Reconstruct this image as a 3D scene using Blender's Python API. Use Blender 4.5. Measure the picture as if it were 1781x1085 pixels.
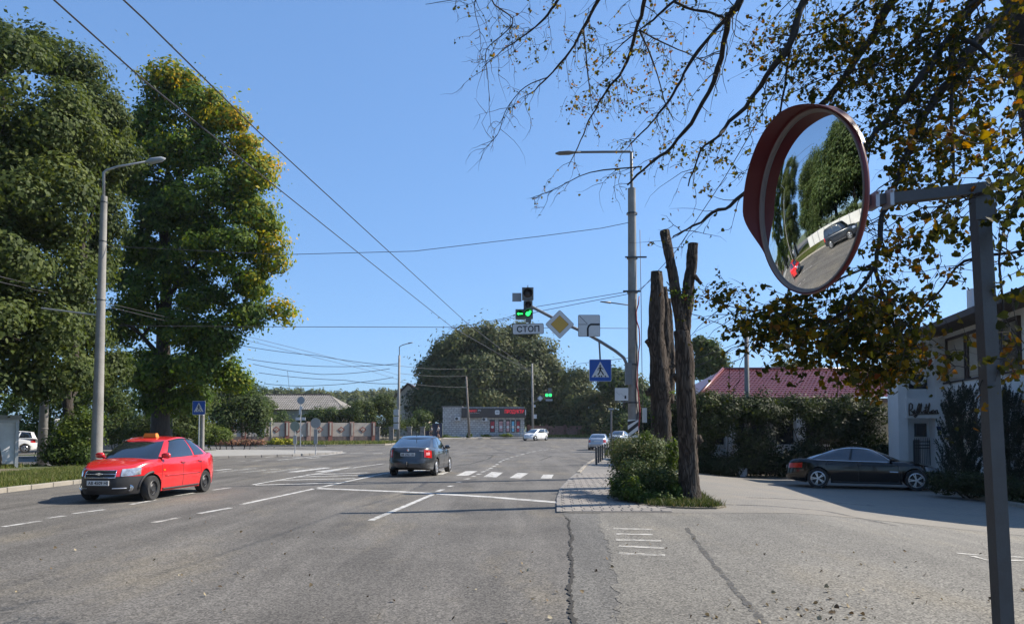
import bpy, bmesh, math, random
import numpy as np
from mathutils import Vector, Matrix

for _o in list(bpy.data.objects):
    bpy.data.objects.remove(_o)
SC = bpy.context.scene
COL = SC.collection
R = math.radians
random.seed(7)

# ------------------------------------------------------------------ camera
F, CX, HCAM, PITCH = 1300.0, 890.5, 1.62, R(2.4)
HOR = 750.0
PY = HOR - F * math.tan(PITCH)
cam_d = bpy.data.cameras.new('camera')
cam = bpy.data.objects.new('camera', cam_d)
COL.objects.link(cam)
cam.location = (0, 0, HCAM)
cam.rotation_euler = (math.pi / 2 + PITCH, 0, 0)
cam_d.sensor_width = 36.0
cam_d.lens = 36.0 * F / 1781.0
cam_d.shift_y = (PY - 542.5) / 1781.0
cam_d.clip_start = 0.05
cam_d.clip_end = 5000
SC.camera = cam

# ------------------------------------------------------------------ light
SUN_EL = R(41)
SUN_AZ = math.atan2(0.955, 0.295)          # from +Y towards +X
w = bpy.data.worlds.new('World')
SC.world = w
w.use_nodes = True
nt = w.node_tree
bg = nt.nodes['Background']
sky = nt.nodes.new('ShaderNodeTexSky')
sky.sky_type = 'NISHITA'
sky.sun_disc = False
sky.sun_elevation = SUN_EL
sky.sun_rotation = SUN_AZ
sky.altitude = 250
sky.air_density = 1.0
sky.dust_density = 0.9
sky.ozone_density = 3.0
sgm = nt.nodes.new('ShaderNodeGamma'); sgm.inputs[1].default_value = 0.55      # camera-like tone response of the sky
smx = nt.nodes.new('ShaderNodeMix'); smx.data_type = 'RGBA'; smx.blend_type = 'MULTIPLY'; smx.inputs['Factor'].default_value = 1.0
smx.inputs['B'].default_value = (0.62, 0.935, 1.37, 1)
nt.links.new(sky.outputs[0], sgm.inputs[0]); nt.links.new(sgm.outputs[0], smx.inputs['A']); nt.links.new(smx.outputs['Result'], bg.inputs[0])
bg.inputs[1].default_value = 0.15
sun_d = bpy.data.lights.new('sun', 'SUN')
sun_d.energy = 4.5
sun_d.angle = R(0.53)
sun_d.color = (1.0, 0.915, 0.785)
sun = bpy.data.objects.new('sun', sun_d)
COL.objects.link(sun)
sdir = Vector((math.sin(SUN_AZ) * math.cos(SUN_EL), math.cos(SUN_AZ) * math.cos(SUN_EL), math.sin(SUN_EL)))
sun.rotation_euler = sdir.to_track_quat('Z', 'Y').to_euler()
sun.location = (40, 10, 60)
SC.view_settings.view_transform = 'Standard'
SC.view_settings.look = 'None'
SC.view_settings.exposure = 0.95
SC.view_settings.gamma = 1.0
SC.view_settings.use_curve_mapping = False
SC.render.engine = 'CYCLES'
SC.cycles.max_bounces = 6
SC.cycles.diffuse_bounces = 3
SC.cycles.glossy_bounces = 3
SC.cycles.transmission_bounces = 4
SC.cycles.transparent_max_bounces = 6
SC.cycles.sample_clamp_indirect = 6.0
SC.cycles.use_denoising = True

# ------------------------------------------------------------------ helpers
def P(u, v, Y):
    """world point seen at photo pixel (u, v) at forward distance Y"""
    dx = (u - CX) / F
    dz = -(v - PY) / F
    c, s = math.cos(PITCH), math.sin(PITCH)
    d = Vector((dx, c - dz * s, s + dz * c))
    return Vector((0, 0, HCAM)) + d * (Y / d.y)

def sstep(t):
    t = min(1.0, max(0.0, t))
    return t * t * (3 - 2 * t)

def g(x, y):
    z = min(0.8, 0.018 * max(0.0, y - 70.0))
    z -= 0.40 * sstep((x - 5.0) / 6.0) * (1 - sstep((y - 40.0) / 15.0))
    return z

def GP(u, v):
    """ground point under a pixel"""
    z = 0.0
    for _ in range(12):
        d = P(u, v, 10.0) - Vector((0, 0, HCAM))
        k = (z - HCAM) / d.z
        p = Vector((0, 0, HCAM)) + d * k
        z = 0.5 * z + 0.5 * g(p.x, p.y)
    return Vector((p.x, p.y, g(p.x, p.y)))

def tag(o, label=None, cat=None, group=None, kind=None):
    if label: o['label'] = label
    if cat: o['category'] = cat
    if group: o['group'] = group
    if kind: o['kind'] = kind
    return o

def thing(name, label, cat, loc, rotz=0.0, group=None, kind=None):
    o = bpy.data.objects.new(name, None)
    COL.objects.link(o)
    o.location = loc
    o.rotation_euler = (0, 0, rotz)
    o.empty_display_size = 0.2
    return tag(o, label, cat, group, kind)

class MB:
    def __init__(self):
        self.v, self.f, self.m = [], [], []
    def add(self, vs, fs, mi=0):
        n = len(self.v)
        self.v.extend([tuple(p) for p in vs])
        for q in fs:
            self.f.append(tuple(i + n for i in q))
            self.m.append(mi)
        return self
    def box(self, c, s, rot=None, mi=0):
        x, y, z = s[0] / 2, s[1] / 2, s[2] / 2
        vs = [Vector((a, b, d)) for a in (-x, x) for b in (-y, y) for d in (-z, z)]
        if rot is not None:
            if isinstance(rot, (int, float)):
                rot = Matrix.Rotation(rot, 3, 'Z')
            vs = [rot @ q for q in vs]
        c = Vector(c)
        vs = [q + c for q in vs]
        return self.add(vs, [(0, 1, 3, 2), (4, 6, 7, 5), (0, 4, 5, 1), (2, 3, 7, 6), (0, 2, 6, 4), (1, 5, 7, 3)], mi)
    def bx(self, x0, x1, y0, y1, z0, z1, mi=0):
        return self.box(((x0 + x1) / 2, (y0 + y1) / 2, (z0 + z1) / 2), (abs(x1 - x0), abs(y1 - y0), abs(z1 - z0)), None, mi)
    def tube(self, pts, rad, n=8, cap=True, mi=0):
        pts = [Vector(p) for p in pts]
        if not hasattr(rad, '__len__'):
            rad = [rad] * len(pts)
        vs, fs = [], []
        a = None
        for i, p in enumerate(pts):
            t = (pts[min(i + 1, len(pts) - 1)] - pts[max(i - 1, 0)])
            if t.length < 1e-9: t = Vector((0, 0, 1))
            t.normalize()
            if a is None:
                a = t.cross(Vector((0, 0, 1)) if abs(t.z) < 0.9 else Vector((1, 0, 0)))
            else:
                a = a - t * a.dot(t)
            if a.length < 1e-6: a = t.cross(Vector((0.3, 1, 0.2)))
            a.normalize()
            b = t.cross(a)
            for k in range(n):
                an = 2 * math.pi * k / n
                vs.append(p + (a * math.cos(an) + b * math.sin(an)) * rad[i])
        for i in range(len(pts) - 1):
            for k in range(n):
                k2 = (k + 1) % n
                fs.append((i * n + k, i * n + k2, (i + 1) * n + k2, (i + 1) * n + k))
        if cap:
            fs.append(tuple(range(n))[::-1])
            fs.append(tuple((len(pts) - 1) * n + k for k in range(n)))
        return self.add(vs, fs, mi)
    def prism(self, poly, axis_pt, du, dv, dn, th, mi=0):
        """flat polygon (list of 2-D) in the frame (du, dv), thickness th along dn"""
        o = Vector(axis_pt); du = Vector(du); dv = Vector(dv); dn = Vector(dn)
        n = len(poly)
        vs = [o + du * a + dv * b for a, b in poly] + [o + du * a + dv * b + dn * th for a, b in poly]
        fs = [tuple(range(n))[::-1], tuple(range(n, 2 * n))]
        for i in range(n):
            j = (i + 1) % n
            fs.append((i, j, n + j, n + i))
        return self.add(vs, fs, mi)
    def lathe(self, prof, org, ax, n=24, mi=0, closed=False):
        """prof: (radius, along) list spun about ax through org"""
        org = Vector(org); ax = Vector(ax).normalized()
        a = ax.cross(Vector((0, 0, 1)) if abs(ax.z) < .9 else Vector((1, 0, 0))).normalized()
        b = ax.cross(a)
        vs, fs = [], []
        for r, h in prof:
            for k in range(n):
                an = 2 * math.pi * k / n
                vs.append(org + ax * h + (a * math.cos(an) + b * math.sin(an)) * r)
        m = len(prof)
        for i in range(m if closed else m - 1):
            i2 = (i + 1) % m
            for k in range(n):
                k2 = (k + 1) % n
                fs.append((i * n + k, i * n + k2, i2 * n + k2, i2 * n + k))
        return self.add(vs, fs, mi)
    def mesh(self, name, mats, off=None, smooth=False, merge=False, sharp=None):
        me = bpy.data.meshes.new(name)
        vs = self.v
        if off is not None:
            vs = [(p[0] - off[0], p[1] - off[1], p[2] - off[2]) for p in vs]
        me.from_pydata(vs, [], self.f)
        if not isinstance(mats, (list, tuple)):
            mats = [mats]
        for m in mats:
            me.materials.append(m)
        if len(mats) > 1:
            me.polygons.foreach_set('material_index', self.m)
        if merge:
            bm = bmesh.new(); bm.from_mesh(me)
            bmesh.ops.remove_doubles(bm, verts=bm.verts, dist=0.0008)
            bmesh.ops.recalc_face_normals(bm, faces=bm.faces)
            bm.to_mesh(me); bm.free()
        if smooth:
            me.polygons.foreach_set('use_smooth', [True] * len(me.polygons))
            if sharp is not None:
                try: me.set_sharp_from_angle(angle=R(sharp))
                except Exception: pass
        me.update()
        return me
    def build(self, name, mats, parent=None, local=False, smooth=False, merge=False, sharp=None):
        off = None
        if parent is not None and not local:
            off = parent['_w'] if '_w' in parent else wloc(parent)
        me = self.mesh(name, mats, off, smooth, merge, sharp)
        o = bpy.data.objects.new(name, me)
        COL.objects.link(o)
        if parent is not None:
            o.parent = parent
        return o

def wloc(o):
    l = Vector((0, 0, 0))
    while o is not None:
        l += o.location
        o = o.parent
    return l

def link_mesh(name, me, parent=None, loc=(0, 0, 0), rot=(0, 0, 0)):
    o = bpy.data.objects.new(name, me)
    COL.objects.link(o)
    o.parent = parent
    o.location = loc
    o.rotation_euler = rot
    return o

def copy_tree(o, parent=None):
    c = o.copy(); COL.objects.link(c); c.parent = parent
    for ch in list(o.children):
        copy_tree(ch, c)
    return c

# ------------------------------------------------------------------ materials
MATS = {}
def M(name, col, rough=0.6, metal=0.0, var=0.0, vscale=4.0, bump=0.0, bscale=40.0, spec=0.5, coat=0.0, bdist=.02, stain=None, sscale=1.2, samt=0.5, stretch=None):
    if name in MATS: return MATS[name]
    m = bpy.data.materials.new(name); m.use_nodes = True
    n = m.node_tree; b = n.nodes['Principled BSDF']
    b.inputs['Base Color'].default_value = (*col, 1)
    b.inputs['Roughness'].default_value = rough
    b.inputs['Metallic'].default_value = metal
    b.inputs['Specular IOR Level'].default_value = spec
    b.inputs['Coat Weight'].default_value = coat
    b.inputs['Coat Roughness'].default_value = 0.03
    if var or bump or stain:
        tc = n.nodes.new('ShaderNodeTexCoord')
        vec = tc.outputs['Object']
        if stretch:
            mp = n.nodes.new('ShaderNodeMapping'); mp.inputs['Scale'].default_value = stretch
            n.links.new(vec, mp.inputs[0]); vec = mp.outputs[0]
    last = None
    if var:
        nz = n.nodes.new('ShaderNodeTexNoise'); nz.inputs['Scale'].default_value = vscale; nz.inputs['Detail'].default_value = 6; nz.inputs['Roughness'].default_value = .65
        n.links.new(vec, nz.inputs['Vector'])
        rp = n.nodes.new('ShaderNodeValToRGB')
        rp.color_ramp.elements[0].position = .3; rp.color_ramp.elements[1].position = .7
        rp.color_ramp.elements[0].color = (*[c * (1 - var) for c in col], 1)
        rp.color_ramp.elements[1].color = (*[min(1, c * (1 + var)) for c in col], 1)
        n.links.new(nz.outputs['Fac'], rp.inputs[0]); last = rp.outputs[0]
    if stain:
        nz = n.nodes.new('ShaderNodeTexNoise'); nz.inputs['Scale'].default_value = sscale; nz.inputs['Detail'].default_value = 8; nz.inputs['Roughness'].default_value = .7
        n.links.new(vec, nz.inputs['Vector'])
        rp = n.nodes.new('ShaderNodeValToRGB')
        rp.color_ramp.elements[0].position = .48; rp.color_ramp.elements[1].position = .68
        rp.color_ramp.elements[0].color = (0, 0, 0, 1); rp.color_ramp.elements[1].color = (samt, samt, samt, 1)
        n.links.new(nz.outputs['Fac'], rp.inputs[0])
        mx = n.nodes.new('ShaderNodeMix'); mx.data_type = 'RGBA'
        n.links.new(rp.outputs[0], mx.inputs['Factor'])
        if last is None: mx.inputs['A'].default_value = (*col, 1)
        else: n.links.new(last, mx.inputs['A'])
        mx.inputs['B'].default_value = (*stain, 1)
        last = mx.outputs['Result']
    if last is not None:
        n.links.new(last, b.inputs['Base Color'])
    if bump:
        nz = n.nodes.new('ShaderNodeTexNoise'); nz.inputs['Scale'].default_value = bscale; nz.inputs['Detail'].default_value = 5
        n.links.new(vec, nz.inputs['Vector'])
        bp = n.nodes.new('ShaderNodeBump'); bp.inputs['Strength'].default_value = bump; bp.inputs['Distance'].default_value = bdist
        n.links.new(nz.outputs['Fac'], bp.inputs['Height']); n.links.new(bp.outputs[0], b.inputs['Normal'])
    MATS[name] = m
    return m

def leaf_mat(name, stops, trans=0.35, rough=0.6):
    m = bpy.data.materials.new(name); m.use_nodes = True
    n = m.node_tree; b = n.nodes['Principled BSDF']
    at = n.nodes.new('ShaderNodeAttribute'); at.attribute_name = 'rnd'
    rp = n.nodes.new('ShaderNodeValToRGB')
    els = rp.color_ramp.elements
    els[0].position = stops[0][0]; els[0].color = (*stops[0][1], 1)
    els[1].position = stops[-1][0]; els[1].color = (*stops[-1][1], 1)
    for p, c in stops[1:-1]:
        e = els.new(p); e.color = (*c, 1)
    n.links.new(at.outputs['Fac'], rp.inputs[0])
    n.links.new(rp.outputs[0], b.inputs['Base Color'])
    b.inputs['Roughness'].default_value = rough
    b.inputs['Specular IOR Level'].default_value = 0.18
    tr = n.nodes.new('ShaderNodeBsdfTranslucent')
    hs = n.nodes.new('ShaderNodeHueSaturation'); hs.inputs['Value'].default_value = 1.5; hs.inputs['Saturation'].default_value = 1.15; hs.inputs['Hue'].default_value = .49
    n.links.new(rp.outputs[0], hs.inputs['Color']); n.links.new(hs.outputs[0], tr.inputs[0])
    mx = n.nodes.new('ShaderNodeMixShader'); mx.inputs[0].default_value = trans
    n.links.new(b.outputs[0], mx.inputs[1]); n.links.new(tr.outputs[0], mx.inputs[2])
    n.links.new(mx.outputs[0], n.nodes['Material Output'].inputs[0])
    return m

def pos_mat(name, build):
    m = bpy.data.materials.new(name); m.use_nodes = True
    n = m.node_tree
    geo = n.nodes.new('ShaderNodeNewGeometry')
    build(n, n.nodes['Principled BSDF'], geo.outputs['Position'])
    return m

def nnoise(n, vec, scale, detail=4, rough=.6, stretch=None):
    if stretch:
        mp = n.nodes.new('ShaderNodeMapping'); mp.inputs['Scale'].default_value = stretch
        n.links.new(vec, mp.inputs[0]); vec = mp.outputs[0]
    z = n.nodes.new('ShaderNodeTexNoise'); z.inputs['Scale'].default_value = scale
    z.inputs['Detail'].default_value = detail; z.inputs['Roughness'].default_value = rough
    n.links.new(vec, z.inputs['Vector'])
    return z.outputs['Fac']
def nramp(n, fac, p0, c0, p1, c1):
    r = n.nodes.new('ShaderNodeValToRGB')
    e = r.color_ramp.elements
    e[0].position = p0; e[1].position = p1
    tov = lambda c: (c, c, c, 1) if not hasattr(c, '__len__') else (*c, 1)
    e[0].color = tov(c0); e[1].color = tov(c1)
    n.links.new(fac, r.inputs[0])
    return r.outputs[0]
def nmix(n, fac, a, b, mode='MIX'):
    x = n.nodes.new('ShaderNodeMix'); x.data_type = 'RGBA'; x.blend_type = mode
    for sock, val in (('Factor', fac), ('A', a), ('B', b)):
        if hasattr(val, 'is_linked') or isinstance(val, bpy.types.NodeSocket): n.links.new(val, x.inputs[sock])
        elif sock == 'Factor': x.inputs[sock].default_value = val
        else: x.inputs[sock].default_value = (*val, 1)
    return x.outputs['Result']

def asphalt(name, lo, hi, dust, damt, rough=.85, dark=(.03, .03, .032)):
    def bld(n, b, pos):
        big = nnoise(n, pos, .35, 5, .6)
        base = nramp(n, big, .3, lo, .7, hi)
        streak = nramp(n, nnoise(n, pos, .9, 5, .6, (1.6, .12, 1)), .45, 0.0, .72, .7)
        base = nmix(n, streak, base, [c * 1.28 for c in hi])
        dst = nramp(n, nnoise(n, pos, .55, 7, .68, (1, .35, 1)), .52, 0.0, .72, damt)
        base = nmix(n, dst, base, dust)
        spk = n.nodes.new('ShaderNodeTexVoronoi'); spk.inputs['Scale'].default_value = 55
        n.links.new(pos, spk.inputs['Vector'])
        spc = nramp(n, spk.outputs['Color'], .1, .3, .9, 1.8)
        base = nmix(n, .75, base, spc, 'MULTIPLY')
        fine = nramp(n, nnoise(n, pos, 60, 3, .7), .35, .6, .68, 1.42)
        base = nmix(n, .8, base, fine, 'MULTIPLY')
        pt = nramp(n, nnoise(n, pos, .22, 3, .5, (1, .6, 1)), .66, 0.0, .69, .4)
        base = nmix(n, pt, base, dark)
        n.links.new(base, b.inputs['Base Color'])
        b.inputs['Roughness'].default_value = rough
        b.inputs['Specular IOR Level'].default_value = .3
        bp = n.nodes.new('ShaderNodeBump'); bp.inputs['Strength'].default_value = .6; bp.inputs['Distance'].default_value = .006
        n.links.new(nnoise(n, pos, 90, 3, .7), bp.inputs['Height']); n.links.new(bp.outputs[0], b.inputs['Normal'])
    return pos_mat(name, bld)

MAT_ROAD = asphalt('asphalt', (.072, .067, .061), (.128, .12, .109), (.21, .18, .13), .6)
MAT_DRIVE = asphalt('driveway asphalt', (.115, .109, .097), (.155, .146, .128), (.21, .185, .14), .6)
MAT_PATCH = asphalt('patched asphalt', (.085, .082, .078), (.12, .115, .105), (.19, .17, .135), .5)

def _blocks(name, c1, c2, mortar, bw, bh, dust):
    def bld(n, b, pos):
        br = n.nodes.new('ShaderNodeTexBrick')
        br.inputs['Color1'].default_value = (*c1, 1); br.inputs['Color2'].default_value = (*c2, 1); br.inputs['Mortar'].default_value = (*mortar, 1)
        br.inputs['Scale'].default_value = 1.0; br.inputs['Brick Width'].default_value = bw; br.inputs['Row Height'].default_value = bh
        br.inputs['Mortar Size'].default_value = .008; br.inputs['Mortar Smooth'].default_value = .3
        n.links.new(pos, br.inputs['Vector'])
        d = nramp(n, nnoise(n, pos, .5, 6, .65), .4, 0.0, .7, .6)
        c = nmix(n, d, br.outputs['Color'], dust)
        c = nmix(n, .7, c, nramp(n, nnoise(n, pos, 25, 4, .7), .3, .75, .7, 1.25), 'MULTIPLY')
        n.links.new(c, b.inputs['Base Color'])
        b.inputs['Roughness'].default_value = .85
        bp = n.nodes.new('ShaderNodeBump'); bp.inputs['Strength'].default_value = .5; bp.inputs['Distance'].default_value = .008; bp.invert = True
        n.links.new(br.outputs['Fac'], bp.inputs['Height']); n.links.new(bp.outputs[0], b.inputs['Normal'])
    return pos_mat(name, bld)
MAT_LOT = _blocks('lot paving', (.19, .177, .155), (.162, .152, .134), (.1, .092, .08), .2, .1, (.225, .195, .15))
MAT_WALK = _blocks('walk paving', (.2, .186, .17), (.17, .16, .148), (.11, .1, .09), .3, .15, (.22, .195, .16))

def _grassground(name, a, b_, c_):
    def bld(n, b, pos):
        base = nramp(n, nnoise(n, pos, .8, 6, .7), .35, a, .65, b_)
        base = nmix(n, nramp(n, nnoise(n, pos, .4, 5, .6), .5, 0.0, .7, .8), base, c_)
        base = nmix(n, .6, base, nramp(n, nnoise(n, pos, 14, 5, .8), .3, .5, .7, 1.5), 'MULTIPLY')
        n.links.new(base, b.inputs['Base Color'])
        b.inputs['Roughness'].default_value = .95
        bp = n.nodes.new('ShaderNodeBump'); bp.inputs['Strength'].default_value = .8; bp.inputs['Distance'].default_value = .05
        n.links.new(nnoise(n, pos, 12, 5, .8), bp.inputs['Height']); n.links.new(bp.outputs[0], b.inputs['Normal'])
    return pos_mat(name, bld)
MAT_GROUND = _grassground('ground grass', (.045, .07, .02), (.08, .1, .03), (.14, .12, .07))
MAT_DIRT = _grassground('dirt', (.12, .1, .07), (.2, .17, .12), (.07, .08, .03))

def worn_paint(name, col, wear, scale=3.0):
    m = bpy.data.materials.new(name); m.use_nodes = True
    n = m.node_tree; b = n.nodes['Principled BSDF']
    geo = n.nodes.new('ShaderNodeNewGeometry'); pos = geo.outputs['Position']
    b.inputs['Base Color'].default_value = (*col, 1); b.inputs['Roughness'].default_value = .7
    tr = n.nodes.new('ShaderNodeBsdfTransparent')
    fac = nramp(n, nnoise(n, pos, scale, 8, .8), max(0, wear - .14), 0.0, wear + .10, 1.0)
    mx = n.nodes.new('ShaderNodeMixShader')
    n.links.new(fac, mx.inputs[0]); n.links.new(tr.outputs[0], mx.inputs[1]); n.links.new(b.outputs[0], mx.inputs[2])
    n.links.new(mx.outputs[0], n.nodes['Material Output'].inputs[0])
    return m
MAT_PAINT = worn_paint('road paint', (.5, .49, .465), .44)
MAT_PAINT_WORN = worn_paint('worn road paint', (.42, .41, .38), .55)
MAT_PAINT_OLD = worn_paint('old faded paint', (.46, .44, .4), .5, 5.0)

MAT_CONC = M('concrete', (.25, .24, .22), .85, var=.16, vscale=3, bump=.3, bscale=40, stain=(.15, .135, .115), sscale=.9)
MAT_KERB = M('kerb concrete', (.27, .245, .205), .85, var=.2, vscale=2.5, bump=.4, bscale=30, stain=(.22, .18, .13), sscale=1.5)
MAT_DKCONC = M('dark concrete', (.2, .19, .18), .85, var=.2, vscale=3, bump=.3)
MAT_STEEL = M('grey painted steel', (.16, .165, .17), .5, var=.15, vscale=6, stain=(.08, .06, .05), sscale=3, samt=.5)
MAT_DKSTEEL = M('dark steel', (.045, .05, .055), .45, var=.15, vscale=5)
MAT_GALV = M('galvanised steel', (.42, .43, .44), .45, .6, var=.12, vscale=8)
MAT_BLACK = M('black plastic', (.018, .018, .02), .5)
MAT_WIRE = M('wire', (.03, .03, .035), .6)
MAT_WHITE = M('white sheet', (.62, .63, .64), .5, var=.04, vscale=3)
MAT_SIGNW = M('sign white', (.6, .6, .59), .4, var=.05, vscale=4)
MAT_SIGNBLUE = M('sign blue', (.012, .075, .33), .35, var=.06, vscale=4)
MAT_SIGNYEL = M('sign amber', (.55, .32, .045), .4)
MAT_SIGNBACK = M('sign back grey', (.3, .32, .33), .55, var=.1, vscale=5)
MAT_PRINT = M('black print', (.012, .012, .014), .5)
MAT_BARK = M('bark', (.042, .034, .027), .95, var=.5, vscale=6, bump=1.0, bscale=9, bdist=.05, stretch=(2, 2, .4))
def _bark(name, base, ridge, crack):
    m = bpy.data.materials.new(name); m.use_nodes = True
    n = m.node_tree; b = n.nodes['Principled BSDF']
    tc = n.nodes.new('ShaderNodeTexCoord'); mp = n.nodes.new('ShaderNodeMapping'); mp.inputs['Scale'].default_value = (1, 1, .13)
    n.links.new(tc.outputs['Object'], mp.inputs[0]); v = mp.outputs[0]
    wr = n.nodes.new('ShaderNodeTexNoise'); wr.inputs['Scale'].default_value = 6; n.links.new(v, wr.inputs['Vector'])
    vm = n.nodes.new('ShaderNodeMix'); vm.data_type = 'RGBA'; vm.blend_type = 'LINEAR_LIGHT'; vm.inputs['Factor'].default_value = .12
    n.links.new(v, vm.inputs['A']); n.links.new(wr.outputs['Color'], vm.inputs['B'])
    vo = n.nodes.new('ShaderNodeTexVoronoi'); vo.feature = 'DISTANCE_TO_EDGE'; vo.inputs['Scale'].default_value = 19
    n.links.new(vm.outputs['Result'], vo.inputs['Vector'])
    ck = nramp(n, vo.outputs['Distance'], .02, 0.0, .14, 1.0)
    col = nramp(n, nnoise(n, v, 5, 6, .7), .3, base, .7, ridge)
    col = nmix(n, nramp(n, nnoise(n, v, 1.6, 5, .6), .52, 0.0, .7, .6), col, (.13, .125, .11))
    col = nmix(n, nramp(n, vo.outputs['Distance'], .0, .35, .2, 1.0), crack, col)
    n.links.new(col, b.inputs['Base Color']); b.inputs['Roughness'].default_value = .95; b.inputs['Specular IOR Level'].default_value = .2
    bp = n.nodes.new('ShaderNodeBump'); bp.inputs['Strength'].default_value = 1.0; bp.inputs['Distance'].default_value = .06
    n.links.new(ck, bp.inputs['Height']); n.links.new(bp.outputs[0], b.inputs['Normal'])
    return m
MAT_BARKCUT = _bark('pollard bark', (.062, .047, .037), (.125, .098, .078), (.018, .013, .01))
MAT_BARKPALE = M('pale bark', (.3, .27, .22), .95, var=.3, vscale=5, bump=.6, bscale=14, stretch=(2, 2, 1))
MAT_TWIG = M('twig', (.03, .024, .02), .9)
MAT_WALLW = M('white render', (.66, .66, .65), .85, var=.05, vscale=1.2, bump=.15, bscale=60, stain=(.42, .41, .38), sscale=.6, samt=.4)
MAT_WALLC = M('cream render', (.5, .44, .34), .85, var=.07, vscale=1.2, bump=.15, bscale=60, stain=(.34, .3, .24), sscale=.7, samt=.5)
MAT_GLASSDK = M('dark window', (.015, .018, .022), .06, spec=.6)
MAT_WOOD = M('weathered wood', (.17, .145, .12), .9, var=.3, vscale=4, bump=.5, bscale=20, stretch=(4, 4, .4))

# ------------------------------------------------------------------ sheets that follow the ground
XL = [4.5 + .5 * k for k in range(15)]
YL = [40 + 1.5 * k for k in range(11)] + [70 + 5 * k for k in range(10)] + [114.5]
def sheet(name, poly, dz, mat, parent=None, kind=None, skirt=0.0):
    bm = bmesh.new()
    vs = [bm.verts.new((x, y, 0)) for x, y in poly]
    f = bm.faces.new(vs)
    if f.normal.z < 0 or True:
        bm.normal_update()
        if f.normal.z < 0: f.normal_flip()
    bmesh.ops.triangulate(bm, faces=bm.faces[:])
    xs = [p[0] for p in poly]; ys = [p[1] for p in poly]
    for x in XL:
        if min(xs) < x < max(xs):
            bmesh.ops.bisect_plane(bm, geom=bm.verts[:] + bm.edges[:] + bm.faces[:], plane_co=(x, 0, 0), plane_no=(1, 0, 0))
    for y in YL:
        if min(ys) < y < max(ys):
            bmesh.ops.bisect_plane(bm, geom=bm.verts[:] + bm.edges[:] + bm.faces[:], plane_co=(0, y, 0), plane_no=(0, 1, 0))
    if skirt:
        be = [e for e in bm.edges if e.is_boundary]
        r = bmesh.ops.extrude_edge_only(bm, edges=be)
        low = set(v for v in r['geom'] if isinstance(v, bmesh.types.BMVert))
    for v in bm.verts:
        v.co.z = g(v.co.x, v.co.y) + dz - (skirt if skirt and v in low else 0)
    bmesh.ops.recalc_face_normals(bm, faces=bm.faces)
    up = sum(f.normal.z * f.calc_area() for f in bm.faces)
    if up < 0: bmesh.ops.reverse_faces(bm, faces=bm.faces)
    me = bpy.data.meshes.new(name); bm.to_mesh(me); bm.free()
    me.materials.append(mat)
    o = bpy.data.objects.new(name, me); COL.objects.link(o)
    if parent is not None: o.parent = parent
    if kind: o['kind'] = kind
    return o

def ribbon(pts, wd):
    """polyline -> polygon of width wd (2-D)"""
    pts = [Vector((p[0], p[1])) for p in pts]
    L, Rr = [], []
    for i, p in enumerate(pts):
        t = pts[min(i + 1, len(pts) - 1)] - pts[max(0, i - 1)]
        t.normalize()
        nn = Vector((-t.y, t.x))
        ww = wd[i] if hasattr(wd, '__len__') else wd
        L.append(p + nn * ww / 2); Rr.append(p - nn * ww / 2)
    return [(q.x, q.y) for q in L] + [(q.x, q.y) for q in Rr[::-1]]

# ------------------------------------------------------------------ text
def text_mesh(s, size, depth=0.004, ax='CENTER', bold=0.0):
    c = bpy.data.curves.new('t', 'FONT'); c.body = s; c.size = size; c.extrude = depth; c.align_x = ax; c.align_y = 'CENTER'
    c.offset = bold; c.resolution_u = 3
    o = bpy.data.objects.new('t', c); COL.objects.link(o)
    dg = bpy.context.evaluated_depsgraph_get()
    me = bpy.data.meshes.new_from_object(o.evaluated_get(dg))
    bpy.data.objects.remove(o); bpy.data.curves.remove(c)
    me.materials.clear()
    return me
def text_part(name, s, size, mat, parent, org, du, dv, sx=1.0, bold=0.0, depth=0.004, width=None, height=None):
    """text lying in frame (du, dv) about world/local point org (local to parent)"""
    me = text_mesh(s, size, depth, 'CENTER', bold)
    co = np.zeros(len(me.vertices) * 3); me.vertices.foreach_get('co', co); co = co.reshape(-1, 3)
    if width:
        mn, mxx = co[:, 0].min(), co[:, 0].max(); co[:, 0] = (co[:, 0] - (mn + mxx) / 2) * width / (mxx - mn)
    if height:
        mn, mxx = co[:, 1].min(), co[:, 1].max(); co[:, 1] = (co[:, 1] - (mn + mxx) / 2) * height / (mxx - mn)
    du = np.array(du); dv = np.array(dv); dn = np.cross(du, dv)
    w3 = np.array(org) + np.outer(co[:, 0] * sx, du) + np.outer(co[:, 1], dv) + np.outer(co[:, 2], dn)
    me.vertices.foreach_set('co', w3.ravel())
    me.materials.append(mat); me.name = name; me.update()
    o = bpy.data.objects.new(name, me); COL.objects.link(o); o.parent = parent
    return o

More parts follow.
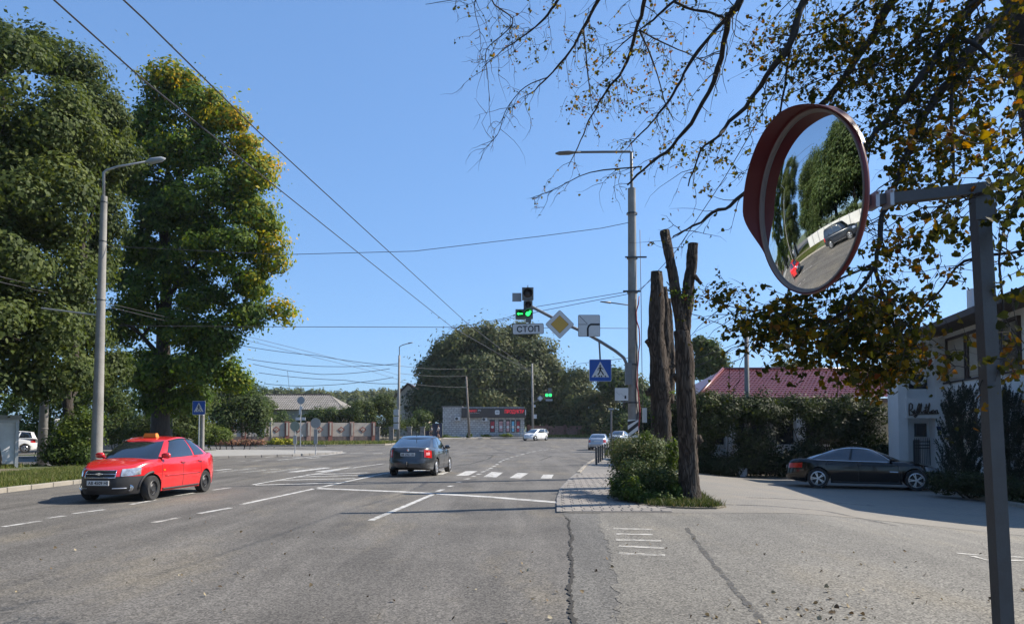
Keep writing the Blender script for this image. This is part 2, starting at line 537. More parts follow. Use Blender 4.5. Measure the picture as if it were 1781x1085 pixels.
# ------------------------------------------------------------------ foliage
def leaf_object(name, C, size, mat, parent, rnd, rng, shape='quad', droop=0.0, upbias=0.5, kind=None, size_var=.5, off=None, aspect=.62, normals=None):
    N = len(C)
    if off is None and parent is not None:
        off = np.array(wloc(parent))
    if off is not None: C = C - off
    nrm = rng.normal(size=(N, 3)); nrm[:, 2] = np.abs(nrm[:, 2]) * (1 - upbias) + upbias * 1.2
    if normals is not None: nrm = normals.copy()
    nrm /= np.linalg.norm(nrm, axis=1)[:, None]
    a = rng.normal(size=(N, 3)); a[:, 2] -= droop
    a -= nrm * np.sum(a * nrm, axis=1)[:, None]
    a /= np.linalg.norm(a, axis=1)[:, None] + 1e-9
    b = np.cross(nrm, a)
    s = (np.asarray(size) * (1 + size_var * rng.uniform(-1, 1, N)))[:, None]
    if shape == 'quad':
        V = np.stack([C - a * s * .5, C + b * s * aspect * .5 + nrm * s * .08, C + a * s * .5, C - b * s * aspect * .5 + nrm * s * .08], 1)
        k = 4; faces = [(0, 1, 2, 3)]
    else:   # heart-shaped lime leaf, two halves folded along the rib
        fo = nrm * s * .10
        V = np.stack([C - a * s * .38, C - a * s * .5 + b * s * .25 + fo, C - a * s * .18 + b * s * .48 + fo * 1.6, C + a * s * .2 + b * s * .33 + fo,
                      C + a * s * .58, C + a * s * .2 - b * s * .33 + fo, C - a * s * .18 - b * s * .48 + fo * 1.6, C - a * s * .5 - b * s * .25 + fo], 1)
        k = 8; faces = [(0, 1, 2, 3, 4), (0, 4, 5, 6, 7)]
    V = V.reshape(-1, 3)
    me = bpy.data.meshes.new(name)
    nf = N * len(faces)
    me.vertices.add(len(V)); me.vertices.foreach_set('co', V.ravel().astype(np.float32))
    fl = len(faces[0])
    base = (np.arange(N) * k)[:, None, None]
    idx = (base + np.array(faces)[None]).reshape(-1)
    me.loops.add(len(idx)); me.loops.foreach_set('vertex_index', idx.astype(np.int32))
    me.polygons.add(nf)
    me.polygons.foreach_set('loop_start', (np.arange(nf) * fl).astype(np.int32))
    me.polygons.foreach_set('loop_total', np.full(nf, fl, dtype=np.int32))
    at = me.attributes.new('rnd', 'FLOAT', 'POINT')
    at.data.foreach_set('value', np.repeat(rnd, k).astype(np.float32))
    me.materials.append(mat)
    me.update(calc_edges=True)
    o = bpy.data.objects.new(name, me); COL.objects.link(o)
    if parent is not None: o.parent = parent
    if kind: o['kind'] = kind
    return o

def crown_points(clusters, n, rng, clump=.55, shell=.5, per=45, flat=.72, bias=None):
    """clusters: (x,y,z,rx,ry,rz[,colour bias[,density]]) -> points, colour values, normals"""
    vol = np.array([(c[3] * c[4] + c[4] * c[5] + c[3] * c[5]) * (c[7] if len(c) > 7 else 1.0) for c in clusters])
    cnt = (n * vol / vol.sum()).astype(int)
    pts, rn, nr = [], [], []
    for c, m in zip(clusters, cnt):
        k = max(5, m // per)
        d = rng.normal(size=(k, 3)); d /= np.linalg.norm(d, axis=1)[:, None]
        r = shell + (1 - shell) * rng.uniform(0, 1, k) ** .5
        r *= 1 + .16 * rng.normal(size=k)
        ax_ = np.array(c[3:6]); ax_ = np.maximum(ax_ * .45, ax_ - .55 * clump)
        cc = np.array(c[:3]) + d * r[:, None] * ax_
        wgt = rng.uniform(.35, 1.6, k); ci = rng.choice(k, m, p=wgt / wgt.sum())
        sz = clump * np.sqrt(wgt)
        e = rng.normal(size=(m, 3)); e /= np.linalg.norm(e, axis=1)[:, None]
        rad = rng.uniform(.25, 1.12, m) ** .55
        e[:, 2] *= flat
        # each clump is a flattened tuft leaning outwards from its cluster
        p = cc[ci] + e * (rad * sz[ci])[:, None] + d[ci] * (sz[ci] * .15)[:, None]
        stray = rng.uniform(0, 1, m) < .06
        p[stray] += rng.normal(size=(stray.sum(), 3)) * clump * .6
        pts.append(p)
        nr.append(e * .85 + d[ci] * .35 + np.array([0, 0, .35]) + rng.normal(size=(m, 3)) * .33)
        tone = rng.uniform(-.12, .12, k)
        rn.append(np.clip(rng.uniform(0, .55, m) + tone[ci] + (c[6] if len(c) > 6 else 0), 0, 1))
    return np.concatenate(pts), np.concatenate(rn), np.concatenate(nr)

def trunk_mesh(base, top, r0, r1, rng, n=10, seg=9, wob=.12, flare=1.5, knots=0):
    m = MB(); base = Vector(base); top = Vector(top)
    pts, rad = [], []
    for i in range(seg + 1):
        t = i / seg
        w_ = math.sin(t * math.pi) * wob
        pts.append(base.lerp(top, t) + Vector((rng.normal() * w_, rng.normal() * w_, 0)))
        fl = 1 + (flare - 1) * max(0, 1 - t * seg / 1.5) ** 2
        rad.append((r0 + (r1 - r0) * t) * fl)
    m.tube(pts, rad, n)
    return m, pts, rad

def tree(name, label, cat, base, clusters, nleaf, lsize, mat, r0, top=None, seed=1, group=None, bark=None, clump=.55, per=45, limbs=True, upbias=.45, shell=.5, limb_n=12):
    rng = np.random.default_rng(seed)
    base = Vector(base)
    t = thing(name, label, cat, base, 0, group)
    zs = [c[2] for c in clusters]
    cx = sum(c[0] for c in clusters) / len(clusters); cy = sum(c[1] for c in clusters) / len(clusters)
    if top is None:
        top = (base.x * .4 + cx * .6, base.y * .4 + cy * .6, base.z + (max(zs) - base.z) * .75)
    m, pts, rad = trunk_mesh(base - Vector((0, 0, .15)), top, r0, r0 * .3, rng)
    tr = m.build('trunk', bark or MAT_BARK, t, smooth=True)
    if limbs:
        cl = sorted(clusters, key=lambda c: -c[3] * c[5])[:limb_n]
        lm = MB()
        for c in cl:
            tgt = Vector(c[:3])
            best = max(1, min(range(1, len(pts)), key=lambda i: abs(pts[i].z - (base.z + .75 * (tgt.z - base.z) - .4))))
            s = pts[best]; r = rad[best] * .5
            mid = s.lerp(tgt, .5) + Vector((rng.normal() * .3, rng.normal() * .3, .25 * (tgt - s).length * .4))
            lm.tube([s, s.lerp(mid, .5) + Vector((0, 0, .1)), mid, tgt], [r, r * .75, r * .5, r * .15], 6)
            for _ in range(3):
                e = tgt + Vector((rng.normal() * c[3] * .5, rng.normal() * c[4] * .5, rng.normal() * c[5] * .5))
                lm.tube([mid, mid.lerp(e, .5) + Vector((0, 0, .2)), e], [r * .4, r * .25, r * .08], 5)
        lm.build('limbs', bark or MAT_BARK, t, smooth=True)
    pts_, rn, nn_ = crown_points(clusters, nleaf, rng, clump, shell, per)
    leaf_object('crown', pts_, lsize, mat, t, rn, rng, normals=nn_)
    return t

def pc(u, v, Y, ru, rv, ry=None, bias=0.0, dens=1.0):
    """crown cluster from photo pixels at distance Y"""
    p = P(u, v, Y); s = Y / F
    return (p.x, p.y, p.z, ru * s, (ry if ry is not None else ru * s), rv * s, bias, dens)

def shrub(name, label, base, clusters, nleaf, lsize, mat, seed=1, group=None, cat='shrub', stems=5, clump=.25, bark=None, upbias=.35, per=35, shell=.45):
    rng = np.random.default_rng(seed)
    base = Vector(base)
    t = thing(name, label, cat, base, 0, group)
    m = MB()
    for i in range(stems):
        c = clusters[i % len(clusters)]
        e = Vector(c[:3]) + Vector((rng.normal() * c[3] * .3, rng.normal() * c[4] * .3, c[5] * .4))
        b0 = base + Vector(((c[0] - base.x) * .6 + rng.normal() * .1, (c[1] - base.y) * .6 + rng.normal() * .1, -.1))
        m.tube([b0, b0.lerp(e, .5) + Vector((rng.normal() * .08, rng.normal() * .08, .05)), e], [.03, .022, .008], 5)
    so_ = m.build('stems', bark or MAT_BARK, t, smooth=True); so_['kind'] = 'stuff'
    p, rn, nn_ = crown_points(clusters, nleaf, rng, clump, shell, per)
    p[:, 2] = np.maximum(p[:, 2], base.z + .02)
    leaf_object('foliage', p, lsize, mat, t, rn, rng, normals=nn_)
    return t

LEAF_DARK = leaf_mat('leaves dark green', [(0, (0.035, 0.053, 0.016)), (.4, (0.074, 0.101, 0.025)), (.75, (0.137, 0.158, 0.036)), (1, (0.255, 0.227, 0.044))], 0.34)
LEAF_MAPLE = leaf_mat('leaves maple', [(0, (0.040, 0.071, 0.016)), (.4, (0.083, 0.143, 0.023)), (.62, (0.197, 0.234, 0.027)), (.82, (0.467, 0.352, 0.027)), (1, (0.646, 0.335, 0.027))], 0.42)
LEAF_MID = leaf_mat('leaves mid green', [(0, (0.031, 0.053, 0.018)), (.4, (0.062, 0.094, 0.027)), (.75, (0.106, 0.125, 0.037)), (1, (0.175, 0.163, 0.062))], 0.36)
LEAF_FAR = leaf_mat('leaves chestnut', [(0, (0.045, 0.062, 0.027)), (.4, (0.091, 0.111, 0.043)), (.75, (0.151, 0.150, 0.060)), (1, (0.227, 0.169, 0.073))], 0.34)
LEAF_HEDGE = leaf_mat('leaves hedge', [(0, (0.017, 0.025, 0.010)), (.4, (0.034, 0.048, 0.015)), (.75, (0.066, 0.086, 0.022)), (1, (0.132, 0.138, 0.030))], .25)
LEAF_LIGHT = leaf_mat('leaves light', [(0, (.035, .06, .016)), (.4, (.07, .11, .022)), (.75, (.13, .17, .03)), (1, (.2, .2, .06))], .4)
LEAF_DRY = leaf_mat('leaves dry hedge', [(0, (0.034, 0.053, 0.021)), (.4, (0.069, 0.099, 0.031)), (.75, (0.117, 0.118, 0.051)), (1, (0.196, 0.171, 0.083))], .25)
LEAF_JUN = leaf_mat('juniper needles', [(0, (.016, .024, .018)), (.5, (.028, .04, .028)), (1, (.05, .065, .045))], .1)
LEAF_LIME = leaf_mat('lime leaves', [(0, (.022, .026, .009)), (.38, (.05, .056, .012)), (.62, (.13, .105, .018)), (.82, (.2, .105, .02)), (1, (.12, .045, .02))], .58)
LEAF_FLOWER = leaf_mat('flowers yellow', [(0, (.12, .17, .03)), (.4, (.3, .3, .03)), (.7, (.55, .45, .04)), (1, (.6, .35, .2))], .2)
LEAF_PINK = leaf_mat('flowers pink', [(0, (.1, .1, .04)), (.4, (.3, .16, .1)), (.7, (.5, .25, .16)), (1, (.55, .38, .26))], .2)
LEAF_GRASS = leaf_mat('grass blades', [(0, (.05, .075, .018)), (.5, (.1, .135, .03)), (.8, (.17, .18, .06)), (1, (.28, .24, .12))], .35)
LEAF_WEED = leaf_mat('weed blades', [(0, (.025, .04, .012)), (.5, (.05, .075, .02)), (.8, (.09, .1, .035)), (1, (.2, .16, .09))], .3)

def grass_patch(name, label, xy, z_fn, mat, parent, rng, h=.16, w=.012, kind='stuff'):
    N = len(xy)
    Z = np.array([z_fn(x, y) for x, y in xy])
    an = rng.uniform(0, 2 * math.pi, N); hh = h * rng.uniform(.5, 1.3, N)
    lean = rng.normal(size=(N, 2)) * .45
    B = np.stack([xy[:, 0], xy[:, 1], Z], 1)
    d = np.stack([np.cos(an), np.sin(an), np.zeros(N)], 1) * w
    T = B + np.stack([lean[:, 0] * hh, lean[:, 1] * hh, hh], 1)
    V = np.stack([B - d, B + d, T], 1).reshape(-1, 3)
    me = bpy.data.meshes.new(name)
    me.vertices.add(len(V)); me.vertices.foreach_set('co', V.ravel().astype(np.float32))
    me.loops.add(3 * N); me.loops.foreach_set('vertex_index', np.arange(3 * N, dtype=np.int32))
    me.polygons.add(N); me.polygons.foreach_set('loop_start', np.arange(N, dtype=np.int32) * 3); me.polygons.foreach_set('loop_total', np.full(N, 3, dtype=np.int32))
    at = me.attributes.new('rnd', 'FLOAT', 'POINT'); at.data.foreach_set('value', np.repeat(rng.uniform(0, 1, N), 3).astype(np.float32))
    me.materials.append(mat); me.update(calc_edges=True)
    o = bpy.data.objects.new(name, me); COL.objects.link(o)
    if parent is not None: o.parent = parent
    o['kind'] = kind
    if parent is None: tag(o, label, 'grass')
    return o

# ------------------------------------------------------------------ cars
def paint(name, col, rough=.28, metal=0.0):
    return M(name, col, rough, metal, coat=1.0, var=.05, vscale=2, stain=tuple(.6 * q + .05 for q in col), sscale=1.3, samt=.18)
MAT_CARGLASS = M('car glass', (.012, .016, .022), .02, spec=1.0, coat=1.0)
MAT_TYRE = M('tyre rubber', (.02, .02, .02), .85, var=.2, vscale=20)
MAT_ALLOY = M('alloy', (.62, .63, .65), .3, .85)
MAT_BLKRIM = M('black steel rim', (.03, .03, .032), .5, .2)
MAT_CHROME = M('chrome', (.75, .76, .78), .12, 1.0)
MAT_TRIM = M('black trim', (.02, .02, .022), .55, var=.1, vscale=10)
MAT_LAMP = M('headlamp', (.42, .44, .47), .08, .5, coat=1.0, var=.6, vscale=9)
MAT_TAIL = M('tail lamp', (.45, .012, .01), .12, coat=1.0, var=.35, vscale=18)
MAT_PLATE = M('plate white', (.62, .63, .62), .45)
MAT_TAXI = M('taxi sign orange', (.75, .22, .03), .4)
MAT_INDIC = M('indicator amber', (.8, .3, .02), .2)

def sup(q, n):
    q = min(1.0, abs(q))
    return (1 - q ** n) ** (1.0 / n)

class CarShape:
    def __init__(s, d):
        s.d = d
        s.a = d['L'] / 2; s.W = d['W'] / 2; s.nf = d.get('nf', 3.4); s.nr = d.get('nr', 4.2)
        s.xw = d['xw']; s.rt = d['rt']; s.ra = d['rt'] + d.get('gap', .055)
        s.ref = {}
        for e in 'FR':
            pts = []
            n = s.nf if e == 'F' else s.nr
            K = 160
            for i in range(K + 1):
                th = (math.pi / 2) * i / K
                x = s.a * abs(math.cos(th)) ** (2 / n); y = s.W * abs(math.sin(th)) ** (2 / n)
                pts.append((x, y))
            acc = [0]
            for p, q in zip(pts, pts[1:]): acc.append(acc[-1] + math.dist(p, q))
            s.ref[e] = (pts, acc)
    def outline(s, e, sv):
        pts, acc = s.ref[e]; sv = abs(sv)
        x = float(np.interp(sv, acc, [p[0] for p in pts])); y = float(np.interp(sv, acc, [p[1] for p in pts]))
        return (x if e == 'F' else -x), y
    def zt(s, x): return float(np.interp(x, [p[0] for p in s.d['top']], [p[1] for p in s.d['top']]))
    def zb(s, x):
        z = float(np.interp(x, [-s.a, s.xw[1] - .45, s.xw[0] + .45, s.a], [s.d.get('zr', .3), s.d['sill'], s.d['sill'], s.d.get('zf', .22)]))
        for xw in s.xw:
            q = s.ra ** 2 - (x - xw) ** 2
            if q > 0: z = max(z, s.rt + math.sqrt(q))
        return z
    def adj(s, x, y, z, zt):
        """unscaled outline point -> body surface at height z"""
        d = s.d
        if x > 0:
            dx = float(np.interp(z, [p[0] for p in d['fp']], [p[1] for p in d['fp']])); k = max(0, (x / s.a)) ** 3
            x = x + dx * k
        else:
            dx = float(np.interp(z, [p[0] for p in d['rp']], [p[1] for p in d['rp']])); k = max(0, (-x / s.a)) ** 3
            x = x - dx * k
        wf = float(np.interp(z, [p[0] for p in d['wp']], [p[1] for p in d['wp']]))
        rr = max(0, 1 - (zt - z) / .09) ** 2 * .045
        return x * (1 - rr * .3), y * (wf - rr)
    def pos(s, e, sv, z, off=.006):
        x, y = s.outline(e, sv)
        zt = s.zt(x)
        X, Y = s.adj(x, y, z, max(zt, z))
        x2, y2 = s.outline(e, abs(sv) + .02)
        X2, Y2 = s.adj(x2, y2, z, max(zt, z))
        t = Vector((X2 - X, Y2 - Y)); nn = Vector((t.y, -t.x))
        if nn.length > 0: nn.normalize()
        if nn.dot(Vector((X, Y))) < 0: nn = -nn
        X += nn.x * off; Y += nn.y * off
        return Vector((X, Y if sv >= 0 else -Y, z))
    def side(s, x, z, sg, off=.006):
        n = s.nf if x > 0 else s.nr
        y = s.W * sup(x / s.a, n)
        X, Y = s.adj(x, y, z, max(s.zt(x), z))
        return Vector((X, sg * (Y + off), z))
    # greenhouse
    def gh(s, fx, fy_sign, t, end=None, off=0.0, fy=None):
        d = s.d['gh']
        n = d.get('n', 5.0)
        if fy is not None:      # front / rear glass: fraction across
            qx = sup(fy, n) * (1 if end == 'F' else -1); qy = abs(fy); sg = 1 if fy >= 0 else -1
        else:
            qx = fx; qy = sup(fx, n); sg = fy_sign
        xb = (d['xf'] + d['xr']) / 2 + qx * (d['xf'] - d['xr']) / 2
        xr = (d['rf'] + d['rr']) / 2 + qx * (d['rf'] - d['rr']) / 2
        yb = d['wb'] * qy; yr = d['wr'] * qy
        zb = s.zt(xb) - .03
        zr = d['z'] - d.get('drop', .05) * qx * qx
        tx = t ** d.get('px', 1.08); ty = t ** 1.45; tz = 1 - (1 - t) ** 1.12
        x = xb + (xr - xb) * tx; y = yb + (yr - yb) * ty; z = zb + (zr - zb) * tz
        x += math.copysign(off, x - (xb if abs(x) < 1e-6 else (d['xf'] + d['xr']) / 2)) * (abs(qx) ** 3) ; y += off * (1 - abs(qx) ** 6) ; z += off * .35
        return Vector((x, sg * y, z))

def patch(fn, na, nb, flip=False):
    m = MB(); vs = []; fs = []
    for i in range(na + 1):
        for j in range(nb + 1):
            vs.append(fn(i / na, j / nb))
    for i in range(na):
        for j in range(nb):
            a = i * (nb + 1) + j
            fs.append((a, a + nb + 1, a + nb + 2, a + 1))
    return m.add(vs, fs)

WHEELS = {}
def wheel_parts(kind, rt, wd):
    key = (kind, rt, wd)
    if key in WHEELS: return WHEELS[key]
    ty = MB(); rr = rt * (.70 if kind == 'big' else .62)
    ty.lathe([(rr, -wd / 2 + .02), (rt * .93, -wd / 2), (rt, -wd / 2 + .03), (rt, wd / 2 - .03), (rt * .93, wd / 2), (rr, wd / 2 - .015)], (0, 0, 0), (0, 1, 0), 28)
    tm = ty.mesh('tyre', MAT_TYRE, smooth=True, sharp=40)
    rm = MB()
    rm.lathe([(rr, -wd / 2 + .02), (rr * 1.005, wd / 2 - .015), (rr * .93, wd / 2 - .004), (rr * .88, wd / 2 - .02), (rr * .84, -wd / 2 + .05)], (0, 0, 0), (0, 1, 0), 28)
    mat = MAT_ALLOY
    if kind == 'steel':
        mat = MAT_BLKRIM
        rm.lathe([(rr * .9, wd / 2 - .04), (rr * .7, wd / 2 - .055), (rr * .42, wd / 2 - .02), (rr * .2, wd / 2 - .03), (.001, wd / 2 - .03)], (0, 0, 0), (0, 1, 0), 28)
        for k in range(10):
            an = 2 * math.pi * k / 10
            rm.box((math.cos(an) * rr * .66, wd / 2 - .045, math.sin(an) * rr * .66), (.025, .02, .045), Matrix.Rotation(-an, 3, 'Y'))
    else:
        nsp = 5 if kind in ('big', 'alloy') else 8
        rm.lathe([(rr * .22, wd / 2 - .03), (rr * .18, wd / 2 - .008), (.001, wd / 2 - .004)], (0, 0, 0), (0, 1, 0), 16)
        for k in range(nsp):
            for da in ((-.13, .13) if kind == 'big' else (0,)):
                an = 2 * math.pi * k / nsp + da
                c, s_ = math.cos(an), math.sin(an)
                wdt = .028 if kind == 'big' else .06
                p0 = Vector((c * rr * .15, wd / 2 - .015, s_ * rr * .15)); p1 = Vector((c * rr * .92, wd / 2 - .014, s_ * rr * .92))
                ctr = (p0 + p1) / 2
                rm.box(ctr, ((p1 - p0).length, .022, wdt), Matrix.Rotation(-an, 3, 'Y'))
        # dark brake drum behind the spokes
    me = rm.mesh('rim', mat, smooth=True, sharp=30)
    dk = MB(); dk.lathe([(rr * .86, -wd / 2 + .08), (.001, -wd / 2 + .08)], (0, 0, 0), (0, 1, 0), 20)
    dk.lathe([(rr * .6, -wd / 2 + .1), (rr * .58, wd / 2 - .07), (.001, wd / 2 - .07)], (0, 0, 0), (0, 1, 0), 20)
    dm = dk.mesh('brake_disc', MAT_BLACK)
    WHEELS[key] = (tm, me, dm)
    return WHEELS[key]

def car(name, label, loc, heading, d, pmat, group=None, steer=0.0):
    """heading: world direction angle of local +x"""
    S = CarShape(d)
    t = thing(name, label, 'car', loc, heading, group)
    a, W = S.a, S.W
    # half outline, rear centre -> front centre
    xs = set(np.linspace(-.965 * a, .965 * a, 44).tolist())
    for xw in S.xw:
        for k in range(13):
            xs.add(xw + S.ra * math.cos(math.pi * k / 12))
        xs.add(xw - S.ra * 1.0005); xs.add(xw + S.ra * 1.0005)
    xs = sorted(x for x in xs if abs(x) <= .97 * a)
    half = []
    yr = W * sup(.965, S.nr); yf = W * sup(.965, S.nf)
    for q in (0, .16, .32, .48, .64, .8, .93):
        y = yr * q; half.append((-a * sup(y / W, S.nr), y))
    for x in xs:
        half.append((x, W * sup(x / a, S.nf if x > 0 else S.nr)))
    for q in (.93, .8, .64, .48, .32, .16, 0):
        y = yf * q; half.append((a * sup(y / W, S.nf), y))
    lev = d.get('lev', [.0, .2, .28, .36, .45, .54, .63, .72, .79, .86, .92, .97, 1.02, 1.1, 1.3])
    rows = []   # rows[k][i] -> (x,y,z)
    for L in lev:
        row = []
        for x, y in half:
            zt = S.zt(x); zb = min(S.zb(x), zt - .05)
            z = min(max(L, zb), zt)
            X, Y = S.adj(x, y, z, zt)
            row.append((X, Y, z))
        rows.append(row)
    parts = {}
    bump = d.get('bumper')      # (x_front_from, z_to) painted as black plastic
    def key(x, z):
        if bump and x > bump[0] and z < bump[1]: return 'front_bumper'
        if x < -a + .42 and z < d.get('rbz', .5): return 'rear_bumper'
        if x > a - .42 and z < d.get('fbz', .5): return 'front_bumper'
        return 'body'
    n = len(half)
    for sg in (1, -1):
        for k in range(len(lev) - 1):
            for i in range(n - 1):
                q = [rows[k][i], rows[k][i + 1], rows[k + 1][i + 1], rows[k + 1][i]]
                if max(p[2] for p in q) - min(p[2] for p in q) < 1e-4: continue
                cxm = sum(p[0] for p in q) / 4; czm = sum(p[2] for p in q) / 4
                mb = parts.setdefault(key(cxm, czm), MB())
                mb.add([(p[0], sg * p[1], p[2]) for p in q], [(0, 1, 2, 3) if sg < 0 else (3, 2, 1, 0)])
    top = rows[-1]; bot = rows[0]
    vsn = [-1, -.9, -.7, -.35, 0, .35, .7, .9, 1]
    body = parts['body']; und = MB()
    def crown(x):
        return float(np.interp(x, [-a, -a * .8, 0, a * .6, a * .95, a], d.get('crown', [.01, .03, .02, .05, .03, .01])))
    for i in range(n - 1):
        for j in range(len(vsn) - 1):
            q = []
            for ii, v in ((i, vsn[j]), (i + 1, vsn[j]), (i + 1, vsn[j + 1]), (i, vsn[j + 1])):
                X, Y, Z = top[ii]
                q.append((X, Y * v, Z + crown(X) * (1 - v * v) * min(1, Y / (.6 * W))))
            body.add(q, [(0, 1, 2, 3)])
        X, Y, Z = bot[i]; X2, Y2, Z2 = bot[i + 1]
        und.add([(X, Y, Z), (X2, Y2, Z2), (X2, -Y2, Z2), (X, -Y, Z)], [(0, 1, 2, 3)])
    und.build('underbody', MAT_BLACK, t, local=True)
    bo = None
    for kname, mb in parts.items():
        mt = pmat
        if kname == 'front_bumper' and bump: mt = MAT_TRIM
        o = mb.build(kname, mt, t, local=True, smooth=True, merge=True, sharp=50)
        if kname == 'body': bo = o
    # greenhouse shell
    G = d['gh']
    ng = 5.0
    hp = []
    for q in (0, .2, .4, .6, .75): hp.append((None, q, 'R'))
    fx = [-.955, -.93, -.9, -.85, -.75, -.6, -.4, -.2, 0, .2, .4, .6, .75, .85, .9, .93, .955]
    for q in fx: hp.append((q, None, None))
    for q in (.75, .6, .4, .2, 0): hp.append((None, q, 'F'))
    ts = [0, .12, .25, .4, .55, .7, .82, .91, .97, 1.0]
    def gp(h, sg, tt, off=0):
        if h[0] is not None: return S.gh(h[0], sg, tt, off=off)
        p = S.gh(0, sg, tt, end=h[2], fy=h[1], off=off)
        return Vector((p.x, sg * abs(p.y), p.z))
    gm = MB()
    for sg in (1, -1):
        for k in range(len(ts) - 1):
            for i in range(len(hp) - 1):
                gm.add([gp(hp[i], sg, ts[k]), gp(hp[i + 1], sg, ts[k]), gp(hp[i + 1], sg, ts[k + 1]), gp(hp[i], sg, ts[k + 1])], [(0, 1, 2, 3) if sg < 0 else (3, 2, 1, 0)])
    for i in range(len(hp) - 1):
        for j in range(len(vsn) - 1):
            q = []
            for ii, v in ((i, vsn[j]), (i + 1, vsn[j]), (i + 1, vsn[j + 1]), (i, vsn[j + 1])):
                p = gp(hp[ii], 1, 1.0)
                q.append((p.x, p.y * v, p.z + G.get('rc', .035) * (1 - v * v) * min(1, p.y / (.5 * G['wr']))))
            gm.add(q, [(0, 1, 2, 3)])
    gm.build('roof', pmat, t, local=True, smooth=True, merge=True, sharp=60)
    # glass
    o1 = .006
    fyw = G.get('fyw', .86)
    patch(lambda u, v: S.gh(0, 1, .05 + .93 * v, end='F', fy=fyw * (2 * u - 1), off=o1) + Vector((.006, 0, .005)), 14, 6).build('windscreen', MAT_CARGLASS, t, local=True, smooth=True)
    patch(lambda u, v: S.gh(0, 1, G.get('rt0', .12) + (G.get('rt1', .9) - G.get('rt0', .12)) * v, end='R', fy=.84 * (2 * u - 1), off=o1) + Vector((-.006, 0, .006)), 14, 6).build('rear_window', MAT_CARGLASS, t, local=True, smooth=True)
    for sg in (1, -1):
        for (x0, x1) in G['win']:
            patch(lambda u, v: S.gh(x0 + (x1 - x0) * u, sg, .1 + .80 * v, off=o1), 8, 6).build('side_window', MAT_CARGLASS, t, local=True, smooth=True)
        if d.get('chrome'):
            x0 = G['win'][0][0] - .03; x1 = G['win'][-1][1] + .03
            ring = [(x0 + (x1 - x0) * k / 24, .05) for k in range(25)] + [(x1 + (x1 - x1) * 0, .05 + .86 * k / 8) for k in range(1, 9)] + [(x1 + (x0 - x1) * k / 24, .91) for k in range(1, 25)] + [(x0, .91 - .86 * k / 8) for k in range(1, 8)]
            pts = [S.gh(q[0], sg, q[1], off=.01) for q in ring]
            mm = MB(); mm.tube(pts + [pts[0]], .013, 6); mm.build('window_trim', MAT_CHROME, t, local=True, smooth=True)
        elif d.get('darkrim', True):
            x0 = G['win'][0][0] - .015; x1 = G['win'][-1][1] + .015
            ring = [(x0 + (x1 - x0) * k / 24, .9) for k in range(25)]
            mm = MB(); mm.tube([S.gh(q[0], sg, q[1], off=.008) for q in ring], .014, 6); mm.build('window_visor', MAT_TRIM, t, local=True, smooth=True)
    # wheels
    tm, rmn, dm = wheel_parts(d['wheel'], S.rt, d.get('tw', .2))
    for xi, xw in enumerate(S.xw):
        for sg in (1, -1):
            ro = link_mesh('wheel', dm, t, (xw, sg * (W - .125), S.rt), (0, 0, 0 if sg > 0 else math.pi))
            if xi == 0: ro.rotation_euler[2] += steer
            link_mesh('tyre', tm, ro); link_mesh('rim', rmn, ro)
    # lamps
    for sg in (1, -1):
        s0, s1, z0, z1, z2, z3 = d['head']
        patch(lambda u, v: S.pos('F', sg * (s0 + (s1 - s0) * u), (z0 + (z2 - z0) * u) + ((z1 - z0) + ((z3 - z2) - (z1 - z0)) * u) * v, .008), 10, 4).build('headlight', MAT_LAMP, t, local=True, smooth=True)
        s0, s1, z0, z1, z2, z3 = d['tail']
        patch(lambda u, v: S.pos('R', sg * (s0 + (s1 - s0) * u), (z0 + (z2 - z0) * u) + ((z1 - z0) + ((z3 - z2) - (z1 - z0)) * u) * v, .008), 10, 4).build('tail_light', MAT_TAIL, t, local=True, smooth=True)
    # grille
    if 'grille' in d:
        sw, z0, z1 = d['grille']
        patch(lambda u, v: S.pos('F', sw * (2 * u - 1) * (1 if True else 1), z0 + (z1 - z0) * v, .006), 14, 3).build('grille', MAT_BLACK, t, local=True)
        mm = MB(); ring = [(-sw, z0), (sw, z0), (sw, z1), (-sw, z1)]
        seq = [(-sw + 2 * sw * k / 16, z0) for k in range(17)] + [(sw, z0 + (z1 - z0) * k / 4) for k in range(1, 5)] + [(sw - 2 * sw * k / 16, z1) for k in range(1, 17)] + [(-sw, z1 - (z1 - z0) * k / 4) for k in range(1, 5)]
        mm.tube([S.pos('F', q[0] if abs(q[0]) > 1e-6 else 1e-6, q[1], .012) for q in seq], .013, 6)
        zc = (z0 + z1) / 2
        mm.tube([S.pos('F', -sw + 2 * sw * k / 16 + 1e-6, zc, .012) for k in range(17)], .011, 6)
        mm.build('grille_frame', MAT_CHROME, t, local=True, smooth=True)
    # fog lamps, intake
    if d.get('fog'):
        for sg in (1, -1):
            c = S.pos('F', sg * d['fog'][0], d['fog'][1], .0)
            mm = MB(); mm.lathe([(.065, -.02), (.07, .012), (.055, .016), (.045, .004), (.001, .006)], c, (1, sg * .25, 0), 16)
            mm.build('fog_lamp', MAT_CHROME, t, local=True, smooth=True, sharp=40)
            mm = MB(); mm.tube([S.pos('F', sg * (d['fog'][0] - .09 - .3 * k / 5), d['fog'][1], .004) for k in range(6)], .012, 6)
            mm.build('bumper_trim', MAT_ALLOY, t, local=True)
        patch(lambda u, v: S.pos('F', .36 * (2 * u - 1) + 1e-6, .235 + .1 * v, .008), 10, 2).build('air_intake', MAT_BLACK, t, local=True)
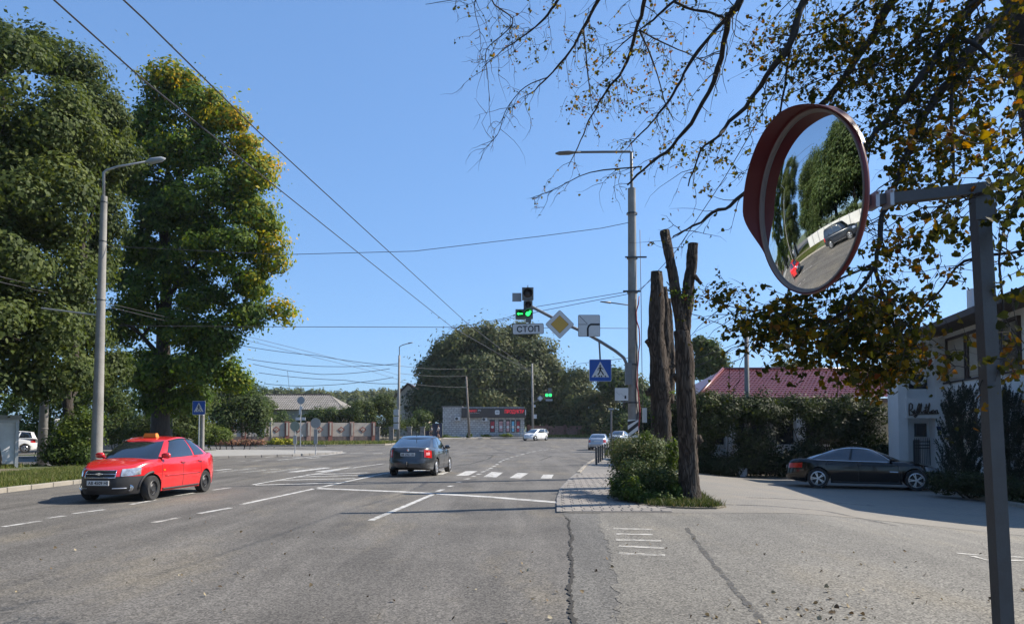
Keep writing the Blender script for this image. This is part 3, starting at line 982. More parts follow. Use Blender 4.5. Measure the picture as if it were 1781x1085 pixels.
    # plates
    for e, zc, txt in ((('F', d['pz'][0], d.get('ptxt', [None, None])[0])), ('R', d['pz'][1], d.get('ptxt', [None, None])[1])):
        c = S.pos(e, 1e-6, zc, .012)
        sgn = 1 if e == 'F' else -1
        mm = MB(); mm.box(c, (.012, .52, .112)); po = mm.build('number_plate', MAT_PLATE, t, local=True)
        if txt:
            text_part('plate_text', txt, .1, MAT_PRINT, po, c + Vector((sgn * .0075, 0, 0)), (0, sgn, 0), (0, 0, 1), width=.46, height=.075, depth=.001, bold=.002)
    # mirrors, handles, seams
    for sg in (1, -1):
        p = S.gh(d.get('mx', .80), sg, .1)
        mm = MB(); c = p + Vector((.02, sg * .12, .06))
        vs, fs = [], []
        mm.lathe([(.001, -.11), (.05, -.1), (.072, -.05), (.078, .02), (.07, .08), (.04, .105), (.001, .11)], c, (0, 1, 0), 12)
        mm.v = [((v[0] - c.x) * .75 + c.x, v[1], (v[2] - c.z) * .95 + c.z) for v in mm.v]
        mm.tube([p + Vector((0, -sg * .02, 0)), c], .025, 6)
        mm.build('mirror', d.get('mirmat', pmat), t, local=True, smooth=True)
        for hx in d.get('handles', []):
            mm = MB(); zc = d.get('hz', .82)
            mm.tube([S.side(hx + dx, zc, sg, o) for dx, o in ((-.1, .0), (-.07, .028), (.07, .028), (.1, .0))], .016, 6)
            mm.build('door_handle', d.get('hmat', pmat), t, local=True, smooth=True)
        for sx in d.get('seams', []):
            zs = [S.zb(sx) + .04 + (S.zt(sx) - S.zb(sx) - .06) * k / 8 for k in range(9)]
            mm = MB(); mm.tube([S.side(sx, z, sg, .000) for z in zs], .0055, 4); mm.build('door_seam', MAT_BLACK, t, local=True)
        if d.get('mould'):
            x0, x1, zc = d['mould']
            mm = MB(); mm.tube([S.side(x0 + (x1 - x0) * k / 8, zc, sg, .004) for k in range(9)], .014, 6); mm.build('side_moulding', pmat, t, local=True, smooth=True)
        if d.get('arch'):
            for xw in S.xw[:1]:
                mm = MB(); mm.tube([S.side(xw + (S.ra + .03) * math.cos(q), S.rt + (S.ra + .03) * math.sin(q), sg, -.004) for q in [math.pi * (.02 + .5 * k / 12) for k in range(13)]], .035, 6)
                mm.build('wheel_arch_trim', MAT_TRIM, t, local=True, smooth=True)
    mm = MB(); mm.tube([S.side(S.xw[1] + S.ra + .06 + (S.xw[0] - S.xw[1] - 2 * S.ra - .12) * k / 10, d['sill'] + .05, sg_, .004) for sg_ in (1,) for k in range(11)], .022, 6); mm.build('sill', MAT_TRIM, t, local=True)
    mm = MB(); mm.tube([S.side(S.xw[1] + S.ra + .06 + (S.xw[0] - S.xw[1] - 2 * S.ra - .12) * k / 10, d['sill'] + .05, -1, .004) for k in range(11)], .022, 6); mm.build('sill', MAT_TRIM, t, local=True)
    mm = MB(); xb_ = -a + .42; mm.tube([S.side(xb_, S.zb(xb_) + .02 + (d.get('rbz', .5) - S.zb(xb_)) * k / 5, 1, .0) for k in range(6)], .005, 4); mm.build('bumper_seam', MAT_BLACK, t, local=True)
    # wipers, aerial
    mm = MB()
    for y0, y1 in ((.45, -.05), (-.05, -.5)):
        p0 = S.gh(0, 1, .03, end='F', fy=y0, off=.02); p1 = S.gh(0, 1, .08, end='F', fy=y1, off=.025)
        mm.tube([p0, p1], .008, 5)
    mm.build('wipers', MAT_BLACK, t, local=True)
    t['S'] = 0; del t['S']
    return t, S

WP = [(.15, .93), (.25, .965), (.45, .995), (.65, 1.0), (.85, .985), (1.0, .955), (1.2, .93)]
AVEO = dict(L=4.31, W=1.71, xw=(1.315, -1.165), rt=.292, sill=.2, zf=.19, zr=.3, gap=.05, nf=3.0, nr=3.8,
    top=[(-2.16, .93), (-2.05, 1.01), (-1.75, 1.045), (-1.2, 1.0), (0, .955), (.9, .955), (1.25, .945), (1.6, .895), (1.9, .83), (2.05, .775), (2.16, .70)],
    fp=[(.15, -.10), (.3, -.02), (.45, .0), (.58, -.015), (.7, -.06), (.85, -.16)], rp=[(.2, -.06), (.45, .0), (.7, -.03), (1.05, -.08)], wp=WP,
    gh=dict(xf=1.2, xr=-1.72, rf=.42, rr=-.9, wb=.80, wr=.56, z=1.475, win=[(-.62, -.24), (-.18, .68)], drop=.12, rc=.03, n=4.4), wheel='steel', tw=.19,
    head=(.47, .93, .60, .765, .63, .80), tail=(.55, .85, .72, .95, .74, 1.0), grille=(.36, .575, .735), fog=(.70, .335), pz=(.46, .62), bumper=(1.28, .60),
    handles=(.05, -.82), hz=.86, seams=(.98, .05, -.86), mould=(.85, -.8, .56), lev=[0, .2, .27, .34, .42, .5, .6, .66, .72, .78, .84, .9, .95, 1.0, 1.1, 1.3], ptxt=['AB 4509 HI', None], arch=True, mx=.78)
OCTAVIA = dict(L=4.57, W=1.77, xw=(1.37, -1.21), rt=.315, sill=.22, zf=.22, zr=.33, nf=3.2, nr=4.0,
    top=[(-2.29, .93), (-2.2, 1.03), (-1.95, 1.06), (-1.2, 1.0), (0, .955), (.9, .93), (1.3, .9), (1.8, .82), (2.1, .74), (2.29, .66)],
    fp=[(.15, -.1), (.4, 0), (.6, -.03), (.85, -.15)], rp=[(.2, -.08), (.4, .0), (.58, .0), (.64, -.06), (.95, -.10), (1.1, -.16)], wp=WP,
    gh=dict(xf=1.2, xr=-2.0, rf=.35, rr=-.98, wb=.82, wr=.60, z=1.435, win=[(-.72, -.28), (-.22, .68)], drop=.10, rc=.03, n=4.2, rt0=.08, rt1=.93), wheel='alloy', tw=.2, rbz=.60,
    head=(.5, .95, .62, .76, .66, .8), tail=(.60, 1.02, .70, .97, .66, .93), grille=(.4, .6, .74), pz=(.42, .80), handles=(0, -.85), hz=.86, seams=(.95, 0, -.9), ptxt=[None, 'BB 2421 IA'], mx=.76)
BMW = dict(L=5.08, W=1.90, xw=(1.67, -1.41), rt=.355, sill=.2, zf=.2, zr=.3, nf=3.2, nr=3.8,
    top=[(-2.54, .86), (-2.45, .98), (-2.15, 1.03), (-1.2, 1.0), (0, .965), (1.0, .96), (1.4, .95), (1.9, .89), (2.3, .80), (2.54, .68)],
    fp=[(.15, -.1), (.4, 0), (.6, -.02), (.85, -.15)], rp=[(.2, -.06), (.42, .0), (.6, -.03), (1.0, -.1)], wp=WP,
    gh=dict(xf=1.35, xr=-1.95, rf=.42, rr=-.92, wb=.88, wr=.61, z=1.455, win=[(-.83, -.08), (-.02, .74)], drop=.13, rc=.03, n=4.2), wheel='big', tw=.23,
    head=(.55, 1.05, .62, .76, .66, .82), tail=(.58, 1.15, .70, .86, .72, .90), grille=(.3, .5, .75), pz=(.42, .72), handles=(-.05, -1.05), hz=.86, seams=(1.15, -.1, -1.15), chrome=True, mx=.76)
HATCH = dict(L=4.22, W=1.76, xw=(1.27, -1.33), rt=.31, sill=.22, nf=2.8, nr=3.6,
    top=[(-2.11, .85), (-2.0, 1.0), (-1.5, 1.02), (0, .98), (.9, .97), (1.25, .95), (1.7, .86), (1.95, .78), (2.11, .68)],
    fp=[(.15, -.1), (.4, 0), (.6, -.03), (.85, -.15)], rp=[(.2, -.08), (.45, .0), (.8, -.05), (1.0, -.1)], wp=WP,
    gh=dict(xf=1.45, xr=-2.1, rf=.35, rr=-1.86, wb=.83, wr=.66, z=1.50, win=[(-.8, -.36), (-.3, .66)], drop=.10, rc=.03, n=7.0), wheel='alloy', tw=.2,
    head=(.48, .95, .62, .78, .68, .86), tail=(.6, .95, .7, .98, .72, 1.0), grille=(.3, .6, .7), pz=(.4, .75), handles=(0, -.85), hz=.86, seams=(.95, 0, -.9), mx=.74)
SEDAN2 = dict(L=4.51, W=1.74, xw=(1.34, -1.18), rt=.305, sill=.22, nf=3.2, nr=4.2,
    top=[(-2.26, .9), (-2.17, 1.0), (-1.9, 1.03), (-1.2, .98), (0, .94), (.9, .93), (1.3, .9), (1.8, .82), (2.1, .74), (2.26, .66)],
    fp=[(.15, -.1), (.4, 0), (.6, -.03), (.85, -.15)], rp=[(.2, -.06), (.42, .0), (.55, .0), (.62, -.06), (1.0, -.1)], wp=WP,
    gh=dict(xf=1.15, xr=-1.75, rf=.3, rr=-.95, wb=.80, wr=.59, z=1.385, win=[(-.74, -.28), (-.22, .66)], drop=.05, rc=.035), wheel='alloy', tw=.2, rbz=.58,
    head=(.5, .95, .62, .76, .66, .8), tail=(.56, .95, .66, .9, .66, .9), grille=(.35, .6, .74), pz=(.42, .78), handles=(0, -.85), hz=.85, seams=(.95, 0, -.9), mx=.76)
SUV = dict(L=4.85, W=1.92, xw=(1.45, -1.35), rt=.38, sill=.32, zf=.35, zr=.4, nf=3.6, nr=5.0,
    top=[(-2.42, 1.0), (-2.35, 1.12), (-1.5, 1.14), (0, 1.12), (1.0, 1.12), (1.4, 1.1), (2.0, 1.04), (2.3, .96), (2.42, .85)],
    fp=[(.3, -.1), (.5, 0), (.8, -.02), (1.0, -.1)], rp=[(.3, -.05), (.6, .0), (1.1, -.03)], wp=[(.3, .95), (.6, 1.0), (1.0, .98), (1.2, .95)],
    gh=dict(xf=1.25, xr=-2.35, rf=.55, rr=-2.1, wb=.88, wr=.70, z=1.78, win=[(-.86, -.5), (-.46, .05), (.1, .7)], drop=.04, rc=.04), wheel='alloy', tw=.24,
    head=(.55, 1.0, .78, .95, .8, .98), tail=(.7, 1.0, .8, 1.1, .8, 1.15), grille=(.4, .72, .95), pz=(.55, .85), handles=(0, -.95), hz=.98, seams=(1.0, 0, -1.0), mx=.76,
    lev=[0, .35, .42, .5, .6, .7, .8, .9, .97, 1.03, 1.08, 1.15, 1.3])

# ================================================================== SETTING
def grid_ground():
    xs = [-900, -400, -200, -120, -80, -60, -40, -20, 0, 4.5] + XL[1:] + [14, 20, 30, 45, 60, 90, 140, 250, 450, 900]
    ys = [-300, -120, -60, -20, 0, 20] + YL[:11] + [60, 65] + YL[11:] + [125, 140, 180, 260, 400, 700, 1500]
    xs = sorted(set(xs)); ys = sorted(set(ys))
    def hz(x, y):
        z = g(x, y) - .07
        if y > 140: z += (y - 140) * .012
        return z
    m = MB()
    vs = [(x, y, hz(x, y)) for y in ys for x in xs]
    n = len(xs)
    fs = [(j * n + i, j * n + i + 1, (j + 1) * n + i + 1, (j + 1) * n + i) for j in range(len(ys) - 1) for i in range(n - 1)]
    m.add(vs, fs)
    o = m.build('ground', MAT_GROUND); o['kind'] = 'structure'
grid_ground()

road = sheet('road', [(-70, -45), (1.3, -45), (1.3, 14), (2.2, 26), (4, 38), (12, 58), (60, 62), (60, 112), (-70, 112)], 0.0, MAT_ROAD, kind='structure')
SIDE_ROAD = sheet('side_road', [(-48, -45), (-31, -45), (-31, 60), (-48, 60)], .14, MAT_ROAD, kind='structure')

# --- left verge and its kerb
VL = [(-13.6, -45), (-13.6, 25), (-14.0, 28), (-15.2, 30.5), (-17.5, 32.5), (-22, 33.5), (-70, 34), (-70, -45)]
sheet('verge', VL, .11, MAT_GROUND, kind='structure', skirt=.2)
sheet('footpath', [(-20.5, -45), (-18.2, -45), (-18.2, 30), (-20.5, 30)], .125, MAT_DIRT, kind='structure')
VI = [(-30.6, 44.4), (-18, 44.8), (-14.4, 48.8), (-12.9, 53.5), (-12.9, 56.5), (-14.5, 59), (-20, 61), (-30.6, 62)]
sheet('traffic_island', VI, .13, M('island paving', (.27, .26, .24), .9, var=.15, vscale=1.2, bump=.3), kind='structure', skirt=.2)
sheet('island_bed', [(-30.4, 45.5), (-23.2, 46), (-23.6, 60), (-30.4, 61)], .15, MAT_GROUND, kind='structure')
FL = [(-70, 75.5), (-19, 76.5), (-13.5, 79), (-11, 90), (-9.5, 99), (-3, 104), (14, 105), (30, 99), (60, 94), (60, 160), (-70, 160)]
sheet('far_verge', FL, .12, MAT_DIRT, kind='structure', skirt=.2)
sheet('shop_forecourt', [(-9.2, 100.2), (-3, 104.4), (8, 105.1), (8, 112), (-10, 112)], .135, M('forecourt concrete', (.33, .31, .28), .9, var=.15, vscale=.8), kind='structure')
sheet('far_lawn', [(4.2, 105.3), (14, 105.3), (29, 99.6), (45, 97), (45, 114), (4.2, 114)], .14, MAT_GROUND, kind='structure')

# --- right: driveway, lot, walk
_jr = random.Random(17)
def _edge():
    out = []; y = -20.0
    while y < 14.9:
        x = float(np.interp(y, [-20, 6.3, 10, 13.6, 14.95], [.6, .9, 1.3, 1.56, 1.75])); out.append((x + _jr.uniform(-.06, .06), y)); y += .5 if y < 5 else _jr.uniform(.08, .22)
    return out + [(1.75, 14.92)]
EDGE = _edge()
sheet('asphalt_patch', [(.2, -20), (.5, 6.2), (.62, 8), (.83, 10.5), (1.04, 13.6), (1.0, 14.9), (1.9, 14.9), (1.75, 13.6), (1.5, 10), (1.1, 6.3), (.8, -20)], .004, MAT_PATCH, kind='structure')
sheet('driveway', EDGE + [(5.5, 14.95), (14, 13.5), (24, 11), (24, -20)], .008, MAT_DRIVE, kind='structure')
sheet('parking_lot', [(1.0, 14.9), (5.5, 14.9), (14, 13.4), (24, 10.9), (24, 40), (5.2, 40), (5.2, 27), (4.6, 17)], .012, MAT_LOT, kind='structure')
WK = [(.97, 15.0), (1.15, 18), (1.42, 21), (1.95, 25), (2.55, 29), (3.6, 36), (4.8, 43), (7.0, 52), (11, 58.5), (60, 62.5), (60, 66), (12, 62), (9.5, 57), (8.3, 50), (7.6, 42), (6.6, 34), (5.2, 27), (3.2, 15.0)]
sheet('pavement', WK, .022, MAT_WALK, kind='structure', skirt=.15)
sheet('right_block', [(7.0, 39.0), (8.0, 42), (8.7, 50), (10, 56), (13, 60.5), (60, 65), (60, 40), (24, 39.5)], .06, MAT_DIRT, kind='structure', skirt=.2)
BED = [(2.75, 16.3), (3.2, 15.85), (3.8, 15.6), (4.25, 15.6), (4.55, 15.95), (4.45, 16.5), (4.7, 18), (4.9, 20), (5.2, 27), (4.2, 27), (3.0, 20)]
sheet('tree_bed', BED, .045, MAT_DIRT, kind='structure', skirt=.06)
GB = [(14.2, 24.8), (13.55, 20), (13.2, 14), (13.0, 8), (24, 8), (24, 31), (16, 31), (15.4, 25.4)]
sheet('garden_bed', GB, .1, MAT_GROUND, kind='structure', skirt=.2)
sheet('planting_strip', [(6.6, 32.6), (15.8, 32.4), (15.8, 36), (6.6, 36)], .06, MAT_DIRT, kind='structure', skirt=.1)

# --- kerbs, stone by stone
STONE = MB(); STONE.box((0, 0, 0), (.97, .15, .30))
_bm = bmesh.new(); _me = STONE.mesh('stone', MAT_KERB); _bm.from_mesh(_me)
bmesh.ops.bevel(_bm, geom=_bm.edges[:], offset=.015, segments=1, affect='EDGES'); _bm.to_mesh(_me); _bm.free()
_me_dk = _me.copy(); _me_dk.materials.clear(); _me_dk.materials.append(MAT_DKCONC)
def kerb(name, path, z, me=_me, step=1.0):
    rng = random.Random(len(name) * 7 + int(path[0][1]))
    root = thing(name, None, None, (path[0][0], path[0][1], 0), kind='structure')
    acc = []
    for a, b in zip(path, path[1:]):
        a = Vector(a); b = Vector(b); n = max(1, round((b - a).length / step))
        for k in range(n):
            p = a.lerp(b, (k + .5) / n); an = math.atan2(b.y - a.y, b.x - a.x)
            o = link_mesh('stone', me, root, (p.x - path[0][0] + rng.uniform(-.008, .008), p.y - path[0][1] + rng.uniform(-.008, .008), g(p.x, p.y) + z - .15 + rng.uniform(-.008, .008)), (rng.uniform(-.015, .015), 0, an + rng.uniform(-.006, .006)))
            o.scale.x = (b - a).length / n / 1.0
    return root
kerb('verge_kerb', [(-13.52, 9), (-13.52, 25), (-13.92, 28), (-15.1, 30.4), (-17.4, 32.4), (-22, 33.45), (-28, 33.6)], .125)
kerb('island_kerb', [(-30, 44.4), (-18, 44.75), (-14.35, 48.75), (-12.85, 53.5), (-12.85, 56.5), (-14.5, 59.1)], .145, _me_dk)
kerb('far_kerb', [(-45, 76.0), (-19, 76.45), (-13.45, 78.95), (-10.95, 90), (-9.45, 98.95), (-3, 103.9), (14, 104.9), (30, 98.9)], .14, step=2.0)
kerb('garden_kerb', [(15.4, 25.3), (14.15, 24.8), (13.5, 20), (13.15, 14), (12.95, 8)], .115)
kerb('pavement_kerb', [(2.55, 28.9), (3.55, 36), (4.75, 43), (6.95, 52), (10.95, 58.5), (22, 59.4)], .06)

# --- pavement blocks laid one by one near the camera
def point_in(poly, x, y):
    c = False; n = len(poly)
    for i in range(n):
        x1, y1 = poly[i]; x2, y2 = poly[i - 1]
        if (y1 > y) != (y2 > y) and x < (x2 - x1) * (y - y1) / (y2 - y1) + x1: c = not c
    return c
def pavers():
    root = thing('paved_strip', None, None, (1, 15, 0), kind='structure')
    mats = [M('paver %d' % k, c, .9, var=.18, vscale=6, bump=.3, bscale=60) for k, c in enumerate([(.225, .205, .185), (.2, .184, .168), (.245, .222, .195), (.185, .172, .16)])]
    mes = []
    for mt in mats:
        b = MB(); b.box((0, 0, 0), (.188, .288, .03)); mes.append(b.mesh('block', mt))
        bm = bmesh.new(); bm.from_mesh(mes[-1]); bmesh.ops.bevel(bm, geom=[e for e in bm.edges if all(v.co.z > 0 for v in e.verts)], offset=.008, segments=1, affect='EDGES'); bm.to_mesh(mes[-1]); bm.free()
    rng = random.Random(3)
    rest = MB(); cnt = 0
    wk = [(.99, 15.02), (1.15, 18), (1.42, 21), (1.95, 25), (2.6, 29), (5.3, 29), (5.1, 27), (3.2, 15.02)]
    y = 15.2; r = 0
    while y < 29:
        x = .7 + (.05 if r % 2 else 0) + (y - 15) * .06
        while x < 5.2:
            if all(point_in(wk, x + a, y + b) for a in (-.08, .08) for b in (-.12, .12)) and not point_in(BED, x, y):
                z = g(x, y) + .018 + rng.uniform(-.0012, .0015)
                k = rng.choice([0, 0, 1, 1, 2, 3]); tilt = (rng.uniform(-.004, .004), rng.uniform(-.004, .004), rng.uniform(-.008, .008) - .04)
                if cnt < 300:
                    link_mesh('block', mes[k], root, (x - 1, y - 15, z), tilt); cnt += 1
                else:
                    rest.box((x, y, z), (.188, .288, .03), Matrix.Rotation(tilt[2], 3, 'Z') @ Matrix.Rotation(tilt[0], 3, 'X') @ Matrix.Rotation(tilt[1], 3, 'Y'), k)
            x += .2
        y += .3; r += 1
    o = rest.build('blocks_farther', mats, root); o['kind'] = 'stuff'
    # dark soldier course along the carriageway edge
    ed = thing('edging_strip', None, None, (1, 15, 0), kind='structure')
    pts = [(.93, 14.95), (1.11, 18), (1.38, 21), (1.91, 25), (2.5, 28.8)]
    eb = MB(); eb.box((0, 0, 0), (.95, .08, .12)); em = eb.mesh('stone', MAT_DKCONC)
    for a, b in zip(pts, pts[1:]):
        a = Vector(a); b = Vector(b); n = round((b - a).length)
        for k in range(n):
            p = a.lerp(b, (k + .5) / n)
            link_mesh('stone', em, ed, (p.x - 1, p.y - 15, -.03 + rng.uniform(-.004, .004)), (0, 0, math.atan2(b.y - a.y, b.x - a.x)))
pavers()

# --- crack, tar seams, markings (parts of the road)
def zribbon(name, pix, wd, dz=.006, mat=MAT_PAINT):
    return sheet(name, ribbon([GP(u, v) for u, v in pix], wd), dz, mat, road)
def zquad(name, pix, dz=.006, mat=MAT_PAINT):
    return sheet(name, [tuple(GP(u, v)[:2]) for u, v in pix], dz, mat, road)
def crack():
    rng = random.Random(5); pts = []; wd = []
    y = 5.0; ww = .03
    while y < 14.2:
        x = float(np.interp(y, [5, 6.2, 8, 10.5, 13.6, 14.3], [.42, .5, .62, .83, 1.04, 1.02])) + .014 * math.sin(y * 2.3) + .01 * math.sin(y * 6.1 + 1)
        ww = ww * .7 + .3 * rng.choice([.004, .012, .03, .055, .075])
        pts.append((x + rng.uniform(-.018, .018), y)); wd.append(ww * (1.0 if y < 12.5 else .6)); y += rng.uniform(.03, .08)
    mt = M('crack shadow', (.03, .028, .025), 1.0)
    sheet('crack', ribbon(pts, wd), .010, mt, road)
    rng = random.Random(9)
    pts = []; wd = []
    for k in range(40):
        t = k / 39; u = 1195 + (1330 - 1195) * t ** 1.1 + rng.uniform(-2, 2); v = 918 + (1085 - 918) * t
        p = GP(u, v); pts.append((p.x, p.y)); wd.append(.07 + rng.uniform(-.03, .02))
    sheet('tar_seam', ribbon(pts, wd), .013, worn_paint('tar', (.075, .07, .062), .52, 7.0), road)
crack()
# older repairs and tyre marks
_tm = worn_paint('tyre mark', (.06, .057, .053), .56, 3.0)
for pix in ([(780, 812), (820, 806), (850, 798), (858, 792), (840, 789)], [(940, 800), (960, 793), (1000, 796), (1030, 801)], [(1240, 878), (1330, 880), (1440, 890), (1560, 915)], [(1300, 866), (1400, 870), (1520, 880)]):
    zribbon('tyre_mark', pix, .16, .005 if pix[0][0] < 1100 else .016, _tm)
zribbon('stop_line', [(545, 849), (700, 855), (850, 864), (975, 874)], .32)
zribbon('centre_line', [(420, 877), (485, 863), (545, 850), (600, 838), (645, 828), (690, 819)], .14)
for a in (((345, 893), (401, 883)), ((265, 909), (312, 900))): zribbon('lane_dash', a, .13, mat=MAT_PAINT if a[0][0] == 345 else MAT_PAINT_OLD)
zribbon('lane_line', [(645, 905), (700, 882), (757, 858)], .13)
z3 = lambda x, y: (720 + x / 4.4525, 640 + y / 4.4525)
D3 = [(180, 955, 225, 940), (265, 918, 300, 910), (335, 885, 365, 880), (395, 862, 425, 855), (450, 840, 475, 835), (490, 825, 515, 818), (525, 805, 550, 798), (560, 790, 578, 785), (585, 778, 605, 772), (610, 762, 630, 757), (635, 748, 650, 743), (660, 728, 678, 722), (685, 714, 702, 710), (710, 704, 735, 700), (745, 692, 770, 688), (785, 680, 810, 676), (825, 670, 855, 664), (870, 658, 900, 652), (915, 648, 945, 643), (960, 640, 990, 636), (1005, 634, 1040, 630), (1060, 628, 1090, 626), (1110, 626, 1200, 624)]
for a, b, c, d_ in D3: zribbon('lane_dash', [z3(a, b), z3(c, d_)], .14)
for a, b, c, d_ in [(310, 661, 350, 657), (370, 653, 410, 650), (440, 645, 490, 640), (520, 636, 570, 631), (600, 628, 650, 622), (690, 617, 760, 610)]: zribbon('lane_dash', [z3(a, b), z3(c, d_)], .16, mat=MAT_PAINT_WORN)
for a in (((5, 916), (70, 906)), ((83, 901), (112, 897)), ((128, 893), (182, 886)), ((228, 877), (270, 869)), ((305, 862), (337, 857)), ((370, 852), (400, 848))): zribbon('lane_dash', a, .12)
zribbon('hatch_border', [(438, 843), (500, 832), (560, 822), (615, 813), (668, 806)], .14)
zribbon('hatch_border', [(600, 838), (640, 830), (668, 823)], .10, .009)
for a in (((444, 843.5), (589, 839.5)), ((485, 835), (618, 832)), ((512, 829.5), (632, 826)), ((533, 825.5), (640, 822))): zribbon('hatch_stripe', a, .30, .008)
z2 = lambda x, y: (400 + x / 4.4525, 640 + y / 4.4525)
for q, wn in (((480, 805, 760, 770), 0), ((690, 803, 950, 770), 0), ((290, 808, 560, 775), 1), ((100, 808, 370, 780), 1), ((-90, 806, 190, 776), 1)):
    zribbon('crosswalk_bar', [z2(q[0], q[1]), z2(q[2], q[3])], .45, mat=MAT_PAINT_WORN if wn else MAT_PAINT)
for q in (((793, 827), (810, 819), (831, 819), (814, 827)), ((841, 829), (855, 820.5), (875, 821.5), (863, 830)), ((886, 831), (900, 822), (919, 823), (905, 831.5)), ((940, 831.5), (945, 825), (963, 825), (959, 832)), ((748, 825), (766, 818), (787, 818), (770, 825)), ((700, 824), (722, 817), (742, 817), (722, 824))):
    zquad('crosswalk_bar', q)
for a, b, c, d_ in [(-10, 690, 165, 690), (270, 691, 380, 684), (380, 684, 560, 691), (370, 711, 500, 700), (500, 700, 640, 684), (640, 684, 890, 656), (840, 648, 900, 656), (600, 700, 700, 690), (930, 660, 1040, 655), (1110, 662, 1180, 657), (-200, 716, -110, 712), (60, 720, 120, 718), (170, 718, 240, 714)]:
    zribbon('junction_marking', [z2(a, b), z2(c, d_)], .22, mat=MAT_PAINT)
zribbon('edge_line', [(374, 818), (402, 815)], .25)
for a in (((1066, 920), (1135, 921.5)), ((1072, 929.5), (1135, 930.5)), ((1071, 939.5), (1150, 941.5)), ((1076, 950.5), (1155, 954)), ((1076, 963.5), (1157, 966.5))):
    zribbon('drive_stripe', a, .16, .014, MAT_PAINT_OLD)
zribbon('drive_stripe', [(1664, 963), (1725, 968), (1781, 970)], .10, .014, MAT_PAINT_OLD)
zribbon('drive_stripe', [(1690, 968), (1720, 976), (1781, 976)], .10, .016, MAT_PAINT_OLD)

# ================================================================== GRASS (uncountable)
rng = np.random.default_rng(11)
def pts_in(poly, n, rng):
    xs = [p[0] for p in poly]; ys = [p[1] for p in poly]
    out = []
    while len(out) < n:
        x = rng.uniform(min(xs), max(xs)); y = rng.uniform(min(ys), max(ys))
        if point_in(poly, x, y): out.append((x, y))
    return np.array(out)
grass_patch('verge_grass', 'tufty green grass strip along the kerb behind the red car', pts_in([(-13.75, 15), (-13.75, 25), (-14.2, 28), (-15.4, 30.4), (-18.1, 31), (-18.1, 15)], 42000, rng), lambda x, y: g(x, y) + .11, LEAF_GRASS, None, rng, .14, .012)
grass_patch('lawn_grass', 'sparse grass between the footpath and the side road', pts_in([(-20.6, 24), (-20.6, 33), (-30.8, 33), (-30.8, 24)], 16000, rng), lambda x, y: g(x, y) + .11, LEAF_GRASS, None, rng, .16, .02)
grass_patch('bed_grass', 'low green weeds around the foot of the pollarded trunk', np.concatenate([pts_in([(2.9, 16.2), (3.4, 15.8), (4.2, 15.65), (4.45, 15.95), (4.4, 16.6), (4.6, 18.5), (3.2, 18.5)], 4200, rng), pts_in(BED, 5000, rng)]), lambda x, y: g(x, y) + .04, LEAF_WEED, None, rng, .13, .012)
grass_patch('far_grass', 'strip of green grass in front of the brick fence', pts_in([(4.5, 105.3), (14, 105.3), (29, 99.8), (29, 111), (4.5, 111)], 14000, rng), lambda x, y: g(x, y) + .14, LEAF_GRASS, None, rng, .3, .05)
grass_patch('bank_grass', 'dry grassy bank below the diamond pattern fence', pts_in([(-45, 77), (-19, 77.2), (-14, 79.6), (-12, 84), (-45, 80)], 12000, rng), lambda x, y: g(x, y) + .12, LEAF_GRASS, None, rng, .3, .05)

LEAF_FALL = leaf_mat('fallen leaves', [(0, (.07, .05, .03)), (.4, (.14, .095, .05)), (.7, (.27, .22, .13)), (1, (.38, .34, .25))], .1)
# fallen leaves on the driveway
def fallen():
    rng = np.random.default_rng(21)
    N = 200
    u = rng.uniform(900, 1781, N); v = 905 + 180 * rng.uniform(0, 1, N) ** .6
    u[:60] = rng.uniform(0, 900, 60); v[:60] = rng.uniform(900, 1085, 60)
    u[60:105] = rng.normal(1410, 60, 45); v[60:105] = rng.normal(1062, 14, 45)
    pts = np.array([tuple(GP(a, b) + Vector((0, 0, .02))) for a, b in zip(u, v)])
    o = leaf_object('fallen_leaves', pts, .034, LEAF_FALL, None, rng.uniform(0, 1, N), rng, shape='heart', upbias=.92, kind='stuff')
    tag(o, 'scattered fallen leaves on the driveway asphalt', 'leaves')
fallen()

# ================================================================== VEHICLES
PAINT_RED = paint('red paint', (.60, .018, .02), .2)
PAINT_GREY = paint('dark grey paint', (.042, .045, .049), .28, .3)
PAINT_BLACK = M('black paint', (.004, .004, .005), .12, spec=.4, coat=.25)
PAINT_WHITE = paint('white paint', (.72, .72, .72), .35)
PAINT_SILVER = paint('silver paint', (.45, .46, .48), .35, .5)
PAINT_BLUEBLACK = paint('blue black paint', (.012, .016, .024), .25)

def place_by_wheels(front_px, rear_px, shape, side):
    """wheel contact points in the photo -> centre and heading; side +1 = the car's left wheels are seen"""
    f = GP(*front_px); r = GP(*rear_px)
    d = Vector((f.x - r.x, f.y - r.y)); hd = math.atan2(d.y, d.x)
    return hd, f, r
# red taxi
hd = math.atan2(-1, -.085)
f = GP(266, 870)
hx, hy = math.cos(hd), math.sin(hd)
lx, ly = -hy, hx
xw, yw = AVEO['xw'][0], AVEO['W'] / 2 - .05
cx_ = f.x - hx * xw - lx * yw; cy_ = f.y - hy * xw - ly * yw
taxi, S = car('taxi_car', 'red sedan with black front bumper and orange taxi sign on its roof', (cx_, cy_, g(cx_, cy_)), hd, AVEO, PAINT_RED, steer=.05)
mm = MB()
prof = [(-.16, 0), (-.13, .10), (.13, .10), (.16, 0)]
mm.prism([(-.15, 0), (.15, 0), (.125, .11), (-.125, .11)], (.05, .0 - .055, 1.485), (0, 0, 0), (0, 0, 1), (1, 0, 0), .0)
mm = MB()
vs = [(.0, -.17, 1.475), (.0, .17, 1.475), (.16, .17, 1.475), (.16, -.17, 1.475), (.03, -.145, 1.575), (.03, .145, 1.575), (.13, .145, 1.575), (.13, -.145, 1.575)]
mm.add(vs, [(3, 2, 1, 0), (4, 5, 6, 7), (0, 1, 5, 4), (1, 2, 6, 5), (2, 3, 7, 6), (3, 0, 4, 7)])
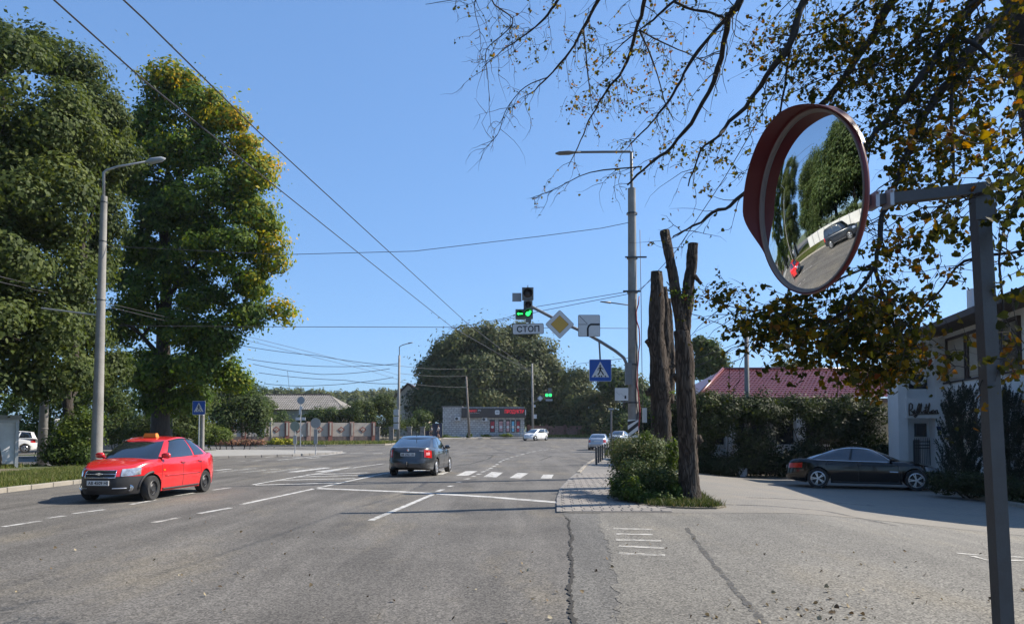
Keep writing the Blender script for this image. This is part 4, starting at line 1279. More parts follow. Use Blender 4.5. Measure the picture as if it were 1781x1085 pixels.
ts_ = mm.build('taxi_sign', MAT_TAXI, taxi, local=True)
mm = MB(); mm.box((S.side(.9, .70, 1, .01)), (.05, .012, .03)); mm.build('side_indicator', MAT_INDIC, taxi, local=True)
mm = MB(); c = S.pos('F', 1e-6, .66, .03)
mm.box(c, (.012, .15, .028)); mm.box(c, (.014, .05, .06)); mm.build('badge', MAT_ALLOY, taxi, local=True)
# front seats and wheel seen through the screen are too dark to tell

# dark grey liftback
hd = R(84)
hx, hy = math.cos(hd), math.sin(hd); lx, ly = -hy, hx
f = Vector((-2.78, 27.6, 0))
xw, yw = OCTAVIA['xw'][1], -(OCTAVIA['W'] / 2 - .05)
cx_ = f.x - hx * xw - lx * yw; cy_ = f.y - hy * xw - ly * yw
octa, S = car('liftback_car', 'dark grey liftback seen from behind, driving over the zebra crossing', (cx_, cy_, 0), hd, OCTAVIA, PAINT_GREY)
mm = MB(); mm.tube([(-2.15, 0, .36), (-2.38, 0, .36), (-2.42, 0, .42), (-2.42, 0, .5)], .022, 8); mm.lathe([(.001, -.03), (.025, -.02), (.03, 0), (.025, .02), (.001, .03)], (-2.42, 0, .52), (0, 0, 1), 12)
mm.build('tow_bar', MAT_BLACK, octa, local=True, smooth=True)
mm = MB(); mm.tube([(-.85, 0, 1.44), (-.98, 0, 1.62)], [.014, .006], 6); mm.build('aerial', MAT_BLACK, octa, local=True)
c = S.pos('R', 1e-6, .955, .012); mm = MB(); mm.lathe([(.045, 0), (.045, .01), (.001, .014)], c, (-1, 0, 0), 16); mm.build('badge', MAT_CHROME, octa, local=True)
c = S.pos('R', -.5, .93, .012); mm = MB(); mm.box(c, (.01, .16, .03)); mm.build('badge', MAT_ALLOY, octa, local=True)
for sg in (1, -1):
    patch(lambda u, v: S.pos('R', sg * (.68 + .2 * u), .77 + .1 * v, .012), 4, 2).build('reversing_light', M('lamp pink', (.65, .3, .3), .15, coat=1), octa, local=True)

# black limousine by the gate
fw = GP(1586, 854); rw = GP(1431, 849.5)
hd = math.atan2(fw.y - rw.y, fw.x - rw.x)
hx, hy = math.cos(hd), math.sin(hd); lx, ly = -hy, hx
mid = (fw + rw) / 2
yw = -(BMW['W'] / 2 - .05)
xm = (BMW['xw'][0] + BMW['xw'][1]) / 2
cx_ = mid.x - hx * xm - lx * yw; cy_ = mid.y - hy * xm - ly * yw
bmw, S = car('limousine_car', 'long black sedan with five spoke alloy wheels parked in the shade', (cx_, cy_, g(cx_, cy_) + .012), hd, BMW, PAINT_BLACK)
mm = MB(); mm.tube([S.side(1.12, .62, -1, .008), S.side(.86, .63, -1, .008)], .016, 6); mm.build('side_vent', MAT_CHROME, bmw, local=True)
# distant cars
car('hatchback_car', 'white hatchback turning towards us in front of the shop', (3.0, 95.5, g(3, 95.5)), R(-125), HATCH, PAINT_WHITE)
car('sedan_car', 'silver sedan seen from behind beside the row of bollards', (7.75, 66.5, 0), R(78), SEDAN2, PAINT_SILVER)
car('sedan_car', 'pale silver car half hidden behind the striped pole base', (12.3, 86, g(12, 86)), R(-112), SEDAN2, PAINT_SILVER)
car('hatchback_car', 'white car behind the trees at the far left edge', (-34.9, 51.2, .14), R(213), HATCH, PAINT_WHITE)
car('off_road_car', 'dark off road car that shows only in the round mirror', (-11.4, 8.0, 0), R(-90), SUV, PAINT_BLUEBLACK)

# ================================================================== POLES, SIGNS, LAMPS
X_, Y_, Z_ = Vector((1, 0, 0)), Vector((0, 1, 0)), Vector((0, 0, 1))
def roundrect(w_, h_, r, n=4):
    out = []
    for cx0, cy0, a0 in ((w_ / 2 - r, h_ / 2 - r, 0), (-w_ / 2 + r, h_ / 2 - r, 90), (-w_ / 2 + r, -h_ / 2 + r, 180), (w_ / 2 - r, -h_ / 2 + r, 270)):
        for k in range(n + 1):
            an = R(a0 + 90 * k / n); out.append((cx0 + r * math.cos(an), cy0 + r * math.sin(an)))
    return out
def rot2(poly, an):
    c, s = math.cos(an), math.sin(an)
    return [(c * x - s * y, s * x + c * y) for x, y in poly]
class Plate:
    """flat sign facing -Y turned by yaw; layers stack towards the viewer"""
    def __init__(s, parent, c, yaw=0.0, roll=0.0):
        s.p = parent; s.c = Vector(c); s.roll = roll
        s.du = Vector((math.cos(yaw), math.sin(yaw), 0)); s.dv = Z_.copy(); s.dn = s.du.cross(s.dv)   # towards the viewer
        s.k = 0
    def layer(s, name, poly, mat, th=.004, lift=None, parent=None):
        m = MB(); z = s.k if lift is None else lift
        m.prism(rot2(poly, s.roll), s.c + s.dn * z, s.du, s.dv, s.dn, th)
        if lift is None: s.k += th
        return m.build(name, mat, parent or s.p)
def circle(r, n=28, cx0=0, cy0=0): return [(cx0 + r * math.cos(2 * math.pi * k / n), cy0 + r * math.sin(2 * math.pi * k / n)) for k in range(n)]
def stroke(pts, wd):
    return ribbon(pts, wd)

def crossing_symbol(pl, s, parent):
    """white triangle with a walking figure and stripes; s = side of sign"""
    k = s / 2
    pl.layer('triangle', [(-.80 * k, -.62 * k), (.80 * k, -.62 * k), (0, .80 * k)], MAT_SIGNW, .003, parent=parent)
    z = pl.k
    def b(poly): pl.layer('pictogram', [(x * k, y * k) for x, y in poly], MAT_PRINT, .003, lift=z, parent=parent)
    b(circle(.085, 12, -.01, .42))
    b([(-.10, .30), (.06, .32), (.10, .05), (-.08, .02)])
    b(stroke([(.0, .04), (.16, -.18), (.30, -.42)], .11))
    b(stroke([(-.04, .05), (-.06, -.16), (-.24, -.42)], .11))
    b(stroke([(-.06, .28), (-.22, .12), (-.20, -.02)], .07))
    b(stroke([(.05, .28), (.18, .16), (.28, .10)], .07))
    for x in (-.52, -.10, .12, .50):
        b([(x - .08, -.60), (x + .06, -.60), (x * .86 + .05, -.46), (x * .86 - .05, -.46)])

# --- main concrete lamp pole by the pollarded trees
YP = 26.0
pb = P(1102, 800, YP); pt = P(1100, 328, YP)
LX, LY = pb.x, YP
lamp = thing('street_lamp', 'tall concrete lamp pole with red cable and traffic signal arm', 'lamp pole', (LX, LY, g(LX, LY) + .05))
m = MB(); m.tube([(LX, LY, g(LX, LY) - .1), (LX, LY, pt.z)], [.20, .135], 20); m.build('pole', MAT_CONC, lamp, smooth=True, sharp=50)
p1 = P(1098, 265, YP); p2 = P(994, 265, YP); p3 = P(966, 268, YP)
m = MB(); m.tube([(LX, LY, pt.z - .9), (LX, LY, pt.z), p1, p1 + Vector((-.06, 0, .02)), p2], [.055, .055, .05, .045, .04], 10); m.build('bracket', MAT_STEEL, lamp, smooth=True)
m = MB()
a0 = P(1000, 265.5, YP); a1 = P(966, 269, YP)
m.tube([a0 + Vector((.2, 0, .01)), a0, a0.lerp(a1, .3), a0.lerp(a1, .8), a1], [.04, .06, .12, .11, .04], 10)
m.v = [(q[0], LY + (q[1] - LY) * 1.3, a0.z + (q[2] - a0.z) * .5) for q in m.v]
m.build('lamp_head', MAT_STEEL, lamp, smooth=True)
for v_ in (372, 449, 508, 634, 700):
    q = P(1100, v_, YP); m = MB(); m.lathe([(.19, -.03), (.195, 0), (.19, .03)], (LX, LY, q.z), (0, 0, 1), 20); m.build('clamp', MAT_DKSTEEL, lamp, smooth=True, sharp=40)
m = MB(); q = P(1100, 449, YP); m.box((LX + .1, LY - .16, q.z), (.75, .05, .05))
m.build('crossarm', MAT_DKSTEEL, lamp)
m = MB(); q = P(1100, 508, YP); m.box((LX - .05, LY - .16, q.z), (.6, .05, .06)); m.build('crossarm', MAT_DKSTEEL, lamp)
m = MB(); rngw = random.Random(2)
m.tube([P(1110 + rngw.uniform(-2, 2) - 2 * math.sin(k * .8), 515 + k * 14, YP - .22) for k in range(19)], .022, 6)
m.build('cable', M('red cable', (.28, .03, .04), .6), lamp, smooth=True)
m = MB(); m.tube([P(1107 + rngw.uniform(-2, 2), 520 + k * 14, YP - .21) for k in range(18)], .018, 6)
m.tube([P(1113, 400, YP), P(1115, 520, YP - .1), P(1118, 760, YP)], .012, 5)
m.build('cable', MAT_WIRE, lamp, smooth=True)
m = MB(); q = P(1120, 722, YP); m.box((q.x, LY - .1, q.z), (.14, .16, .5)); m.build('switch_box', MAT_GALV, lamp)
# arm
arm = [P(1098, 672, YP - .15), P(1093, 640, YP - .2), P(1085, 622, YP - .2), P(1070, 610, YP - .2), P(1046, 595, YP - .2), P(1020, 580, YP - .2), P(966, 555, YP - .2), P(924, 533, YP - .2)]
m = MB(); m.tube(arm, .055, 10); m.tube([P(1042, 592, YP - .22), P(1044, 627, YP - .22)], .03, 8)
m.box(P(1093, 650, YP - .15), (.22, .2, .75)); m.build('signal_arm', MAT_STEEL, lamp, smooth=True, sharp=40)

# striped hazard plate at the foot
hz = P(1101, 745, YP - .28)
hp = thing('hazard_plate', 'black and white diagonally striped plate at the foot of the pole', 'sign', (hz.x, hz.y, hz.z - .4))
pl = Plate(hp, hz, 0.0)
pl.layer('plate', roundrect(.36, .62, .02), MAT_SIGNW, .01)
z0 = pl.k
for k, off in enumerate((-.30, -.02, .26)):
    poly = [(-.18, off - .02), (.18, off + .26), (.18, off + .12), (-.18, off - .16)]
    poly = [(x, max(-.31, min(.31, y))) for x, y in poly]
    pl.layer('stripe', poly, MAT_PRINT, .003, lift=z0)
# brackets joining plate to pole
m = MB(); m.box((hz.x, hz.y + .06, hz.z), (.1, .12, .06)); m.build('bracket', MAT_GALV, hp)

# traffic light with green left section
tl = P(913, 532, YP - .2)
tlo = thing('traffic_light', 'traffic signal with two lit green sections above the stop plate', 'traffic light', tl)
MAT_TLBODY = M('signal body', (.14, .145, .14), .55, var=.15, vscale=6)
MAT_LENSDK = M('dark lens', (.05, .045, .045), .25)
def emis(name, col, st):
    m = bpy.data.materials.new(name); m.use_nodes = True
    b = m.node_tree.nodes['Principled BSDF']; b.inputs['Base Color'].default_value = (*col, 1)
    b.inputs['Emission Color'].default_value = (*col, 1); b.inputs['Emission Strength'].default_value = st
    return m
MAT_GREEN = emis('green lamp', (.02, .8, .12), 1.6)
MAT_GREENDIM = M('green lens dim', (.012, .10, .03), .3)
def section(u, v, wpx, hpx, lens, mat, Y=YP - .25, depth=.24, parent=tlo):
    c = P(u, v, Y); w_, h_ = wpx * Y / F, hpx * Y / F
    mb = MB(); mb.box(c + Vector((0, depth / 2, 0)), (w_, depth, h_)); so = mb.build('signal_section', MAT_TLBODY, parent)
    mb = MB(); mb.lathe([(lens, 0), (lens * .95, .02), (.001, .035)], c + Vector((0, -.004, 0)), (0, -1, 0), 20); mb.build('lens', mat, so, smooth=True)
    # visor: upper three quarters of a tube
    mb = MB(); n = 18
    vs, fs = [], []
    for k in range(n + 1):
        an = R(-35) + R(250) * k / n
        for r_, y in ((lens * 1.06, -.01), (lens * 1.06, -.16 - .05 * math.sin(an)), (lens * 1.12, -.16 - .05 * math.sin(an)), (lens * 1.12, -.01)):
            vs.append(c + Vector((r_ * math.cos(an), y, r_ * math.sin(an))))
    for k in range(n):
        for j in range(3):
            fs.append((k * 4 + j, k * 4 + j + 1, k * 4 + 4 + j + 1, k * 4 + 4 + j))
    mb.add(vs, fs); mb.build('visor', MAT_TLBODY, so)
    return so, c
section(918, 510, 20, 21, .155, MAT_LENSDK)
section(918.5, 530, 15.5, 15, .105, MAT_LENSDK)
so1, c1 = section(919, 545, 16, 17, .125, MAT_GREENDIM)
so2, c2 = section(904, 546, 15, 17, .115, MAT_GREENDIM)
mb = MB(); cc = c2 + Vector((0, -.045, 0))
mb.prism([(-.1, 0), (-.035, .055), (-.035, .02), (.1, .02), (.1, -.02), (-.035, -.02), (-.035, -.055)], cc, X_, Z_, -Y_, .006); mb.build('arrow', MAT_GREEN, so2)
mb = MB(); cc = c1 + Vector((0, -.045, 0))
mb.prism(circle(.075, 14, -.02, -.02), cc, X_, Z_, -Y_, .006); mb.prism([(-.02, .03), (.06, .105), (.11, .03), (.07, .03), (.06, -.05), (.0, -.05)], cc + Vector((0, -.004, 0)), X_, Z_, -Y_, .006); mb.build('arrow', MAT_GREEN, so1)
mb = MB(); c = P(899, 517, YP - .1); mb.box(c, (16 * YP / F, .02, 15 * YP / F)); mb.build('back_plate', MAT_SIGNBACK, tlo)
mb = MB(); mb.tube([P(918, 500, YP - .15), P(918, 496, YP - .15)], .015, 6); mb.tube([P(921, 553, YP - .2), P(921, 566, YP - .2)], .04, 8); mb.box(P(919, 557, YP - .16), (.2, .14, .14)); mb.build('bracket', MAT_STEEL, tlo)

# СТОП plate
c = P(918.5, 572, YP - .3)
st = thing('stop_plate', 'white plate with black lettering under the traffic signal', 'sign', c)
pl = Plate(st, c, 0.0, R(1.5))
pl.layer('rim', roundrect(54 * YP / F, 18.5 * YP / F, .05), MAT_PRINT, .008)
pl.layer('plate', roundrect(52.5 * YP / F, 17 * YP / F, .045), MAT_SIGNW, .004)
text_part('lettering', 'СТОП', .25, MAT_PRINT, st, (0, -.014, 0), (math.cos(R(1.5)), 0, math.sin(R(1.5))), (-math.sin(R(1.5)), 0, math.cos(R(1.5))), width=39 * YP / F, height=11 * YP / F, bold=.006, depth=.003)
# main-road diamond
c = P(973.5, 564, YP - .3)
ds = thing('priority_sign', 'white diamond road sign with amber centre on the signal arm', 'sign', c)
pl = Plate(ds, c, 0.0, R(45)); sd = 36 * YP / F
pl.layer('rim', roundrect(sd, sd, .05), MAT_SIGNBACK, .01)
pl.layer('plate', roundrect(sd - .025, sd - .025, .045), MAT_SIGNW, .004)
pl.layer('amber_field_edge', roundrect(sd * .62, sd * .62, .01), MAT_PRINT, .003)
pl.layer('amber_field', roundrect(sd * .60, sd * .60, .01), MAT_SIGNYEL, .003)
# direction-of-main-road plate
c = P(1024.5, 566.5, YP - .3)
ms = thing('main_road_plate', 'white square plate showing the main road bending right', 'sign', c)
pl = Plate(ms, c, 0.0); sd = 38 * YP / F
pl.layer('rim', roundrect(sd, sd, .05), MAT_PRINT, .008)
pl.layer('plate', roundrect(sd - .025, sd - .025, .045), MAT_SIGNW, .004)
z0 = pl.k; h = sd / 2
pl.layer('thick_line', ribbon([(-.06 * sd, -.48 * sd), (-.06 * sd, -.12 * sd), (-.01 * sd, .0), (.08 * sd, .06 * sd), (.48 * sd, .06 * sd)], .055 * 1.2), MAT_PRINT, .003, lift=z0)
pl.layer('thin_line', ribbon([(-.48 * sd, .06 * sd), (-.07 * sd, .06 * sd)], .016), MAT_PRINT, .003, lift=z0)
pl.layer('thin_line', ribbon([(-.45 * sd, .46 * sd), (-.08 * sd, .09 * sd)], .016), MAT_PRINT, .003, lift=z0)
# crossing sign on the arm
c = P(1044, 644, YP - .3)
cs = thing('crossing_sign', 'blue pedestrian crossing sign hanging from the signal arm', 'sign', c)
pl = Plate(cs, c, 0.0); sd = 38 * YP / F
pl.layer('rim', roundrect(sd, sd, .04), MAT_SIGNW, .008)
bl = pl.layer('plate', roundrect(sd - .02, sd - .02, .035), MAT_SIGNBLUE, .004)
crossing_symbol(pl, sd, bl)
# small white plate on the pole
c = P(1081, 685.5, YP - .25)
sp = thing('small_plate', 'small white plate with a faint drawing on the lamp pole', 'sign', c)
pl = Plate(sp, c, 0.0)
pl.layer('plate', roundrect(23 * YP / F, 22 * YP / F, .02), MAT_SIGNW, .01); z0 = pl.k
pl.layer('drawing', ribbon([(-.18, .08), (-.08, -.02), (-.02, .04), (.06, -.06), (.16, -.04)], .012), MAT_SIGNBACK, .003, lift=z0)
pl.layer('mark', [(.10, -.15), (.16, -.15), (.16, -.05), (.10, -.05)], MAT_PRINT, .003, lift=z0)
m = MB(); m.tube([c + Vector((-.2, .02, -.27)), c + Vector((.25, .05, -.27))], .015, 6); m.build('bracket', MAT_STEEL, sp)

# --- left lamp pole
YL_ = 25.6
pb = P(168, 790, YL_); pt = P(181, 342, YL_)
l2 = thing('street_lamp', 'concrete lamp pole behind the red car in front of the trees', 'lamp pole', (pb.x, YL_, g(pb.x, YL_) + .11))
m = MB(); m.tube([(pb.x, YL_, 0), (pt.x, YL_, pt.z)], [.19, .105], 20); m.build('pole', MAT_CONC, l2, smooth=True, sharp=50)
m = MB(); m.tube([(pt.x, YL_, pt.z - .6), P(180.5, 300, YL_), P(186, 296, YL_), P(205, 290, YL_), P(255, 281, YL_)], [.045, .045, .04, .036, .03], 8); m.build('bracket', MAT_GALV, l2, smooth=True)
m = MB(); a0 = P(254, 282, YL_); a1 = P(288, 276, YL_); m.tube([a0, a0.lerp(a1, .25), a0.lerp(a1, .8), a1], [.04, .11, .09, .02], 10); m.build('lamp_head', MAT_SIGNBACK, l2, smooth=True)
for v_ in (352, 420, 522):
    q = P(175, v_, YL_); x = np.interp(v_, [342, 790], [pt.x, pb.x]); rr_ = np.interp(v_, [342, 790], [.112, .196])
    m = MB(); m.lathe([(rr_, -.02), (rr_ + .01, 0), (rr_, .02)], (x, YL_, q.z), (0, 0, 1), 20); m.build('clamp', MAT_DKSTEEL, l2, smooth=True)
m = MB(); q0 = P(168, 548, YL_); q1 = P(72, 536, YL_); m.tube([q0, q1], .03, 8); m.build('bracket', MAT_GALV, l2)
# --- second concrete pole at far left
q = GP(76, 803)
YQ = 36.0; q0 = P(72, 806, YQ); q1 = P(80, 640, YQ)
l3 = thing('utility_pole', 'weathered concrete pole between the notice board and the dark trunk', 'pole', (q0.x, YQ, .11))
m = MB(); m.tube([(q0.x, YQ, 0), (q1.x, YQ, q1.z), (q1.x + .05, YQ, q1.z + 3)], [.22, .17, .12], 16); m.build('pole', MAT_CONC, l3, smooth=True)
for v_ in (705, 745, 775):
    z = P(75, v_, YQ).z; m = MB(); m.lathe([(.2, -.02), (.215, 0), (.2, .02)], (q0.x + (z / 4) * .13, YQ, z), (0, 0, 1), 16); m.build('band', MAT_DKCONC, l3, smooth=True)

# --- left side signs
def post(parent, x, y, z0, z1, r=.03, mat=MAT_GALV, lean=0.0):
    m = MB(); m.tube([(x, y, z0), (x + lean, y, z1)], r, 10); return m.build('post', mat, parent, smooth=True, sharp=50)
q = P(346, 709, 41.5)
cs2 = thing('crossing_sign', 'dark blue pedestrian crossing sign on a pale post behind the red car', 'sign', (q.x, 41.5, .0))
post(cs2, q.x, 41.56, -.05, q.z + .3)
pl = Plate(cs2, q, R(-8)); sd = 24 * 41.5 / F
pl.layer('rim', roundrect(sd, sd, .04), MAT_SIGNW, .008); bl = pl.layer('plate', roundrect(sd - .03, sd - .03, .035), MAT_SIGNBLUE, .004); crossing_symbol(pl, sd * .95, bl)
q2 = P(352.5, 720, 42.6)
pst = thing('marker_post', 'stout pale concrete post just right of the crossing sign post', 'post', (q2.x, 42.6, 0)); m = MB(); m.tube([(q2.x, 42.6, -.05), (q2.x, 42.6, P(352, 700, 42.6).z)], [.12, .10], 12); m.build('post', MAT_CONC, pst, smooth=True, sharp=50)
m = MB(); m.box((q2.x, 42.5, P(352, 711, 42.6).z), (.18, .1, .7)); m.build('side_sign', MAT_SIGNW, pst)
q = P(300, 712, 46.5)
rs = thing('round_sign', 'pale round sign seen from the back under the maple tree', 'sign', (q.x, 46.5, .13))
post(rs, q.x + .02, 46.42, .05, q.z + 1.2, .035, MAT_DKSTEEL)
pl = Plate(rs, q, R(5)); pl.layer('disc', circle(.34), M('sign back pale', (.5, .53, .56), .45, var=.06, vscale=5), .01)
q = P(263, 707, 45.5)
tl2 = thing('traffic_light', 'small dark signal head on a thin post above the taxi roof', 'traffic light', (q.x, 45.5, .13))
post(tl2, q.x, 45.55, .05, q.z + .95, .035, MAT_GALV)
m = MB(); m.box(q, (.34, .22, .85)); m.build('signal_body', MAT_TLBODY, tl2)
for dz in (.2, -.22):
    m = MB(); m.lathe([(.13, 0), (.12, .02), (.001, .03)], q + Vector((.02, -.11, dz)), (0, -1, 0), 16); m.build('lens', M('white lens', (.55, .55, .52), .35), tl2, smooth=True)
    m = MB(); n = 10; vs = []; fs = []
    for k in range(n + 1):
        an = math.pi * k / n
        for r_, y in ((.14, -.11), (.14, -.26), (.155, -.26), (.155, -.11)): vs.append(q + Vector((.02 + r_ * math.cos(an), y, dz + r_ * math.sin(an))))
    for k in range(n):
        for j in range(3): fs.append((k * 4 + j, k * 4 + j + 1, k * 4 + j + 5, k * 4 + j + 4))
    m.add(vs, fs); m.build('visor', MAT_TLBODY, tl2)
# island keep-right posts, seen from behind
for (u, v, Yd, rpx, mt, lab, pu0, pu1) in ((513, 741, 51.0, 8.5, M('sign back green grey', (.2, .25, .22), .5, var=.1), 'greenish round sign back with a grey panel on the traffic island', 757, 772), (549, 735.5, 50.0, 9, MAT_SIGNBACK, 'grey round sign back with a grey panel near the island tip', 746, 772)):
    q = P(u, v, Yd)
    o = thing('island_sign', lab, 'sign', (q.x, Yd, .13), group='signs on the traffic island')
    post(o, q.x, Yd + .05, .05, q.z, .03)
    pl = Plate(o, q, 0); pl.layer('disc', circle(rpx * Yd / F), mt, .01)
    c = P(u, (pu0 + pu1) / 2, Yd); m = MB(); m.box((c.x, Yd, c.z), (.24, .04, (pu1 - pu0) * Yd / F)); m.build('panel', MAT_SIGNBACK, o)
q = P(523.5, 696, 74.0)
o = thing('tall_round_sign', 'pale round sign on a tall post with small plates by the diamond fence', 'sign', (q.x, 74, 0))
post(o, q.x - .03, 74.06, -.05, q.z + .3, .05)
pl = Plate(o, q, 0); pl.layer('disc', circle(.38), MAT_SIGNBACK, .01)
for (u, v, w_, h_) in ((524, 709, 5, 5), (522, 716, 4, 9), (518, 728, 8, 5), (528, 728, 7, 5), (525, 757, 3, 4)):
    c = P(u, v, 73.9); m = MB(); m.box(c, (w_ * 74 / F, .05, h_ * 74 / F)); m.build('small_plate', MAT_SIGNW, o)

# --- far poles
def far_pole(name, label, u0, v0, u1, v1, Yd, r0, r1, mat, cat='pole'):
    a = P(u0, v0, Yd); b = P(u1, v1, Yd); zg = g(a.x, Yd)
    o = thing(name, label, cat, (a.x, Yd, zg))
    m = MB(); m.tube([(a.x, Yd, zg - .1), (b.x, Yd, b.z)], [r0, r1], 12); m.build('pole', mat, o, smooth=True)
    return o, a, b
o, a, b = far_pole('street_lamp', 'slim far lamp pole with a metal cabinet left of the house', 692.5, 766, 694.5, 618, 84, .19, .12, MAT_CONC, 'lamp pole')
m = MB(); m.tube([b, P(694.8, 603, 84), P(700, 600, 84), P(712, 596.5, 84)], .05, 6); m.tube([P(710, 597, 84), P(718, 595.5, 84)], [.09, .05], 6); m.build('lamp_bracket', MAT_STEEL, o, smooth=True)
for v0, v1 in ((712, 722), (724, 734), (736, 746)):
    c = P(689, (v0 + v1) / 2, 83.7); m = MB(); m.box(c, (8.5 * 84 / F, .35, (v1 - v0) * 84 / F)); m.build('cabinet', MAT_GALV, o)
far_pole('wooden_pole', 'leaning weathered wooden pole in front of the stone shop', 816.5, 762, 811, 655, 103, .17, .12, MAT_WOOD)
o, a, b = far_pole('street_lamp', 'far grey pole carrying a small green traffic signal beside the shop', 927, 757, 925.5, 632, 105, .17, .12, MAT_CONC, 'lamp pole')
m = MB()
for (u, v, w_, h_) in ((930, 706, 3, 4), (931, 724, 5, 7)):
    m = MB(); m.box(P(u, v, 104.7), (w_ * 105 / F, .2, h_ * 105 / F)); m.build('meter_box', MAT_SIGNW, o)
m = MB(); m.tube([P(927, 700, 105), P(945, 690, 105), P(962, 686, 105)], .06, 6); m.build('arm', MAT_STEEL, o)
c = P(939.5, 692.5, 104.6)
o = thing('priority_sign', 'small distant diamond sign left of the far green signal', 'sign', c)
pl = Plate(o, c, 0, R(45)); pl.layer('plate', roundrect(.62, .62, .04), MAT_SIGNBACK, .012); pl.layer('field', roundrect(.38, .38, .01), MAT_SIGNW, .006)
c = P(954, 687, 104.6)
o = thing('traffic_light', 'tiny distant traffic signal glowing green in front of the dark trees', 'traffic light', c)
m = MB(); m.box(c, (.95, .25, .7)); m.box(c + Vector((.2, 0, .65)), (.45, .25, .7)); m.build('signal_body', MAT_TLBODY, o)
for dx in (-.24, .24):
    m = MB(); m.prism(circle(.2, 14), c + Vector((dx, -.13, 0)), X_, Z_, -Y_, .02); m.build('lens', MAT_GREEN, o)
c = P(955, 695.5, 104.6)
o = thing('stop_plate', 'pale plate below the distant green signal', 'sign', c)
m = MB(); m.box(c, (.95, .03, .28)); m.build('plate', MAT_SIGNBACK, o)
# distant arm lamp right of centre (thin luminaire behind main pole)
o, a, b = far_pole('street_lamp', 'distant lamp with a short arm showing left of the main pole', 1106, 760, 1104, 529, 60, .16, .11, MAT_CONC, 'lamp pole')
m = MB(); m.tube([P(1104, 532, 60), P(1060, 526, 60)], .05, 6); m.tube([P(1062, 526.3, 60), P(1044, 524.5, 60)], [.1, .05], 6); m.build('lamp_bracket', MAT_STEEL, o, smooth=True)
# utility pole over the roof
o, a, b = far_pole('utility_pole', 'grey utility pole with coiled cable rising in front of the tiled roof', 1300, 800, 1298, 556, 34.5, .13, .10, MAT_DKCONC)
m = MB()
for (u, v, r_) in ((1311, 580, 7), (1289, 592, 6), (1309, 576, 5)):
    m.tube([P(u + r_ * math.cos(k * .35) , v + 1.3 * r_ * math.sin(k * .35), 34.3) for k in range(19)], .012, 5)
m.build('cable_coil', MAT_WIRE, o)
m = MB(); m.tube([P(1309, 595, 34.2), P(1310, 598, 34.2), P(1311, 608, 34.2), P(1311, 611, 34.2)], [.04, .09, .09, .04], 10); m.build('joint_box', MAT_BLACK, o, smooth=True)
m = MB(); m.tube([P(1298, 566, 34.4), P(1296, 640, 34.3)], .012, 5); m.build('cable', MAT_WIRE, o)

# --- bollards and the slim post
bl0 = None
bp_ = [(1037, 809), (1041, 805.5), (1044.5, 803), (1048, 800.5), (1052.5, 797), (1056, 795), (1060.5, 792)]
ordn = ['nearest', 'second', 'third', 'fourth', 'fifth', 'sixth', 'farthest']
for k, (u, v) in enumerate(bp_):
    p = GP(u, v); p.z = g(p.x, p.y) + .05
    lab = '%s black bollard of the row along the pavement edge' % ordn[k]
    if bl0 is None:
        bl0 = thing('bollard', lab, 'bollard', p, 0, 'bollards along the pavement')
        m = MB(); m.tube([(0, 0, -.05), (0, 0, .78)], .05, 12); m.build('post', MAT_DKSTEEL, bl0, local=True, smooth=True, sharp=50)
        m = MB(); m.lathe([(.06, .76), (.062, .8), (.045, .84), (.001, .855)], (0, 0, 0), (0, 0, 1), 12); m.build('cap', MAT_DKSTEEL, bl0, local=True, smooth=True)
    else:
        c = copy_tree(bl0); c.location = p; c['label'] = lab
p = GP(1063.5, 802); 
o = thing('slim_post', 'slim grey post with a small twin head beside the bollards', 'post', (p.x, p.y, .05))
zt_ = P(1063.5, 712, p.y).z
post(o, p.x, p.y, 0, zt_, .05, MAT_STEEL)
m = MB(); m.box((p.x, p.y, zt_ + .03), (.28, .1, .08)); m.build('head', MAT_GALV, o)

# --- notice board at the left edge
q1 = P(31, 810, 31.5); zt_ = P(0, 727, 31.5).z - .11; zb_ = P(0, 806, 31.5).z - .11
o = thing('notice_board', 'pale metal notice board on the verge at the left edge', 'board', (q1.x, 31.5, .11), R(38))
m = MB(); m.bx(-1.9, -.12, -.03, .03, zb_ + .12, zt_ - .2); m.build('panel', M('board panel', (.62, .64, .67), .35, var=.12, vscale=2), o, local=True)
for x0_ in (-.12, -2.0):
    m = MB(); m.bx(x0_, x0_ + .12, -.1, .1, -.06, zt_ - .05); m.build('post', MAT_GALV, o, local=True)
m = MB(); m.bx(-1.88, -.12, -.08, .08, zt_ - .2, zt_ - .05); m.build('top_rail', MAT_GALV, o, local=True)
m = MB(); m.bx(-1.88, -.12, -.08, .08, zb_, zb_ + .12); m.build('bottom_rail', MAT_GALV, o, local=True)
m = MB(); m.bx(-2.08, .08, -.2, .2, zt_ - .05, zt_ + .12); m.build('header', MAT_SIGNBACK, o, local=True)
o = thing('marker_plate', 'narrow white marker plate on a stake among the left bushes', 'sign', (P(103, 745, 37).x, 37, .11))
m = MB(); m.tube([(P(103, 745, 37).x, 37, .05), (P(103, 745, 37).x, 37, P(103, 735, 37).z)], .02, 6); m.build('post', MAT_GALV, o)
pl = Plate(o, P(103.5, 737, 36.95), R(60)); pl.layer('plate', roundrect(.5, .5, .1), MAT_SIGNW, .01)

